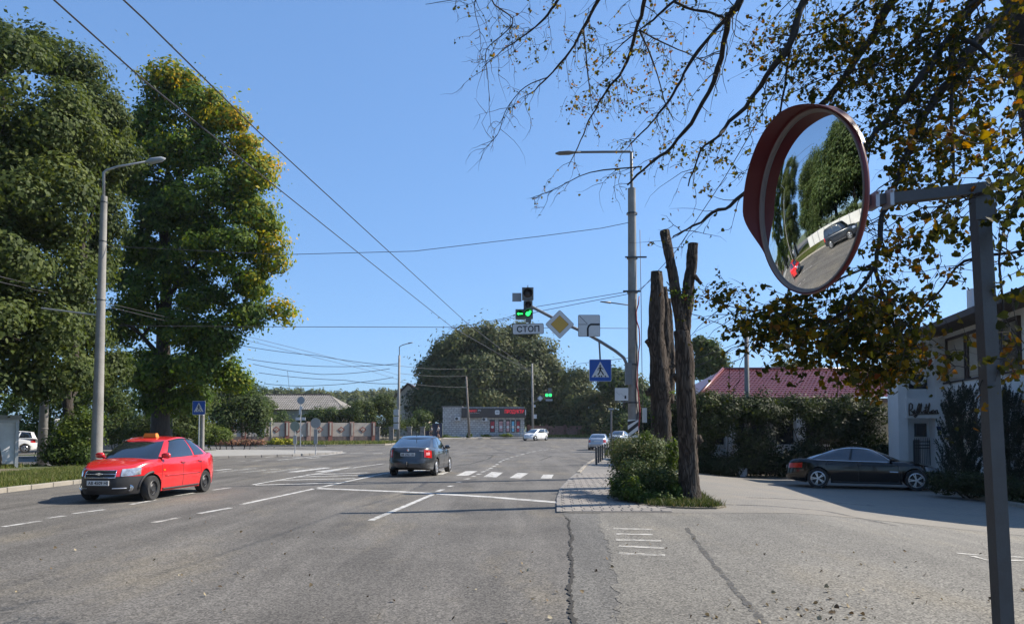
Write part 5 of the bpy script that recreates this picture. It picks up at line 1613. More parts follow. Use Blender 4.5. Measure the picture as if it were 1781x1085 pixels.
# ================================================================== ROUND ROAD MIRROR
YM = 3.5
mc = P(1387, 354, YM)
az = R(259); pd = R(5.0)
nv = Vector((math.sin(az) * math.cos(pd), math.cos(az) * math.cos(pd), -math.sin(pd)))
vv = (Z_ - nv * Z_.dot(nv)).normalized(); hv = vv.cross(nv)
ptop = P(1703, 336, YM); pbot = P(1746, 1085, YM)
ln = (pbot - ptop); kk = (0.0 - ptop.z) / ln.z; pfoot = ptop + ln * kk
MAT_POST = M('post grey paint', (.06, .06, .06), .5, var=.2, vscale=5, stain=(.05, .04, .035), sscale=4, samt=.6, bump=.1, bscale=60)
mir = thing('road_mirror', 'large round convex mirror with red visor on a grey post', 'mirror', pfoot)
MAT_MRED = M('mirror red', (.12, .012, .013), .45, var=.12, vscale=6)
MAT_GASK = M('mirror gasket', (.24, .2, .19), .6)
MAT_MIRROR = M('mirror glass', (.86, .88, .88), .0, 1.0)
RM = .415
prof = []
RC = 1.3
m = MB(); m.lathe([(max(.0008, RM * k / 24), math.sqrt(RC * RC - (RM * k / 24) ** 2) - RC) for k in range(25)], mc + nv * .012, nv, 72); m.build('mirror_face', MAT_MIRROR, mir, smooth=True)
bz = math.sqrt(RC * RC - RM * RM) - RC + .012
m = MB(); m.lathe([(RM - .007, bz - .004), (RM - .007, bz + .010), (RM + .004, bz + .014), (RM + .006, bz - .006)], mc, nv, 72, closed=True); m.build('gasket', MAT_GASK, mir, smooth=True, sharp=40)
m = MB(); m.lathe([(RM + .006, bz + .01), (RM + .012, bz + .014), (RM + .017, bz + .002), (RM + .010, bz - .012), (RM - .05, bz - .03), (.25, bz - .075), (.001, bz - .09)], mc, nv, 72); m.build('frame', MAT_MRED, mir, smooth=True, sharp=50)
# visor
m = MB(); vs, fs = [], []; n = 60
for k in range(n + 1):
    ph = R(-112) + R(184) * k / n
    tpr = min(sstep((ph + R(112)) / R(34)), sstep((R(72) - ph) / R(75)))
    l_ = .095 * tpr + .004
    dirv = vv * math.cos(ph) + hv * math.sin(ph)
    for (r_, y) in ((RM + .017, bz - .02), (RM + .022, bz + l_ * .5), (RM + .024, bz + l_), (RM + .018, bz + l_), (RM + .016, bz + l_ * .5), (RM + .012, bz + .0)):
        vs.append(mc + dirv * r_ + nv * y)
for k in range(n):
    for j in range(5):
        fs.append((k * 6 + j, k * 6 + j + 1, k * 6 + 6 + j + 1, k * 6 + 6 + j))
m.add(vs, fs); m.build('visor', MAT_MRED, mir, smooth=True, sharp=50)
def sqtube(p, q, w_, upv=Z_):
    t = (q - p).normalized(); a = t.cross(upv)
    if a.length < .1: a = t.cross(Y_)
    a.normalize(); b = t.cross(a)
    mb = MB(); h = w_ / 2
    vs = [c + a * sa * h + b * sb * h for c in (p, q) for sa, sb in ((-1, -1), (1, -1), (1, 1), (-1, 1))]
    mb.add(vs, [(3, 2, 1, 0), (4, 5, 6, 7)] + [(i, (i + 1) % 4, 4 + (i + 1) % 4, 4 + i) for i in range(4)])
    return mb
sqtube(pfoot - Z_ * .1, ptop, .064, Y_).build('post', MAT_POST, mir)
ab = mc + nv * (bz - .09)
a0 = ptop + Vector((.06, 0, -.03)); 
sqtube(P(1718, 327, YM - .04), P(1475, 355, YM + .02), .05).build('arm', MAT_POST, mir)
m = MB(); m.tube([ab, P(1480, 354, YM + .02)], .03, 8); m.build('mount', MAT_POST, mir)
for u_, v_ in ((1520, 350), (1545, 347)):
    q = P(u_, v_, YM - .02); m = MB(); m.box(q, (.018, .075, .075)); m.build('clamp', MAT_GALV, mir)
    m = MB(); m.tube([q + Vector((0, -.03, .03)), q + Vector((0, -.052, .03))], .007, 6); m.build('bolt', MAT_GALV, mir)
m = MB(); q = ptop.lerp(pfoot, .03); m.box(q + Vector((0, -.036, 0)), (.09, .008, .11)); m.build('gusset', MAT_POST, mir)

# ================================================================== GATE PORTAL AND HOUSES ON THE RIGHT
def wx(u, Y): return (u - CX) * Y / F
def wz(v, Y): return P(890, v, Y).z
YG = 31.0
zg_ = g(16.5, YG) + .0
gx = lambda u: wx(u, YG)
gz = lambda v: wz(v, YG)
por = thing('gate_portal', 'tall white entrance portal with cursive dark lettering and barred gate', 'portal', (gx(1600), YG, zg_))
def pbox(name, u0, u1, v0, v1, y0, y1, mat=MAT_WALLW, parent=por):
    m = MB(); m.bx(gx(u0), gx(u1), YG + y0, YG + y1, gz(v1), gz(v0)); return m.build(name, mat, parent)
BASEV = 836
pbox('pillar', 1555, 1571, 600, BASEV, -.35, .5); pbox('pillar', 1619, 1639, 596, BASEV, -.35, 1.6)
pbox('wall', 1571, 1583, 600, BASEV, .05, .4)
pbox('wall', 1583, 1619, 676, 692, .12, .4); pbox('wall', 1583, 1619, 600, 650, .12, .4)
pbox('sign_board', 1567, 1624, 693, 727, -.42, .1)
pbox('lintel', 1583, 1619, 727, 764, .16, .38)
pbox('wall', 1583, 1591, 764, BASEV, .14, .4)
pbox('cornice', 1550, 1644, 590, 600, -.45, 1.7)
pbox('upper_window', 1586, 1619, 650, 676, .22, .3, MAT_GLASSDK)
m = MB(); c = Vector((gx(1600), YG + .18, gz(653))); m.lathe([(.42, 0), (.42, -.02), (.30, -.02), (.30, 0)], c, (0, 1, 0), 28, closed=True); m.build('window_ring', MAT_WALLW, por)
wf = pbox('small_window', 1595, 1611, 738, 757, .09, .2, MAT_GLASSDK)
m = MB()
for (a, b, c_, d_) in ((1593, 1595, 736, 759), (1611, 1612.5, 736, 759), (1595, 1611, 736, 738), (1595, 1611, 757, 759)): m.bx(gx(a), gx(b), YG + .06, YG + .22, gz(d_), gz(c_))
m.build('window_frame', MAT_DKSTEEL, por)
pbox('notice', 1620.5, 1627, 741, 748, -.36, -.35, M('notice blue', (.03, .04, .12), .5)); pbox('notice', 1622, 1628, 749, 757, -.36, -.35, M('notice yellow blue', (.35, .32, .1), .5, var=.3, vscale=3))
# gate: frame and bars
m = MB()
for u in (1591, 1620): m.bx(gx(u) - .025, gx(u) + .025, YG + .1, YG + .15, zg_ + .05, gz(766))
for v in (768, 774, 779, 826): m.bx(gx(1591), gx(1620), YG + .105, YG + .145, gz(v) - .02, gz(v) + .02)
gt = m.build('gate', MAT_DKSTEEL, por)
for k in range(9):
    x = gx(1591) + (gx(1620) - gx(1591)) * (k + .5) / 9
    m = MB(); m.tube([(x, YG + .125, zg_ + .1), (x, YG + .125, gz(763)), (x, YG + .125, gz(760))], [.011, .011, .002], 6); m.build('bar', MAT_DKSTEEL, gt)
m = MB(); m.bx(gx(1591), gx(1620), YG + .9, YG + .95, zg_, gz(764)); m.build('gate_shadow_panel', M('passage shade', (.16, .16, .17), .8), por)  # grey panel stands in for the shade inside the gateway
# cursive lettering as bent rods (zoom coordinates of the photo crop)
zc = lambda x, y: Vector((gx(1540 + x / 6.03), YG - .47, gz(640 + y / 6.03)))
strokes = [[(188, 500), (186, 440), (190, 385), (205, 372), (222, 385), (220, 425), (200, 445), (215, 455), (235, 480)],
           [(235, 470), (250, 455), (245, 440), (232, 455), (240, 478), (262, 470)],
           [(262, 470), (280, 400), (292, 372), (300, 385), (285, 440), (265, 500), (245, 520), (236, 508), (258, 490), (290, 470)],
           [(290, 470), (305, 400), (315, 372), (318, 390), (305, 450), (318, 472), (335, 455)],
           [(335, 455), (355, 440), (360, 455), (340, 468), (355, 475)], [(355, 475), (362, 430), (366, 380), (360, 455), (372, 474)],
           [(345, 420), (380, 410)], [(372, 474), (390, 400), (398, 370), (402, 390), (386, 450), (400, 474), (418, 450)],
           [(418, 474), (428, 445), (440, 440), (446, 460), (430, 474), (420, 462)], [(446, 455), (456, 474), (462, 445), (476, 440), (480, 474), (494, 472)],
           [(200, 492), (300, 482), (400, 480), (490, 478)]]
let = None
m = MB()
for s_ in strokes:
    m.tube([zc(x, y) for x, y in s_], .026, 6)
m.build('lettering', M('bronze letters', (.05, .038, .028), .5, .3), por, smooth=True)

# white house running back along the lot
hx0, hy0 = 17.95, 31.6; ex, ey = -.20, -.98
el_ = math.hypot(ex, ey); ex /= el_; ey /= el_
nx_, ny_ = ey, -ex                      # outward (towards the lot)
if nx_ > 0: nx_, ny_ = -nx_, -ny_
hz0 = g(17, 28)
hs = thing('white_house', 'white rendered house with brown eaves behind the junipers', 'house', (hx0, hy0, hz0))
def hp_(s, o, z): return Vector((hx0 + ex * s + nx_ * o, hy0 + ey * s + ny_ * o, z))
def hbox(name, s0, s1, o0, o1, z0, z1, mat, parent=hs):
    m = MB(); vs = [hp_(s, o, z) for s in (s0, s1) for o in (o0, o1) for z in (z0, z1)]
    m.add(vs, [(0, 1, 3, 2), (4, 6, 7, 5), (0, 4, 5, 1), (2, 3, 7, 6), (0, 2, 6, 4), (1, 5, 7, 3)])
    bm_o = m.build(name, mat, parent, merge=True); return bm_o
MAT_BROWN = M('brown fascia', (.045, .03, .025), .7, var=.2)
MAT_BLIND = M('beige blind', (.36, .31, .24), .8, var=.1, vscale=2)
hbox('wall', 0, 12, -7, 0, hz0 - .2, 3.55, MAT_WALLW)
hbox('wall', 0, 12, -7, -.14, 3.55, 5.62, MAT_WALLW)
hbox('sill', 0, 12, -.14, .06, 3.55, 3.62, MAT_BROWN)
for s0, s1, mt in ((.1, .85, MAT_GLASSDK), (1.2, 3.0, MAT_BLIND), (3.35, 5.2, MAT_BLIND), (5.55, 7.4, MAT_GLASSDK)):
    w_ = hbox('window', s0, s1, -.14, -.09, 3.7, 5.3, mt)
    for q0, q1, z0, z1 in ((s0 - .1, s0, 3.62, 5.4), (s1, s1 + .1, 3.62, 5.4)): hbox('window_frame', q0, q1, -.14, -.02, z0, z1, MAT_BROWN, hs)
    hbox('window_frame', s0, s1, -.14, -.02, 5.3, 5.4, MAT_BROWN, hs)
hbox('string_course', 0, 12, 0, .05, 1.35, 1.42, MAT_DKCONC)
hbox('lower_panel', 2.2, 3.6, 0, .03, .1, 2.4, MAT_WALLC)
wn = hbox('window', 5.2, 6.6, 0, .03, .9, 2.1, MAT_GLASSDK)
# eaves
m = MB()
vs = [hp_(-.6, 1.0, 5.62), hp_(13, 1.0, 5.62), hp_(13, -8, 5.62), hp_(-.6, -8, 5.62), hp_(-.6, 1.0, 5.85), hp_(13, 1.0, 5.85), hp_(13, -3, 7.4), hp_(-.6, -3, 7.4), hp_(13, -8, 5.85), hp_(-.6, -8, 5.85)]
m.add(vs, [(0, 3, 2, 1), (0, 1, 5, 4), (4, 5, 6, 7), (7, 6, 8, 9), (1, 2, 8, 6, 5), (0, 4, 7, 9, 3), (2, 3, 9, 8)])
m.build('roof', MAT_BROWN, hs)
m = MB(); c = hp_(.9, -1.2, 6.9); m.box(c, (.35, .35, 1.1)); m.build('chimney', MAT_WALLW, hs)

# long tiled-roof house behind the hedge
MAT_TILE = M('metal roof tile', (.16, .036, .032), .36, .0, var=.15, vscale=2.0, spec=.6, stain=(.2, .075, .065), sscale=.8, samt=.35)
lh = thing('tiled_house', 'long low house with dark red metal tile roof behind the hedge', 'house', (13.5, 36, g(13.5, 36)))
X0r, X1r = 8.75, 20.5
ye, ze, yr_, zr_ = 35.3, 3.22, 40.6, 4.98
def tiles():
    m = MB(); per = .19; sub = 6
    nx = int((X1r - X0r) / per) * sub
    L = math.hypot(yr_ - ye, zr_ - ze); nrow = int(L / .35)
    rows = []
    for r in range(nrow):
        for f_, st in ((0.0, 0.03), (.85, 0.006), (.999, 0.0)):
            rows.append(((r + f_) / nrow, st))
    rows.append((1.0, 0))
    up = Vector((0, -(zr_ - ze), yr_ - ye)).normalized()
    vs = []
    for t, st in rows:
        for i in range(nx + 1):
            x = X0r + (X1r - X0r) * i / nx
            x = max(x, X0r + 2.75 * t)
            w_ = .022 * math.cos(2 * math.pi * i / sub)
            p = Vector((x, ye + (yr_ - ye) * t, ze + (zr_ - ze) * t)) + up * (w_ + st)
            vs.append(p)
    n = nx + 1
    m.add(vs, [(j * n + i, j * n + i + 1, (j + 1) * n + i + 1, (j + 1) * n + i) for j in range(len(rows) - 1) for i in range(nx)])
    # left hip face, back face
    hipb = [(X0r, ye, ze), (X0r + 2.75, yr_, zr_), (X0r, 46, ze)]
    m.add(hipb, [(0, 2, 1)]); m.add([(X0r, 46, ze), (X1r, 46, ze), (X1r, yr_, zr_), (X0r + 2.75, yr_, zr_)], [(0, 1, 2, 3)])
    return m
rf = tiles().build('roof', MAT_TILE, lh, smooth=True, sharp=45)
m = MB(); m.tube([(X0r + 2.75, yr_, zr_ + .03), (X1r, yr_, zr_ + .03)], .09, 8); m.tube([(X0r, ye, ze + .03), (X0r + 2.75, yr_, zr_ + .05)], .08, 8); m.build('ridge_cap', MAT_TILE, rf, smooth=True)
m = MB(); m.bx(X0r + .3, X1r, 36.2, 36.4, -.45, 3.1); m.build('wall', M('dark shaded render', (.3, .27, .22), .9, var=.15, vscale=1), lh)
m = MB(); m.bx(X0r + .3, X0r + .5, 36.4, 45.4, -.45, 3.1); m.bx(X0r + .5, X1r, 45.2, 45.4, -.45, 3.1); m.build('rear_walls', MAT_WALLC, lh)
m = MB(); m.bx(X0r - .05, X1r, ye - .02, ye + .12, ze - .22, ze - .03); m.build('gutter', M('gutter dark', (.05, .03, .03), .5), lh)
for u in (1269, 1391, 1490):
    x = wx(u, 35.6); m = MB(); m.bx(x - .22, x + .22, 35.45, 35.85, -.45, 3.02); m.build('column', MAT_WALLW, lh)
for u0, u1 in ((1225, 1262), (1276, 1330), (1350, 1384), (1398, 1470)):
    a, b = wx(u0, 36.1), wx(u1, 36.1)
    m = MB(); m.bx(a, b, 36.12, 36.2, 1.0, 2.6); wo = m.build('window', MAT_GLASSDK, lh)
    m = MB(); m.bx(a, b, 36.08, 36.2, .0, .92); m.bx(a, b, 36.06, 36.2, .92, 1.0); m.build('sill_panel', MAT_WALLW, wo)
m = MB(); m.bx(wx(1503, 33.6), wx(1550, 33.6), 33.6, 33.8, -.45, 2.6); o = m.build('boundary_wall', MAT_WALLC); tag(o, 'plain cream wall between the hedge and the white portal', 'wall')
m = MB(); m.bx(6.9, 8.3, 39.5, 39.7, -.2, 2.9); m.bx(8.1, 8.3, 36, 39.5, -.4, 2.9); o = m.build('boundary_wall', MAT_DKCONC); tag(o, 'dark wall glimpsed behind the pollarded trunks', 'wall')
mb_ = thing('meter_cabinet', 'small grey cabinet on the ground in front of the hedge', 'cabinet', (wx(1289, 32.4), 32.4, g(10, 32.4)))
m = MB(); x = wx(1289, 32.4); m.bx(x - .19, x + .19, 32.25, 32.6, g(10, 32.4), g(10, 32.4) + .42); m.build('box', MAT_STEEL, mb_)
m = MB(); m.bx(x - .16, x + .16, 32.235, 32.25, g(10, 32.4) + .05, g(10, 32.4) + .38); m.build('door', MAT_SIGNBACK, mb_)

# ================================================================== SHOP
YS = 108.0
sx = lambda u: wx(u, YS)
zs0 = g(0, YS) + .13
def brickmat(name, c1, c2, mo, bw, bh, ms=.02):
    m = bpy.data.materials.new(name); m.use_nodes = True; n = m.node_tree; b = n.nodes['Principled BSDF']
    tc = n.nodes.new('ShaderNodeNewGeometry'); sp = n.nodes.new('ShaderNodeSeparateXYZ'); cb = n.nodes.new('ShaderNodeCombineXYZ')
    n.links.new(tc.outputs['Position'], sp.inputs[0])
    ad = n.nodes.new('ShaderNodeMath'); ad.operation = 'ADD'; n.links.new(sp.outputs['X'], ad.inputs[0]); n.links.new(sp.outputs['Y'], ad.inputs[1])
    n.links.new(ad.outputs[0], cb.inputs[0]); n.links.new(sp.outputs['Z'], cb.inputs[1])
    br = n.nodes.new('ShaderNodeTexBrick'); br.inputs['Scale'].default_value = 1
    br.inputs['Color1'].default_value = (*c1, 1); br.inputs['Color2'].default_value = (*c2, 1); br.inputs['Mortar'].default_value = (*mo, 1)
    br.inputs['Brick Width'].default_value = bw; br.inputs['Row Height'].default_value = bh; br.inputs['Mortar Size'].default_value = ms
    n.links.new(cb.outputs[0], br.inputs['Vector'])
    nz = nramp(n, nnoise(n, cb.outputs[0], 3.0, 4, .7), .3, .7, .7, 1.35)
    n.links.new(nmix(n, .8, br.outputs['Color'], nz, 'MULTIPLY'), b.inputs['Base Color']); b.inputs['Roughness'].default_value = .9
    return m
MAT_STONE = brickmat('shop stone', (.52, .5, .47), (.40, .385, .36), (.22, .21, .2), .5, .3, .03)
MAT_FASC = M('dark fascia', (.055, .045, .04), .5)
shop = thing('corner_shop', 'low grey stone shop with dark fascia and red lettering', 'shop', (sx(840), YS, zs0))
ztop = wz(707.5, YS)
m = MB(); m.bx(sx(770), sx(912), YS, YS + 6, zs0 - .3, ztop); m.build('wall', MAT_STONE, shop)
m = MB(); m.bx(sx(803), sx(915), YS - .45, YS + 6.2, wz(726, YS), wz(709.5, YS)); fa = m.build('fascia', MAT_FASC, shop)
m = MB(); m.bx(sx(768), sx(804), YS - .12, YS + 6.1, ztop, ztop + .12); m.build('parapet', MAT_DKCONC, shop)
yf_ = YS - .45
MAT_REDL = emis('red letters', (.75, .03, .05), .25)
b0 = Vector(shop.location)
def onf(u, v, dy=0.0): return Vector((sx(u), yf_ - .01 - dy, wz(v, YS))) - b0
text_part('lettering', 'ПРОДУКТИ', 1, MAT_REDL, fa, onf(894.5, 716), (1, 0, 0), (0, 0, 1), width=33 * YS / F, height=8 * YS / F, bold=.02, depth=.03)
text_part('lettering', 'МАРКЕТ', 1, MAT_REDL, fa, onf(822, 714.5), (1, 0, 0), (0, 0, 1), width=15 * YS / F, height=4 * YS / F, depth=.02)
text_part('lettering', '№8', 1, MAT_SIGNW, fa, onf(834, 713.5), (1, 0, 0), (0, 0, 1), width=5 * YS / F, height=3 * YS / F, depth=.02)
text_part('lettering', 'свіжі продукти', 1, MAT_SIGNW, fa, onf(826, 718.2), (1, 0, 0), (0, 0, 1), width=16 * YS / F, height=1.7 * YS / F, depth=.02)
m = MB(); pl = Plate(fa, Vector((sx(865), yf_ - .01, wz(717, YS)))); pl.layer('logo_plate', roundrect(.65, .65, .15), MAT_SIGNW, .03); z0 = pl.k
pl.layer('logo_mark', [(-.18, -.08), (.18, -.08), (.18, .08), (-.18, .08)], MAT_SIGNBACK, .01, lift=z0)
m = MB(); c = Vector((sx(914), yf_ - .05, wz(717, YS))); m.box(c, (.12, .2, .75)); m.build('light_box', MAT_SIGNW, shop)
MAT_POST1 = M('poster red', (.35, .035, .045), .4, var=.6, vscale=1.4); MAT_POST2 = M('poster pink', (.5, .28, .27), .4, var=.5, vscale=1.6); MAT_POST3 = M('poster blue', (.16, .45, .62), .4, var=.3, vscale=1.5)
for u0, u1, mt in ((852, 861, MAT_POST1), (867, 875.5, MAT_POST2), (879.5, 887, MAT_POST2), (889, 895.5, MAT_POST3), (897.5, 905, MAT_POST1)):
    z0, z1 = wz(751.5, YS), wz(729.5, YS)
    m = MB(); m.bx(sx(u0), sx(u1), YS - .05, YS, z0, z1); fr = m.build('window', MAT_FASC, shop)
    m = MB(); m.bx(sx(u0) + .1, sx(u1) - .1, YS - .08, YS - .05, z0 + .1, z1 - .25); m.build('poster', mt, fr)
    m = MB(); m.prism(circle(.2, 12), Vector(((sx(u0) + sx(u1)) / 2, YS - .08, z0 + .75)), X_, Z_, -Y_, .01); m.build('poster_mark', MAT_SIGNW, fr)
m = MB(); m.bx(sx(850), sx(912), YS - 1.4, YS, zs0 - .2, zs0 + .28); m.bx(sx(875), sx(912), YS - 1.8, YS - 1.4, zs0 - .2, zs0 + .14); m.build('steps', MAT_CONC, shop)
m = MB()
for u in (903, 909, 915): m.tube([(sx(u), YS - 1.6, zs0), (sx(u), YS - 1.6, zs0 + 1.15)], .03, 6)
for z in (.6, 1.15): m.tube([(sx(903), YS - 1.6, zs0 + z), (sx(915), YS - 1.6, zs0 + z)], .03, 6)
m.build('railing', M('blue railing', (.12, .25, .4), .5), shop)
for u, v, lab in ((796, 728, 'white air conditioner box on the left part of the shop wall'), (843, 729, 'white air conditioner box under the dark shop fascia')):
    c = Vector((sx(u), YS - .2, wz(v, YS)))
    o = thing('air_conditioner', lab, 'air conditioner', (c.x, YS, c.z - .3), group='air conditioners on the shop')
    m = MB(); m.box(c, (.78, .34, .56)); m.build('casing', MAT_SIGNW, o)
    m = MB(); m.lathe([(.22, 0), (.2, .02), (.001, .02)], c + Vector((-.12, -.17, 0)), (0, -1, 0), 16); m.build('fan', MAT_DKSTEEL, o)
    m = MB(); m.box(c + Vector((-.25, .1, -.32)), (.05, .3, .05)); m.box(c + Vector((.25, .1, -.32)), (.05, .3, .05)); m.build('bracket', MAT_STEEL, o)

# red brick fence on the far right
bf = thing('brick_fence', 'low reddish brick fence beneath the trees right of the shop', 'fence', (12, 113, g(12, 113)))
MAT_BRICK = brickmat('red brick', (.22, .09, .065), (.16, .07, .055), (.2, .16, .14), .26, .08, .012)
zb_ = g(12, 113) + .12
k = 0
x = 2.5
while x < 24:
    m = MB(); m.bx(x + .2, x + 2.55, 112.95, 113.15, zb_ - .2, zb_ + 1.55); m.build('panel', MAT_BRICK, bf)
    m = MB(); m.bx(x - .2, x + .2, 112.85, 113.25, zb_ - .2, zb_ + 1.75); m.build('post', M('brick post', (.15, .075, .06), .9, var=.25, vscale=3), bf)
    x += 2.75; k += 1

# patterned concrete fence on the left
YFn = lambda u: 79.0 + (u - 350) * .030
MAT_PANEL = M('fence panel', (.42, .37, .31), .9, var=.12, vscale=1, stain=(.28, .23, .18), sscale=.7)
MAT_DIAM = M('fence diamond', (.22, .085, .065), .9, var=.2, vscale=3)
MAT_FPOST = M('fence post', (.32, .2, .16), .9, var=.2, vscale=2)
MAT_PLINTH = M('plinth stone', (.13, .1, .09), .95, var=.35, vscale=4, bump=.6, bscale=8)
us = [649.5 - 37.6 * k for k in range(9)]
fpts = [Vector((wx(u, YFn(u)), YFn(u), 0)) for u in us]
pf = thing('panel_fence', 'pale concrete panel fence with red brick diamonds and posts', 'fence', (fpts[3].x, fpts[3].y, g(-15, 80)))
fd = (fpts[0] - fpts[-1]).normalized(); fa_ = math.atan2(fd.y, fd.x); fn = Vector((math.sin(fa_), -math.cos(fa_), 0)); frot = Matrix.Rotation(fa_, 3, 'Z')
zt_ = wz(734.5, 84); zm_ = wz(758.5, 84); zb_ = g(-20, 80) - .1
for k, p in enumerate(fpts):
    m = MB(); m.box((p.x, p.y, (zb_ + zt_ + .12) / 2), (.48, .37, zt_ + .12 - zb_), frot); m.build('post', MAT_DIAM if k % 2 == 0 else MAT_FPOST, pf)
    m = MB(); q = p + fn * .2; m.box((q.x, q.y, (zm_ + .1 + zt_) / 2), (.2, .05, zt_ - zm_ - .1), frot); m.build('post_face', MAT_PANEL, pf)
    if k < len(fpts) - 1:
        p1 = fpts[k + 1]; c = (p + p1) / 2; L_ = (p - p1).length - .48
        m = MB(); m.box((c.x, c.y, (zm_ + zt_) / 2), (L_, .12, zt_ - zm_), frot); pn = m.build('panel', MAT_PANEL, pf)
        m = MB(); m.box((c.x, c.y, (zm_ + zb_) / 2), (L_, .3, zm_ - zb_), frot); m.build('plinth', MAT_PLINTH, pf)
        zc_ = (zt_ + zm_) / 2 - .02; q = Vector((c.x, c.y, zc_)) + fn * .062
        m = MB(); m.prism([(-.45, 0), (0, -.36), (.45, 0), (0, .36)], q, fd, Z_, fn, .03); dmo = m.build('diamond', MAT_DIAM, pf)
        m = MB(); m.prism([(-.26, 0), (0, -.2), (.26, 0), (0, .2)], q + fn * .03, fd, Z_, fn, .02); m.build('diamond_centre', MAT_PANEL, dmo)
        m = MB(); m.prism(circle(.06, 8), q + fn * .052, fd, Z_, fn, .01); m.build('diamond_dot', MAT_DIAM, dmo)
# stone pillars and railing fence
YR = 86.0
rf_ = thing('railing_fence', 'low fence of stone pillars with dark railings before the house', 'fence', (wx(700, YR), YR, g(-12, YR)))
MAT_RUB = M('rubble stone', (.2, .18, .16), .95, var=.5, vscale=4, bump=.8, bscale=6)
zb_ = g(-12, YR); zt_ = wz(743, YR)
us = [657, 681, 712, 735]
for k, u in enumerate(us):
    x = wx(u, YR); m = MB(); m.bx(x - .25, x + .25, YR - .2, YR + .2, zb_ - .1, zt_); po = m.build('pillar', MAT_RUB, rf_)
    m = MB(); m.bx(x - .32, x + .32, YR - .27, YR + .27, zt_, zt_ + .1); m.build('cap', MAT_CONC, po)
    if k < 3:
        x2 = wx(us[k + 1], YR)
        m = MB()
        for z in (zb_ + .45, zt_ - .12): m.bx(x + .25, x2 - .25, YR - .02, YR + .02, z - .03, z + .03)
        q = x + .4
        while q < x2 - .3: m.bx(q - .012, q + .012, YR - .012, YR + .012, zb_ + .3, zt_ - .05); q += .16
        m.build('railing', MAT_DKSTEEL, rf_)
        m = MB(); m.bx(x + .25, x2 - .25, YR - .1, YR + .1, zb_ - .1, zb_ + .3); m.build('plinth', MAT_RUB, rf_)
gt = thing('blue_gate', 'dark blue metal gate between the stone pillars and the shop', 'gate', (wx(752, 104), 104, g(-10, 104)))
zb_ = g(-10, 104) + .13
for k in range(4):
    x0 = wx(740 + k * 7.4, 104); x1 = wx(740 + k * 7.4 + 7.2, 104)
    m = MB(); m.bx(x0, x1, 104, 104.06, zb_, zb_ + 2.0); m.build('panel', M('blue metal', (.015, .03, .075), .5, var=.15), gt)
m = MB(); m.bx(wx(739, 104), wx(769.5, 104), 103.95, 104, zb_ + 1.9, zb_ + 2.0); m.bx(wx(739, 104), wx(769.5, 104), 103.95, 104, zb_ + .2, zb_ + .3); m.build('rail', M('blue metal', (.015, .03, .075), .5), gt)

# slate-roof house behind the fence
sr = thing('slate_house', 'long grey corrugated slate roof behind the diamond fence', 'house', (wx(545, 100), 100, .5))
MAT_SLATE = M('slate', (.185, .17, .155), .9, var=.22, vscale=1.2, stain=(.1, .1, .07), sscale=1.0, samt=.6)
def slate():
    m = MB(); x0, x1 = wx(440, 100), wx(612, 100); y0, y1 = 96, 101; z0, z1 = wz(712, 96), wz(686.5, 101)
    per = .30; sub = 4; nx = int((x1 - x0) / per) * sub; vs = []
    rows = 8
    for j in range(rows + 1):
        for st in ((0.0, .03),) if j == 0 else ((j, .0), (j, .03)):
            t = j / rows
            for i in range(nx + 1):
                x = x0 + (x1 - x0) * i / nx
                hipx = x1 - 3.2 * t
                x = min(x, hipx + 0)
                vs.append((x, y0 + (y1 - y0) * t, z0 + (z1 - z0) * t + .03 * math.cos(2 * math.pi * i / sub) + st[1]))
    n = nx + 1; R_ = len(vs) // n
    m.add(vs, [(j * n + i, j * n + i + 1, (j + 1) * n + i + 1, (j + 1) * n + i) for j in range(R_ - 1) for i in range(nx)])
    m.add([(x1, y0, z0), (x1 - 3.2, y1, z1), (x1, 106, z0)], [(0, 2, 1)])
    m.add([(x0, 106, z0), (x1, 106, z0), (x1 - 3.2, y1, z1), (x0, y1, z1)], [(0, 1, 2, 3)])
    return m
slate().build('roof', MAT_SLATE, sr)
m = MB(); m.bx(wx(445, 100), wx(606, 100), 96.6, 105, .3, wz(712, 96) + .05); m.build('wall', MAT_WALLC, sr)
m = MB(); m.tube([(wx(440, 100), 101, wz(686, 101)), (wx(612, 100) - 3.2, 101, wz(686, 101))], .12, 6); m.build('ridge_cap', MAT_BROWN, sr)
# gabled house
gh_ = thing('gabled_house', 'pale two storey gabled house left of the big chestnuts', 'house', (wx(712, 122), 122, .8))
gx2 = lambda u: wx(u, 122); gz2 = lambda v: wz(v, 122)
m = MB(); x0, x1, xp = gx2(683), gx2(742), gx2(709.5)
m.add([(x0, 122, .5), (x1, 122, .5), (x1, 122, gz2(697)), (xp, 122, gz2(669)), (x0, 122, gz2(697))], [(0, 1, 2, 3, 4)])
m.bx(x0, x1, 122.02, 131, .5, gz2(697)); m.build('wall', MAT_WALLC, gh_)
m = MB()
for a, b in (((x0 - .9, gz2(703)), (xp, gz2(667.5))), ((xp, gz2(667.5)), (x1 + .9, gz2(703)))):
    m.add([(a[0], 121.4, a[1]), (b[0], 121.4, b[1]), (b[0], 131.5, b[1]), (a[0], 131.5, a[1]), (a[0], 121.4, a[1] + .2), (b[0], 121.4, b[1] + .2), (b[0], 131.5, b[1] + .2), (a[0], 131.5, a[1] + .2)], [(0, 1, 2, 3), (7, 6, 5, 4), (0, 4, 5, 1), (1, 5, 6, 2), (2, 6, 7, 3), (3, 7, 4, 0)])
m.build('roof', M('brown roof', (.1, .055, .04), .8, var=.2), gh_)
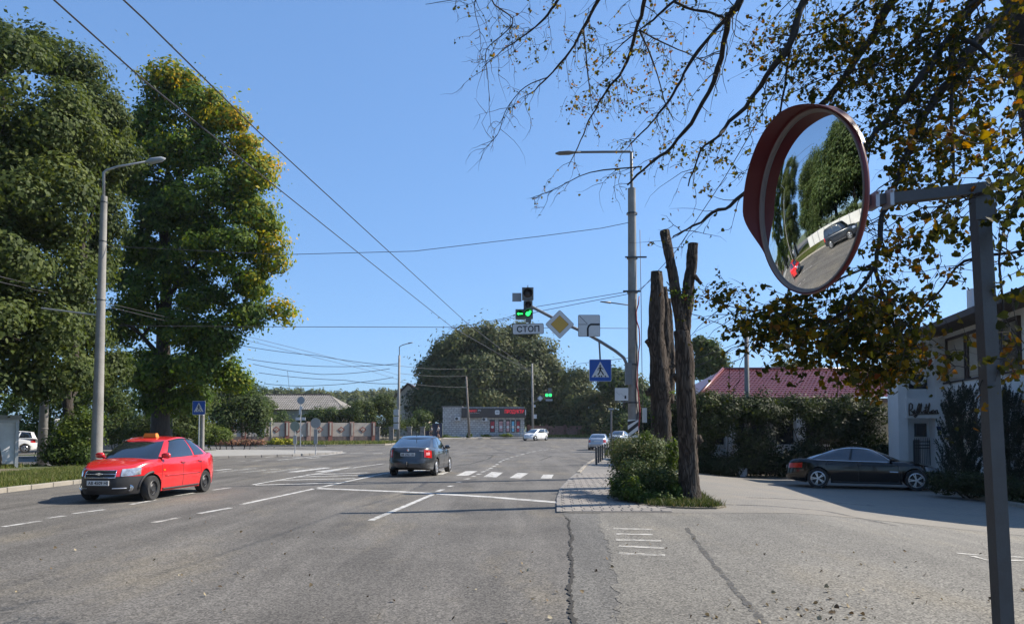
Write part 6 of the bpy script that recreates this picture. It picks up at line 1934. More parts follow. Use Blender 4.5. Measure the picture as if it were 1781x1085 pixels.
for (u0, u1, v0, v1) in ((706, 710, 683, 689), (704, 709, 705, 717), (719, 724, 705, 717)):
    m = MB(); m.bx(gx2(u0), gx2(u1), 121.95, 122, gz2(v1), gz2(v0)); w_ = m.build('window', MAT_GLASSDK, gh_)
    m = MB(); m.bx(gx2(u0) - .08, gx2(u1) + .08, 121.93, 121.99, gz2(v1) - .12, gz2(v1)); m.build('sill', MAT_SIGNW, w_)
# low wall behind the left bushes
m = MB(); m.bx(wx(165, 62), wx(260, 62), 62, 62.3, .1, wz(752, 62)); o = m.build('stone_wall', M('stone wall pale', (.3, .28, .25), .95, var=.3, vscale=2, bump=.5, bscale=5)); tag(o, 'low pale stone wall behind the red car roof', 'wall')

# white fence that shows in the mirror
wfn = thing('white_fence', 'white sheet fence below the trees, visible in the round mirror', 'fence', (-18.6, 6, .11))
y = -6.0; k = 0
MAT_FW = M('white fence sheet', (.45, .45, .44), .7, var=.12, vscale=1.5)
while y < 20:
    m = MB(); m.bx(-18.64, -18.6, y + .05, y + 1.95, .2, 1.75); m.build('panel', MAT_FW, wfn)
    m = MB(); m.bx(-18.6, -18.5, y - .05, y + .05, .05, 1.85); m.build('post', MAT_GALV, wfn)
    y += 2.0; k += 1
from mathutils import noise

# ================================================================== POLLARDED TRUNKS
def stump(name, label, limbs, seed, stubs=(), shoots=()):
    """limbs: list of [(u, v, Y, r), ...]; first point of first limb is the foot"""
    rng = np.random.default_rng(seed)
    u, v, Yd, r = limbs[0][0]
    b = P(u, v, Yd); b.z = g(b.x, Yd) + .05
    t = thing(name, label, 'tree', b)
    for i, lm in enumerate(limbs):
        pts = []; rad = []
        for k, (u, v, Yd, r) in enumerate(lm):
            p = P(u, v, Yd)
            if i == 0 and k == 0: p.z = b.z - .1
            pts.append(p); rad.append(r)
        P2, R2 = [], []
        for k in range(len(pts) - 1):
            for j in range(9):
                f_ = j / 9; P2.append(pts[k].lerp(pts[k + 1], f_)); R2.append(rad[k] + (rad[k + 1] - rad[k]) * (f_ * f_ * (3 - 2 * f_)))
        P2.append(pts[-1]); R2.append(rad[-1])
        m = MB(); m.tube(P2, R2, 28)
        o = m.build('trunk' if i == 0 else 'limb', MAT_BARKCUT, t)
        me = o.data
        nr_ = [v.normal.copy() for v in me.vertices]
        for vtx, nn in zip(me.vertices, nr_):
            q = vtx.co
            big = noise.noise(Vector((q.x * 3.0, q.y * 3.0, q.z * 1.5)) + Vector((seed * 3.1, i, 0)))
            fis = abs(noise.noise(Vector((q.x * 13, q.y * 13, q.z * 1.6)))) + .5 * abs(noise.noise(Vector((q.x * 26, q.y * 26, q.z * 4))))
            rr = R2[0]
            vtx.co += Vector((nn.x, nn.y, nn.z * .2)) * (big * .15 * rr - fis * .05 + .014)
        me.polygons.foreach_set('use_smooth', [True] * len(me.polygons))
        m = MB(); m.lathe([(R2[-1] * .99, .001), (.001, .012)], P2[-1] + Vector((0, 0, .005)), (P2[-1] - P2[-2]), 16); m.build('cut_face', M('cut wood', (.24, .19, .13), .9, var=.3, vscale=6), t)
    for k, (u, v, Yd, du, dv, r_) in enumerate(stubs):
        p0 = P(u, v, Yd); p1 = P(u + du, v + dv, Yd - .05)
        m = MB(); m.tube([p0, p0.lerp(p1, .6), p1], [r_ * 1.5, r_ * 1.05, r_], 10); m.build('stub', MAT_BARKCUT, t, smooth=True, sharp=50)
    sp_, sr_ = [], []; m = MB()
    for (u, v, Yd) in shoots:
        p0 = P(u, v, Yd - .1)
        for q in range(4):
            d_ = Vector((rng.normal() * .5, -.25 + rng.normal() * .3, .6)).normalized(); p1 = p0 + d_ * rng.uniform(.2, .5)
            m.tube([p0, p1], [.008, .003], 4)
            for s_ in range(16): sp_.append(p0.lerp(p1, rng.uniform(.2, 1.05)) + Vector(rng.normal(size=3)) * .05); sr_.append(rng.uniform(0, .8))
    m.build('shoots', MAT_BARK, t)
    leaf_object('shoot_leaves', np.array([tuple(q) for q in sp_]), .07, LEAF_LIGHT, t, np.array(sr_), rng)
    return t
YT = 16.9
stump('pollarded_tree', 'thick bare trunk with two sawn off limbs standing in the weeds', [
    [(1200, 880, YT, .26), (1198, 840, YT, .225), (1197, 770, YT, .205), (1193, 690, YT, .205), (1190, 620, YT, .205), (1187, 575, YT, .18)],
    [(1190, 590, YT, .15), (1180, 540, YT, .135), (1172, 490, YT, .12), (1163, 440, YT, .11), (1156, 402, YT + .1, .10)],
    [(1187, 600, YT, .16), (1193, 540, YT + .05, .145), (1199, 490, YT + .1, .13), (1204, 450, YT + .1, .125), (1206, 424, YT + .1, .115)]], 3, [(1208, 480, YT, 12, 14, .04), (1212, 760, YT, 8, 10, .07), (1180, 660, YT, -9, -8, .06), (1168, 470, YT, -10, -6, .03)], [(1195, 530, YT), (1178, 520, YT), (1186, 860, YT)])
YT2 = 21.5
stump('pollarded_tree', 'darker sawn off trunk standing behind the scrubby bush', [
    [(1153, 840, YT2, .36), (1151, 760, YT2, .31), (1149, 690, YT2, .29), (1146, 640, YT2, .26), (1142, 580, YT2, .235), (1141, 530, YT2, .20), (1142, 473, YT2, .17)],
    [(1154, 660, YT2 + .2, .20), (1158, 600, YT2 + .3, .17), (1157, 540, YT2 + .3, .13), (1153, 500, YT2 + .3, .12)],
    [(1160, 700, YT2 + .3, .2), (1166, 630, YT2 + .35, .15), (1164, 560, YT2 + .35, .12), (1161, 520, YT2 + .35, .10)]], 4, [(1132, 600, YT2, -8, -8, .07), (1134, 680, YT2, -9, 4, .09), (1166, 640, YT2, 8, -6, .06)], [(1140, 740, YT2), (1165, 690, YT2)])

# ================================================================== BUSHES AT THE POLLARDS
b = GP(1120, 876)
shrub('bush', 'scrubby brownish green bush around the pollarded trunks', (3.4, 18.5, .07), [
    pc(1120, 830, 17.6, 55, 40, .7, .0), pc(1095, 800, 18.6, 38, 38, .8, .28), pc(1140, 800, 18.4, 38, 42, .7, .1), pc(1165, 835, 17.3, 22, 40, .4, .0), pc(1085, 845, 18.0, 25, 25, .5, -.1), pc(1110, 860, 17.4, 50, 20, .6, .0), pc(1125, 775, 19, 28, 22, .6, .15), pc(1080, 780, 20, 22, 22, .8, .3)], 26000, .055, LEAF_DRY, seed=5, stems=14, clump=.22, per=60, shell=.15)
shrub('leafy_weed', 'bright green leafy weeds at the front of the scrubby bush', (3.0, 16.9, .07), [pc(1100, 850, 16.9, 16, 22, .3, .1), pc(1078, 848, 17.4, 18, 18, .3, -.1), pc(1120, 866, 16.8, 30, 12, .3, 0), pc(1150, 868, 16.7, 26, 11, .3, 0)], 5000, .07, LEAF_LIGHT, seed=6, stems=8, clump=.12, per=20, shell=.1)
shrub('leafy_weed', 'green sprouts beside the standing trunk above the bush', (3.8, 18.6, .07), [pc(1125, 758, 18.6, 8, 10, .2, .1), pc(1170, 790, 17.4, 12, 30, .3, .0), pc(1176, 850, 16.9, 10, 25, .3, .1)], 1800, .06, LEAF_LIGHT, seed=8, stems=5, clump=.12, per=20, shell=.1)

# ================================================================== HEDGE TREES BY THE TILED HOUSE
hb = lambda u, Yd: (wx(u, Yd), Yd, g(wx(u, Yd), Yd))
def hedge(lab, u, Yd, cl, n, seed, mat=LEAF_HEDGE, size=.11, name='hedge_tree'):
    shrub(name, lab, hb(u, Yd), cl, n, size, mat, seed=seed, group='garden trees before the tiled house', cat='tree', stems=6, clump=.42, per=110, shell=.3)
hedge('leafy garden tree just right of the standing trunk', 1240, 33, [pc(1240, 725, 33, 55, 45, 1.2, .12), pc(1230, 700, 33, 35, 20, .9, .25), pc(1270, 715, 33, 35, 30, .9, .1), pc(1225, 770, 33, 22, 40, .8, -.1)], 13000, 21)
hedge('dark ivy covered shrub around the utility pole', 1310, 33.2, [pc(1315, 740, 33, 45, 75, 1.0, -.1), pc(1310, 712, 33, 40, 24, .8, .15), pc(1335, 716, 33, 40, 24, .9, .1), pc(1300, 800, 32.7, 42, 30, .8, -.15)], 15000, 22)
hedge('broad dark garden tree behind the black sedan', 1450, 33.4, [pc(1420, 715, 33.5, 60, 24, 1.1, .2), pc(1490, 715, 33.3, 60, 28, 1.1, .05), pc(1450, 740, 33.3, 60, 40, 1.0, -.1), pc(1500, 745, 33, 40, 40, .9, -.1), pc(1380, 705, 33.6, 40, 18, .8, .2), pc(1460, 790, 33, 70, 30, .8, -.2)], 22000, 23)
hedge('low dark hedge along the foot of the tiled house', 1250, 32.8, [pc(1235, 805, 32.8, 35, 22, .6, -.15), pc(1270, 812, 32.6, 30, 18, .5, -.2), pc(1350, 805, 32.6, 60, 25, .6, -.2), pc(1400, 795, 32.8, 40, 30, .6, -.2), pc(1530, 790, 32.8, 25, 35, .5, -.15)], 15000, 24, name='low_hedge')
hedge('dark leafy shrub seen between the two pollarded trunks', 1175, 36, [pc(1180, 720, 36, 40, 60, 1.2, -.1), pc(1130, 740, 37, 30, 50, 1.2, -.1), pc(1190, 790, 35, 40, 35, 1.0, -.15)], 14000, 25)
# spiky grass like plants in front of cream wall
shrub('spiky_shrub', 'dark spiky shrub in front of the plain cream wall', hb(1535, 32), [pc(1530, 790, 32.2, 22, 20, .4, -.1), pc(1545, 795, 32.2, 14, 18, .3, -.1)], 3500, .12, LEAF_HEDGE, seed=27, stems=8, clump=.15, per=20)

# junipers
def juniper(lab, u, Yd, vtop, vbot, wpx, seed):
    rng = np.random.default_rng(seed)
    x = wx(u, Yd); zb = g(x, Yd) + .1; zt_ = P(u, vtop, Yd).z; rw = wpx * Yd / F
    t = thing('juniper', lab, 'shrub', (x, Yd, zb), 0, 'junipers by the white house')
    m = MB(); m.tube([(x, Yd, zb - .1), (x, Yd, zb + (zt_ - zb) * .8)], [.07, .02], 6); m.build('trunk', MAT_BARK, t)
    pts = []; 
    for k in range(300):
        h0 = rng.uniform(0, .86); an = rng.uniform(0, 2 * math.pi)
        prof = math.sin(math.pi * min(1, .22 + .78 * h0 ** .8)) ** .6
        L = rng.uniform(.35, .75)
        r0 = rw * prof * rng.uniform(.25, .85)
        s = np.array([x + r0 * math.cos(an), Yd + r0 * math.sin(an), zb + (zt_ - zb) * h0])
        d = np.array([math.cos(an) * .45, math.sin(an) * .45, 1.0]); d /= np.linalg.norm(d)
        q = rng.uniform(0, 1, 90)
        pts.append(s + d * (q * L)[:, None] + rng.normal(size=(90, 3)) * (.05 * (1.1 - q))[:, None])
    pts = np.concatenate(pts)
    leaf_object('foliage', pts, .075, LEAF_JUN, t, np.clip(rng.uniform(0, 1, len(pts)), 0, 1), rng, droop=-2.2, upbias=.05, aspect=.3)
juniper('tall spiky juniper left of the mirror post', 1672, 25, 662, 815, 36, 31)
juniper('tall spiky juniper right of the mirror post', 1752, 24, 668, 822, 36, 32)
shrub('low_hedge', 'low clipped dark hedge in front of the junipers', (14.6, 22, g(14.6, 22) + .1), [pc(u, 835 + (u - 1620) * .08, 23.3 - (u - 1620) * .018, 26, 24, .6, -.1) for u in range(1640, 1860, 26)], 20000, .06, LEAF_HEDGE, seed=33, cat='hedge', stems=10, clump=.14, per=30, shell=.3)

# ================================================================== LEFT TREES
tree('lime_tree', 'huge dark green tree filling the upper left edge', 'tree', (P(-30, 800, 31).x, 31, .11), [
    pc(15, 90, 31, 60, 60, None, .02), pc(-60, 130, 31, 90, 90, None, 0), pc(60, 200, 31, 100, 80, None, .05), pc(-60, 300, 31, 130, 100, None, 0), pc(70, 330, 30, 90, 90, None, .05), pc(10, 450, 30, 120, 90, None, .03),
    pc(-90, 470, 30, 110, 110, None, 0), pc(30, 580, 29.5, 110, 70, None, -.05), pc(100, 500, 31, 60, 70, None, 0), pc(0, 670, 30, 110, 45, None, -.05), pc(90, 650, 31, 70, 45, None, -.05), pc(-110, 620, 30, 110, 90, None, 0), pc(120, 250, 32, 60, 60, None, .08)], 95000, .19, LEAF_DARK, .55, seed=41, clump=1.0, per=370, shell=.65)
tree('lime_tree', 'dark green tree between the huge tree and the lamp pole', 'tree', (P(118, 812, 34).x, 34, .11), [
    pc(130, 120, 36, 42, 40, None, .02), pc(90, 95, 36, 45, 40, None, .04), pc(180, 195, 36, 40, 45, None, .0), pc(150, 220, 36, 70, 60, None, .03), pc(195, 270, 36, 40, 50, None, -.05), pc(130, 310, 36, 60, 60, None, .05), pc(180, 380, 37, 30, 60, None, -.05), pc(150, 440, 37, 40, 60, None, 0), pc(130, 560, 36, 55, 70, None, -.05), pc(170, 640, 38, 45, 40, None, -.05)], 48000, .19, LEAF_DARK, .26, top=tuple(P(150, 330, 36)), seed=42, clump=.95, per=350, shell=.65)
tree('maple_tree', 'tall maple with yellowing leaves on its right side', 'tree', (P(268, 790, 44).x, 44.8, .13), [
    pc(290, 145, 44, 38, 35, None, .22), pc(330, 150, 44, 25, 25, None, .35), pc(345, 190, 44, 50, 40, None, .2), pc(265, 215, 44, 45, 50, None, .05), pc(400, 215, 44, 42, 32, None, .33), pc(430, 245, 44, 24, 28, None, .42), pc(325, 260, 44, 75, 50, None, .08), pc(430, 300, 44, 45, 40, None, .25), pc(462, 290, 44, 15, 13, None, .42), pc(255, 310, 44, 50, 55, None, -.08), pc(350, 340, 44, 75, 55, None, .03), pc(440, 375, 44, 48, 45, None, .2), pc(285, 400, 44, 60, 55, None, -.08), pc(380, 430, 44, 75, 50, None, 0), pc(465, 430, 44, 26, 50, None, .25), pc(450, 490, 44, 45, 40, None, .18), pc(420, 545, 44, 45, 30, None, .03), pc(485, 545, 44, 18, 22, None, .3), pc(230, 470, 45, 45, 55, None, -.1), pc(320, 480, 44.5, 45, 35, None, -.05), pc(225, 560, 45, 50, 50, None, -.05, .8), pc(245, 630, 45, 55, 35, None, -.08), pc(255, 500, 43.5, 40, 35, None, -.05, .8), pc(300, 560, 43.2, 45, 35, None, .0, .7), pc(360, 520, 44, 50, 32, None, .0, .8), pc(370, 580, 43.6, 45, 35, None, 0), pc(280, 650, 43.4, 50, 40, None, -.05), pc(350, 600, 44, 45, 30, None, 0), pc(340, 645, 44, 65, 35, None, .0), pc(400, 650, 45, 30, 35, None, .15), pc(300, 690, 46, 60, 35, None, -.05)], 115000, .22, LEAF_MAPLE, .55, top=tuple(P(292, 300, 44.3)), seed=43, clump=.9, per=340, shell=.55, limb_n=9)
# bushes below the left trees
def lbush(lab, u, Yd, cl, n, seed, mat=LEAF_MID, size=.12, name='roadside_bush', cat='shrub', clump=.3):
    shrub(name, lab, (wx(u, Yd), Yd, g(wx(u, Yd), Yd) + .12), cl, n, size, mat, seed=seed, cat=cat, stems=6, clump=clump * 1.4, per=100)
lbush('leafy bush at the foot of the dark trunk behind the taxi', 120, 33.4, [pc(115, 780, 33.4, 35, 32, .8, 0), pc(140, 745, 33.8, 35, 40, .9, .2), pc(95, 790, 33, 20, 22, .5, -.1), pc(150, 790, 33, 20, 22, .6, -.05)], 12000, 51, LEAF_LIGHT)
lbush('dense bushes behind the concrete pole left of the lamp pole', 130, 56, [pc(110, 700, 56, 70, 50, 2, .1), pc(150, 690, 57, 60, 60, 2, .15), pc(40, 720, 57, 60, 50, 2, -.05), pc(70, 740, 56, 50, 25, 1.5, .1)], 16000, 52, LEAF_LIGHT, .2, clump=.5)
lbush('greyish bush between the lamp pole and the maple trunk', 215, 56, [pc(205, 700, 56, 35, 50, 2, .1), pc(225, 740, 54, 35, 25, 1.5, .1), pc(195, 750, 53, 20, 22, 1, .15)], 10000, 53, LEAF_MID, .18, clump=.45)
lbush('dark shrubbery behind the round sign under the maple', 300, 52, [pc(290, 740, 52, 50, 30, 1.5, -.1), pc(330, 745, 53, 40, 25, 1.5, .05), pc(250, 750, 52, 40, 25, 1.5, -.1), pc(320, 700, 54, 60, 40, 2, -.05)], 14000, 54, LEAF_DARK, .18, clump=.45)
lbush('olive green willow like bush right of the crossing sign', 410, 66, [pc(400, 690, 66, 45, 50, 2, .15), pc(430, 710, 66, 42, 45, 2, .1), pc(385, 730, 65, 30, 30, 1.5, .05), pc(450, 735, 66, 25, 30, 1.5, .0)], 17000, 55, LEAF_MID, .2, clump=.5)
lbush('low yellow green bush behind the flower bed', 390, 62.5, [pc(375, 755, 62.5, 30, 18, 1, .25), pc(350, 758, 62, 20, 14, 1, .1)], 5000, 56, LEAF_LIGHT, .15, clump=.3)
lbush('round orchard tree left of the tall round sign', 465, 94, [pc(455, 720, 94, 34, 34, 2, .05), pc(485, 735, 94, 25, 22, 1.5, 0), pc(440, 690, 95, 25, 25, 1.5, .0)], 10000, 57, LEAF_MID, .22, name='orchard_tree', cat='tree', clump=.5)
lbush('orchard tree showing over the middle of the diamond fence', 570, 94, [pc(565, 725, 94, 42, 17, 2, .0), pc(540, 730, 94, 25, 14, 1.5, .05), pc(605, 728, 94, 22, 18, 1.5, .12)], 9000, 58, LEAF_MID, .22, name='orchard_tree', cat='tree', clump=.5)
lbush('round bushy tree hanging over the end of the diamond fence', 632, 93, [pc(632, 722, 93, 30, 24, 1.8, 0), pc(612, 715, 94, 20, 14, 1.5, .1), pc(650, 735, 93, 18, 12, 1.2, -.05)], 9000, 59, LEAF_DARK, .2, name='orchard_tree', cat='tree', clump=.5)
lbush('dark spruce like tree left of the gabled house', 670, 95, [pc(672, 720, 95, 18, 40, 2, -.15), pc(662, 700, 95, 14, 18, 1.5, -.1), pc(685, 735, 94, 16, 22, 1.5, -.1)], 8000, 60, LEAF_DARK, .22, name='dark_tree', cat='tree', clump=.5)
lbush('green bushes at the foot of the gabled house', 715, 100, [pc(712, 738, 100, 22, 12, 2, .1), pc(735, 730, 101, 18, 20, 2, .05)], 5000, 61, LEAF_MID, .22, clump=.5)
# pale trunk by the orchard trees
m = MB(); q = P(471, 768, 78); o = thing('whitewashed_trunk', 'short whitewashed trunk by the flower bed', 'tree', (q.x, 78, .2)); m.tube([(q.x, 78, .1), (P(472, 726, 78).x, 78, P(472, 726, 78).z)], [.16, .1], 8); m.build('trunk', MAT_BARKPALE, o, smooth=True)
# flower beds
def bedf(lab, u0, u1, v, Yd, mat, seed, n):
    shrub('flower_bed', lab, (wx((u0 + u1) / 2, Yd), Yd, g(-25, Yd) + .1), [pc(u, v, Yd, 8, 6, .6, .1) for u in np.arange(u0, u1, 9)], n, .14, mat, seed=seed, cat='flowers', stems=5, clump=.18, per=20)
bedf('pinkish flower bed at the kerb under the willow like bush', 372, 455, 769.5, 76.5, LEAF_PINK, 63, 5000)
bedf('yellow flower bed at the kerb left of the tall round sign', 478, 508, 768.5, 77.2, LEAF_FLOWER, 64, 3500)
bedf('green flower bed edge right behind the crossing sign', 345, 372, 768, 75.9 + 1, LEAF_LIGHT, 65, 2500)

# ================================================================== CHESTNUTS BEHIND THE SHOP
tree('chestnut_tree', 'massive rounded chestnut rising left behind the shop', 'tree', (wx(800, 122), 122, .9), [
    pc(800, 610, 122, 45, 40, None, .05), pc(840, 590, 122, 42, 32, None, .1), pc(770, 655, 122, 42, 45, None, 0), pc(820, 660, 120, 55, 50, None, .08), pc(785, 700, 121, 45, 35, None, -.05), pc(740, 710, 120, 28, 38, None, -.12), pc(860, 640, 121, 40, 50, None, .1), pc(745, 680, 121, 25, 25, None, -.1), pc(850, 690, 118, 35, 30, None, .2), pc(755, 640, 122, 22, 20, None, 0)], 60000, .5, LEAF_FAR, .6, seed=71, clump=2.1, per=300, shell=.6)
tree('chestnut_tree', 'massive rounded chestnut rising right behind the shop', 'tree', (wx(920, 124), 124, .9), [
    pc(895, 600, 124, 42, 38, None, .05), pc(930, 635, 124, 40, 45, None, .05), pc(955, 655, 124, 28, 35, None, .08), pc(900, 660, 122, 45, 50, None, 0), pc(875, 710, 120, 35, 28, None, .15), pc(930, 710, 121, 40, 40, None, -.12), pc(970, 660, 123, 14, 22, None, .1), pc(965, 710, 121, 25, 35, None, -.05)], 48000, .5, LEAF_FAR, .55, seed=72, clump=2.1, per=300, shell=.6)
tree('broad_tree', 'olive green tree right of the distant green signal', 'tree', (wx(1010, 116), 116, .9), [
    pc(1000, 690, 116, 30, 35, None, .05), pc(1030, 710, 116, 38, 42, None, .15), pc(1000, 730, 115, 30, 28, None, -.05), pc(1060, 715, 116, 28, 40, None, .12), pc(1005, 660, 118, 22, 18, None, -.1), pc(975, 735, 115, 20, 22, None, -.1), pc(1035, 745, 114, 30, 15, None, 0)], 32000, .42, LEAF_FAR, .35, seed=73, clump=1.7, per=240)
tree('broad_tree', 'green tree behind the blue crossing sign on the arm', 'tree', (wx(1085, 110), 110, .8), [pc(1075, 670, 110, 28, 30, None, .05), pc(1100, 690, 110, 30, 40, None, .1), pc(1060, 660, 112, 20, 20, None, -.05), pc(1120, 730, 100, 25, 40, None, 0), pc(1085, 735, 108, 30, 25, None, .05)], 20000, .4, LEAF_MID, .3, seed=74, clump=1.6, per=220)
tree('broad_tree', 'pale green tree standing above the left end of the tiled roof', 'tree', (wx(1232, 62), 62, .1), [pc(1230, 615, 62, 26, 28, None, .15), pc(1248, 635, 62, 22, 18, None, .1), pc(1222, 640, 62, 18, 20, None, .05), pc(1215, 600, 62, 12, 15, None, .1)], 7500, .26, LEAF_MID, .2, seed=75, clump=.55, per=40)
tree('broad_tree', 'tree top peeping over the middle of the tiled roof', 'tree', (wx(1378, 90), 90, .3), [pc(1370, 638, 90, 26, 8, None, .1), pc(1390, 634, 90, 12, 7, None, .1), pc(1378, 660, 90, 30, 18, None, 0)], 3500, .35, LEAF_DRY, .2, seed=76, clump=.6, per=30)
shrub('shop_weeds', 'weeds and tufts at the foot of the shop wall', (wx(790, 105), 105, g(-8, 105) + .13), [pc(775, 760, 105.5, 10, 4, .5, .1), pc(790, 762, 105, 14, 3, .5, .1), pc(816, 757, 103.4, 5, 5, .4, .1), pc(845, 758, 106.5, 8, 3, .4, 0), pc(880, 757, 106, 12, 3.5, .4, .3)], 4000, .16, LEAF_LIGHT, seed=77, stems=5, clump=.2, per=20)

# far wood
def wood():
    rng = np.random.default_rng(81); cl = []
    for k in range(120):
        u = rng.uniform(330, 760); Yd = rng.uniform(300, 420)
        top = np.interp(u, [330, 430, 520, 600, 640, 700, 760], [672, 677, 679, 682, 679, 676, 674]) + rng.uniform(-3, 4)
        r = rng.uniform(9, 15)
        cl.append(pc(u, top + r * .9, Yd, r, r * .9, 5, rng.uniform(-.1, .1)))
    for k in range(60):
        u = rng.uniform(330, 760); cl.append(pc(u, 705 + rng.uniform(-6, 12), 280, 16, 14, 5, rng.uniform(-.1, .1)))
    p, rn, nn_ = crown_points(cl, 60000, rng, 2.2, .4, 60)
    o = leaf_object('far_wood', p, 1.3, LEAF_FAR, None, rn, rng, kind='stuff', normals=nn_)
    tag(o, 'distant wooded ridge along the skyline', 'wood')
wood()

# trees reflected in the mirror (left roadside, out of direct view)
t0 = None
for k, (x, y, s_) in enumerate([(-23, 17, 1.3), (-23.5, 12, 1.6), (-22.5, 7, 1.5), (-23, 2, 1.6), (-26, 22, 1.4), (-23, -4, 1.6)]):
    lab = ['first', 'second', 'third', 'fourth', 'fifth', 'sixth'][k] + ' leafy roadside tree of the row reflected in the mirror'
    if t0 is None:
        t0 = tree('roadside_tree', lab, 'tree', (x, y, .11), [(x, y, 5.5, 3.2, 3.2, 2.6, .05), (x + .8, y + 1.5, 8.5, 2.8, 2.8, 2.5, .1), (x - .6, y - 1.5, 8, 2.8, 2.8, 2.5, 0), (x, y, 11, 2.3, 2.3, 2.2, .05), (x + 1.2, y - 1.8, 4, 2.6, 2.6, 1.8, 0), (x + 1, y + 2, 3.5, 2.4, 2.4, 1.6, -.05)], 36000, .26, LEAF_MID, .3, seed=91, group='roadside trees in the mirror', clump=1.0, per=120)
    else:
        c = copy_tree(t0); c.location = (x, y, .11); c.rotation_euler = (0, 0, k * 1.3); c.scale = (s_, s_, s_); c['label'] = lab

shrub('roadside_hedge', 'dense dark hedge behind the white fence, visible in the mirror', (-21, 8, .11), [(-20.6, y, 1.7, 1.3, 1.6, 1.9, 0) for y in np.arange(-8, 22, 2.2)], 22000, .2, LEAF_MID, seed=95, cat='hedge', stems=14, clump=.5, per=90)

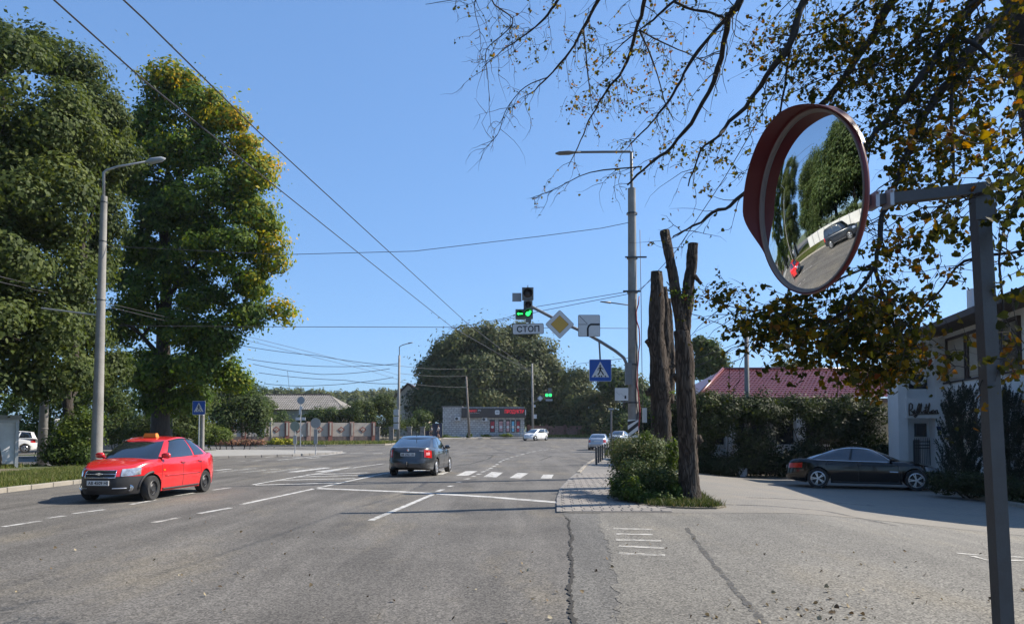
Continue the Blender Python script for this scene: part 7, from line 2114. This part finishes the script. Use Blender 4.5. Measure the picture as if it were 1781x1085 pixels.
# ================================================================== NEAR LIME TREE (right foreground)
P0 = P
def near_lime():
    rng = np.random.default_rng(101)
    base = Vector((4.75, 5.9, g(4.75, 5.9)))
    t = thing('lime_tree', 'overhanging lime tree with yellowing leaves at the upper right', 'tree', base)
    m = MB()
    tk = [base - Vector((0, 0, .2)), Vector((4.6, 5.85, 1.5)), P0(1838, 250, 5.8), P0(1812, 120, 5.8), P0(1795, 20, 5.8), P0(1780, -120, 5.8), P0(1750, -300, 6.0)]
    m.tube(tk, [.3, .24, .215, .2, .19, .17, .12], 16); m.build('trunk', MAT_BARK, t, smooth=True)
    KD = .72
    P = lambda u, v, Yd: P0(u, v, Yd * KD)
    # branches in photo pixels: (points, depth at start, depth at end, radius start, radius end, leafiness, twig droop)
    BR = [
     ([(1772, -60), (1560, -110), (1330, -40), (1280, 16), (1265, 35), (1249, 122), (1213, 197), (1168, 255), (1130, 287), (1091, 322)], 8.2, 10.5, .075, .014, .25),
     ([(1265, 35), (1255, 40), (1204, 103), (1178, 152), (1152, 190), (1126, 222), (1096, 251)], 9.8, 11, .035, .01, .45),
     ([(1500, -120), (1250, -110), (1150, -60), (1123, 0), (1107, 55), (1084, 122), (1055, 158), (1030, 200), (1010, 245), (988, 290)], 8.8, 12, .05, .006, .55),
     ([(1330, -60), (1230, -30), (1172, 3), (1136, 35), (1112, 53), (1075, 84), (1040, 120)], 9.5, 11.5, .03, .006, .6),
     ([(1230, -100), (1090, -60), (1042, 0), (1015, 48), (992, 90), (952, 135), (926, 161), (909, 169)], 9.5, 12, .04, .006, .55),
     ([(1120, -90), (1010, -50), (971, 0), (946, 35), (913, 61), (875, 87), (838, 119)], 9.8, 12, .032, .005, .35),
     ([(1020, -70), (900, -40), (855, 0), (891, 32), (881, 55), (846, 87), (848, 130), (852, 177)], 10, 12, .018, .004, .15),
     ([(952, 135), (913, 152), (881, 190), (865, 235), (833, 268)], 11.5, 12, .012, .003, .02),
     ([(1015, 48), (1020, 106), (1026, 158), (1030, 193)], 11, 11.8, .016, .005, .5),
     ([(1112, 53), (1139, 116), (1155, 174), (1172, 210)], 10.8, 11, .018, .006, .3),
     ([(1112, 53), (1152, 74), (1204, 97), (1236, 113)], 10.8, 10.4, .016, .006, .4),
     ([(1172, 3), (1200, 16), (1235, 22), (1258, 31)], 10.2, 9.9, .02, .02, .2),
     ([(880, -30), (826, -8), (790, 0), (740, 8)], 10.5, 11.5, .012, .004, .5),
     ([(850, -20), (828, 0), (826, 20), (835, 60), (826, 68)], 10.5, 11, .01, .004, .4),
     ([(1480, -90), (1400, 0), (1376, 70), (1342, 122), (1306, 173), (1260, 222), (1249, 239), (1220, 261), (1197, 324)], 8.0, 9.0, .06, .008, .5),
     ([(1376, 70), (1365, 150), (1350, 225)], 8.3, 8.5, .02, .01, .4),
     ([(1117, 290), (1026, 300), (965, 329), (923, 345)], 10.3, 11, .012, .004, .25),
     ([(1640, -80), (1555, 0), (1512, 73), (1458, 149), (1418, 195), (1340, 290), (1282, 348), (1240, 372), (1195, 400), (1170, 413)], 8.0, 8.8, .065, .008, .45),
     ([(1760, -40), (1701, 0), (1649, 73), (1595, 143), (1552, 200), (1506, 252), (1503, 322), (1490, 400), (1470, 470)], 7.6, 6.9, .065, .012, .6),
     ([(1775, 10), (1747, 30), (1692, 82), (1652, 140), (1619, 179), (1588, 243), (1552, 330), (1532, 388), (1521, 458), (1469, 540), (1420, 590)], 7.6, 6.6, .075, .01, .7),
     ([(1655, 70), (1655, 137), (1655, 200), (1658, 298), (1640, 380)], 7.5, 6.5, .03, .008, .7),
     ([(1670, 64), (1716, 94), (1777, 170), (1800, 260)], 7.4, 6.2, .03, .01, .7),
     ([(1520, 462), (1547, 543), (1565, 595), (1600, 650)], 6.7, 6.4, .02, .006, .8),
     ([(1800, 430), (1781, 436), (1676, 455), (1640, 500), (1606, 536), (1560, 580)], 5.6, 6.4, .018, .005, .5),
     ([(1469, 540), (1400, 585), (1340, 612), (1290, 560), (1240, 515)], 6.6, 7.4, .012, .004, .8),
     ([(1521, 458), (1450, 490), (1380, 520), (1310, 540), (1230, 520)], 6.6, 7.2, .014, .004, .7),
     ([(1800, 300), (1740, 420), (1745, 560), (1720, 650)], 4.8, 5.0, .014, .004, .8),
     ([(1830, 200), (1765, 300), (1700, 340), (1640, 360)], 4.4, 4.8, .014, .004, .8),
     ([(1640, -60), (1600, 60), (1530, 110), (1450, 130), (1380, 160)], 7.6, 8.2, .022, .006, .9),
     ([(1580, -60), (1480, 20), (1410, 60), (1340, 60)], 7.9, 8.6, .02, .006, .9),
     ([(1701, 0), (1620, 60), (1540, 120), (1440, 160)], 7.4, 7.8, .02, .006, .9)]
    lim = MB(); tw = MB(); LC = []; LS = []; LR = []
    def leafy(p, size, bias):
        LC.append(tuple(p)); LS.append(size); LR.append(min(1, max(0, rng.uniform(.0, .75) + bias)))
    def twig(p0, d, L, r, nl, size, bias, wander=.25):
        pts = [p0]; p = p0.copy(); dd = d.normalized(); n = 5
        for i in range(n):
            dd = (dd + Vector(rng.normal(size=3)) * wander + Vector((0, 0, -.06))).normalized()
            p = p + dd * (L / n); pts.append(p.copy())
        tw.tube(pts, [r * (1 - .8 * i / n) for i in range(n + 1)], 4, cap=False)
        for i in range(nl):
            f_ = rng.uniform(.15, 1) * n; k = min(n - 1, int(f_)); q = pts[k].lerp(pts[k + 1], f_ - k)
            leafy(q + Vector(rng.normal(size=3)) * size * .3 + Vector((0, 0, -size * .5)), size, bias)
        return pts
    for pix, y0, y1, r0, r1, lf in BR:
        r0 *= KD * .9; r1 *= KD * .9
        n = len(pix); pts = []
        for i, (u, v) in enumerate(pix):
            f_ = i / (n - 1); pts.append(P(u, v, y0 + (y1 - y0) * f_ + .12 * math.sin(i * 2.1 + u)))
        P2 = []
        for i in range(n - 1):
            for j in range(4):
                a = pts[max(0, i - 1)]; b = pts[i]; c = pts[i + 1]; d = pts[min(n - 1, i + 2)]; f_ = j / 4
                q = .5 * ((2 * b) + (c - a) * f_ + (2 * a - 5 * b + 4 * c - d) * f_ ** 2 + (3 * b - a - 3 * c + d) * f_ ** 3)
                P2.append(q + Vector(rng.normal(size=3)) * r0 * .15)
        P2.append(pts[-1])
        R2 = [(r0 + (r1 - r0) * (i / (len(P2) - 1)) ** .8) * (1 + .08 * rng.normal()) for i in range(len(P2))]
        lim.tube(P2, R2, 8)
        near = y1 < 7.5
        # side twigs
        for i in range(1, len(P2)):
            tdir = (P2[i] - P2[i - 1]).normalized()
            seg = (P2[i] - P2[i - 1]).length
            k = rng.poisson(seg * (9 if not near else 8))
            for _ in range(k):
                d = tdir * .7 + Vector(rng.normal(size=3)) * .6 + Vector((-.15, 0, -.15))
                L = rng.uniform(.18, .58)
                nl = rng.poisson(lf * 7)
                q = P2[i].lerp(P2[i - 1], rng.uniform())
                pp = twig(q, d, L, max(.0035, R2[i] * .25) if R2[i] < .02 else .006, nl, rng.uniform(.033, .047), rng.uniform(-.15, .25))
                if rng.uniform() < .75:
                    twig(pp[rng.integers(2, 5)], d + Vector(rng.normal(size=3)) * .8, L * .6, .003, rng.poisson(lf * 4), rng.uniform(.03, .043), rng.uniform(-.15, .25))
    # leaf masses: (u, v, ru, rv, Y, twigs, leaves per twig, leaf size, colour bias)
    CL = [(1440, 555, 110, 50, 6.9, 150, 11, .066, .1), (1410, 600, 65, 35, 6.8, 60, 11, .066, .15), (1525, 600, 75, 52, 6.7, 130, 11, .066, .12), (1520, 640, 60, 22, 6.8, 36, 10, .064, .35), (1560, 630, 42, 28, 6.7, 40, 10, .066, .2), (1335, 560, 55, 30, 7.2, 45, 10, .064, .1), (1260, 512, 35, 18, 7.4, 18, 9, .06, .2), (1580, 450, 60, 60, 6.5, 30, 9, .066, .2), (1560, 540, 60, 50, 6.6, 60, 10, .066, .1),
          (1400, 60, 100, 60, 8.6, 130, 9, .055, .1), (1540, 60, 110, 70, 8.0, 180, 9, .058, .08), (1460, 140, 90, 60, 8.2, 110, 9, .056, .1), (1600, 130, 90, 70, 7.6, 140, 9, .06, .1), (1700, 80, 80, 90, 7.3, 130, 9, .062, .12), (1560, 220, 70, 60, 7.4, 80, 9, .058, .1), (1650, 240, 80, 60, 6.8, 100, 9, .064, .2), (1340, 110, 60, 60, 8.7, 40, 8, .055, .15), (1590, 310, 60, 40, 7.0, 50, 9, .062, .15), (1300, 210, 50, 60, 9.0, 25, 7, .055, .1),
          (1740, 230, 50, 70, 5.4, 30, 9, .07, .1), (1750, 320, 45, 50, 4.6, 20, 8, .072, .0), (1640, 370, 70, 30, 5.2, 16, 8, .07, .05), (1755, 470, 40, 70, 4.9, 9, 7, .072, .1), (1750, 620, 38, 36, 5.2, 18, 8, .07, .25), (1660, 630, 30, 30, 6.0, 14, 8, .066, .2), (1600, 400, 60, 40, 6.3, 20, 8, .066, .1), (1768, 100, 30, 90, 6.0, 34, 8, .066, .1),
          (1070, 110, 70, 60, 11.5, 40, 7, .055, .2), (960, 70, 70, 50, 11.5, 26, 6, .055, .15), (1020, 180, 50, 30, 11.6, 26, 7, .055, .25), (1150, 130, 60, 60, 11, 24, 6, .055, .3), (1140, 180, 40, 40, 11, 16, 7, .055, .15), (1190, 280, 50, 40, 10, 20, 6, .055, .05), (1250, 290, 40, 50, 9.4, 22, 7, .055, .1), (880, 75, 40, 30, 11.8, 8, 6, .055, .1)]
    for (u, v, ru, rv, Yd, nt_, nl, sz, bias) in CL:
        for k in range(int(nt_ * (.85 if v > 400 else .78))):
            while True:
                a, b = rng.uniform(-1, 1, 2)
                if a * a + b * b < 1: break
            p = P(u + a * ru + 12, v + b * rv - 8, Yd + rng.normal() * .45)
            d = Vector((-.5, rng.normal() * .5, -.15)) + Vector(rng.normal(size=3)) * .5
            twig(p, d, rng.uniform(.14, .32), .0026, rng.poisson(nl * 1.0), sz * KD * rng.uniform(.85, 1.15), bias - .1 + rng.uniform(-.2, .2))
    # unseen upper crown outside the frame, added to shade near leaves and mirror
    UC = [(6.6, 6.6, 6.8, 1.9, 1.6, 1.5, .1), (8.4, 7.0, 8.0, 2.1, 1.8, 1.6, .1), (5.6, 5.6, 7.4, 1.7, 1.5, 1.3, .1), (9.2, 6.2, 6.0, 2.0, 1.7, 1.5, .1), (7.0, 7.4, 9.6, 2.2, 1.6, 1.6, .15), (3.6, 6.0, 8.2, 1.8, 1.5, 1.2, .1), (7.2, 4.6, 5.6, 1.7, 1.5, 1.3, .1), (1.6, 6.4, 8.8, 1.8, 1.5, 1.1, .15), (5.3, 4.4, 5.7, 1.3, 1.1, 1.1, .1), (4.75, 4.3, 4.2, .9, .9, .9, .1), (5.3, 5.0, 3.2, 1.0, 1.0, 1.0, .1), (6.2, 4.8, 4.6, 1.2, 1.1, 1.1, .1)]
    up_, ur_, un_ = crown_points(UC, 27000, rng, .6, .4, 140)
    oo = leaf_object('shading_crown', up_, .075, LEAF_LIME, t, ur_, rng, normals=un_); oo['kind'] = 'stuff'
    for c_ in UC[:6]:
        lim.tube([tk[5], tk[5].lerp(Vector(c_[:3]), .5) + Vector((0, 0, .3)), Vector(c_[:3])], [.09, .06, .02], 7)
    lim.build('limbs', MAT_TWIG, t, smooth=True)
    o = tw.build('twigs', MAT_TWIG, t); o['kind'] = 'stuff'
    LC = np.array(LC); LS = np.array(LS); LR = np.array(LR)
    o = leaf_object('crown', LC, LS * .72, LEAF_LIME, t, LR, rng, shape='heart', droop=.8, upbias=.1, size_var=.3)
    o['kind'] = 'stuff'
    print('lime leaves', len(LC))
near_lime()

# ================================================================== WIRES
def wire(label, pts, r=.012, sag=0.0, n=14, name='overhead_wire'):
    pts = [Vector(p) for p in pts]
    out = []
    for a, b in zip(pts, pts[1:]):
        for k in range(n):
            f_ = k / n; out.append(a.lerp(b, f_) - Vector((0, 0, sag * 4 * f_ * (1 - f_))))
    out.append(pts[-1])
    m = MB(); m.tube(out, r, 5)
    o = m.build(name, MAT_WIRE); tag(o, label, 'wire', 'overhead wires'); return o
wire('upper of the two thick wires crossing down from the top left', [P(150, -60, 8.0), P(250, 33, 9.2), P(450, 230, 13.8), P(810, 560, 37)], .012)
wire('lower of the two thick wires crossing down from the top left', [P(40, -48, 8.0), P(250, 140, 10.4), P(470, 317, 15.5), P(620, 437, 22), P(785, 568, 37)], .012)
wire('thin wire running on from the thick pair towards the far pole', [P(785, 568, 37), P(928, 650, 104)], .02)
wire('thin dark wire in front of the chestnuts to the small signal pole', [P(810, 560, 37), P(940, 660, 110)], .02)
wire('sagging wire from the left lamp pole to the main pole', [P(180, 428, 25.6), P(490, 443, 26), P(720, 437, 26), P(940, 411, 26), P(1046, 397, 26), P(1095, 387, 26)], .011)
wire('level wire across the junction above the slate roof', [P(180, 566, 40), P(400, 568, 42), P(770, 569, 46), P(1096, 571, 50)], .018)
wire('upper wire from the main pole down towards the chestnuts', [P(1094, 507, 25.8), P(935, 533, 30), P(880, 553, 34), P(780, 572, 40)], .011)
wire('lower wire from the main pole down towards the chestnuts', [P(1094, 511, 25.8), P(945, 540, 30), P(860, 560, 34)], .011)
wire('diagonal wire from the near lime tree to the main pole', [P(1430, 20, 11), P(1330, 190, 14), P(1260, 310, 18), P(1177, 435, 22), P(1112, 507, 25.9)], .010)
wire('upper service wire passing behind the left lamp pole', [P(-20, 476, 26), P(165, 522, 34), P(430, 585, 55), P(650, 640, 80), P(693, 652, 84)], .016)
wire('lower service wire passing behind the left lamp pole', [P(-20, 486, 26), P(165, 528, 34), P(430, 592, 55), P(640, 644, 80), P(693, 660, 84)], .016)
for k, (a, b, c, lab) in enumerate([((400, 597), (550, 618), (693, 636), 'highest thin wire left of the slim far lamp pole'), ((430, 624), (560, 637), (693, 632), 'second thin wire left of the slim far lamp pole'), ((440, 633), (560, 651), (678, 641), 'sagging thick wire left of the slim far lamp pole'), ((450, 648), (600, 661), (693, 667), 'thin wire just above the slate roof ridge'), ((460, 667), (560, 670), (684, 656), 'lowest sagging wire above the slate roof')]):
    wire(lab, [P(*a, 84), P(*b, 84), P(*c, 84)], .03, .15)
wire('short hanging cable end over the slate roof', [P(500, 645, 84), P(503, 674, 84)], .02)
for k, (v0, v1, lab) in enumerate([(636, 640, 'top wire crossing the chestnuts from the slim lamp pole'), (649, 652, 'middle wire crossing the chestnuts from the slim lamp pole'), (664, 676, 'bottom wire crossing the chestnuts from the slim lamp pole')]):
    wire(lab, [P(694, v0, 84), P(812, (v0 + v1) / 2 + 3, 102), P(926, v1, 104.8)], .022, .2)
wire('wire from the far signal pole rightwards past the olive tree', [P(926, 660, 104.8), P(1010, 632, 80), P(1096, 622, 50)], .02)
for (a, b, lab) in (((1298, 590), (1150, 640), 'upper wire left of the utility pole by the roof'), ((1298, 596), (1160, 655), 'lower wire left of the utility pole by the roof'), ((1299, 575), (1500, 500), 'wire right of the utility pole into the lime leaves'), ((1299, 592), (1480, 555), 'lower wire right of the utility pole into the lime leaves')):
    wire(lab, [P(*a, 34.4), P(*b, 36)], .012, .1)
wire('thin cable between the main pole and the pollarded trunks', [P(1110, 505, 25.9), P(1135, 485, 24), P(1190, 640, 40)], .008)

# ================================================================== PEOPLE AT THE BLUE GATE
def person(label, x, y, h, shirt, shorts, seed, heading):
    zg = g(x, y) + .13
    t = thing('person', label, 'person', (x, y, zg), heading, 'people walking by the shop')
    k = h / 1.75
    def skin(name, verts, edges, radii, mat, parent):
        me = bpy.data.meshes.new(name); me.from_pydata([Vector(v) * k for v in verts], edges, [])
        o = bpy.data.objects.new(name, me); COL.objects.link(o)
        md = o.modifiers.new('s', 'SKIN'); sv = me.skin_vertices[0].data
        for i, r_ in enumerate(radii): sv[i].radius = (r_[0] * k, r_[1] * k) if hasattr(r_, '__len__') else (r_ * k, r_ * k)
        sv[0].use_root = True
        o.modifiers.new('d', 'SUBSURF').levels = 1
        dg = bpy.context.evaluated_depsgraph_get()
        m2 = bpy.data.meshes.new_from_object(o.evaluated_get(dg)); bpy.data.objects.remove(o)
        m2.materials.clear(); m2.materials.append(mat); m2.polygons.foreach_set('use_smooth', [True] * len(m2.polygons))
        return link_mesh(name, m2, parent)
    V = [(0, 0, .93), (0, 0, 1.15), (0, 0, 1.40), (0, 0, 1.50), (.01, 0, 1.56), (.02, 0, 1.66), (.02, 0, 1.74),
         (0, .10, .88), (.14, .10, .48), (.04, .10, .09), (.16, .10, .03), (0, -.10, .88), (-.06, -.10, .48), (-.24, -.10, .12), (-.14, -.10, .03),
         (0, .19, 1.40), (-.06, .23, 1.12), (.06, .22, .88), (.10, .21, .80), (0, -.19, 1.40), (.05, -.23, 1.12), (.16, -.20, .92), (.2, -.19, .84)]
    E = [(0, 1), (1, 2), (2, 3), (3, 4), (4, 5), (5, 6), (0, 7), (7, 8), (8, 9), (9, 10), (0, 11), (11, 12), (12, 13), (13, 14), (2, 15), (15, 16), (16, 17), (17, 18), (2, 19), (19, 20), (20, 21), (21, 22)]
    Rr = [(.11, .15), (.10, .13), (.11, .16), .06, .055, .095, .06, .085, .058, .042, .035, .085, .058, .042, .035, .06, .043, .033, .03, .06, .043, .033, .03]
    body = skin('body', V, E, Rr, M('skin', (.42, .26, .19), .6), t)
    skin('shirt', [(0, 0, .95), (0, 0, 1.15), (0, 0, 1.41), (0, .19, 1.40), (-.05, .225, 1.2), (0, -.19, 1.40), (.04, -.225, 1.2)], [(0, 1), (1, 2), (2, 3), (3, 4), (2, 5), (5, 6)], [(.13, .17), (.12, .15), (.125, .175), .075, .06, .075, .06], shirt, t)
    skin('shorts', [(0, 0, .97), (0, .10, .86), (.10, .10, .56), (0, -.10, .86), (-.04, -.10, .56)], [(0, 1), (1, 2), (0, 3), (3, 4)], [(.13, .165), .10, .085, .10, .085], shorts, t)
    m = MB(); m.lathe([(.001, .12), (.07, .10), (.105, .03), (.10, -.03), (.07, -.06)], Vector((.0, 0, 1.68)) * k, (0, 0, 1), 12); m.build('hair', M('dark hair', (.03, .02, .015), .7), t, local=True, smooth=True)
    m = MB(); c = Vector((.115, 0, 1.66)) * k; m.box(c + Vector((.0, 0, -.005)), (.03, .025, .04)); m.box(c + Vector((-.012, .035, .02)), (.012, .025, .012)); m.box(c + Vector((-.012, -.035, .02)), (.012, .025, .012)); m.box(c + Vector((-.01, 0, -.05)), (.012, .045, .01)); m.build('face', M('skin shade', (.25, .13, .1), .6), body, local=True)
SH = M('white shirt', (.65, .65, .66), .8); DK = M('dark shorts', (.03, .03, .04), .8)
person('left of two people in white tops walking past the blue gate', wx(750.5, 100.5), 100.5, 1.66, SH, DK, 1, R(200))
person('right of two people in white tops walking past the blue gate', wx(762.5, 101), 101, 1.80, SH, DK, 2, R(200))

# ================================================================== AIR
m = MB(); m.bx(-450, 450, -60, 640, -1.2, 40.0)
hzo = m.build('haze', None)
hzo.data.materials.clear()
hm = bpy.data.materials.new('air'); hm.use_nodes = True
for n_ in list(hm.node_tree.nodes): hm.node_tree.nodes.remove(n_)
ho = hm.node_tree.nodes.new('ShaderNodeOutputMaterial'); hv_ = hm.node_tree.nodes.new('ShaderNodeVolumePrincipled')
hv_.inputs['Color'].default_value = (.86, .91, 1, 1); hv_.inputs['Density'].default_value = .00016; hv_.inputs['Anisotropy'].default_value = .3
hm.node_tree.links.new(hv_.outputs[0], ho.inputs['Volume'])
hzo.data.materials.append(hm)
tag(hzo, None, None, kind='stuff')
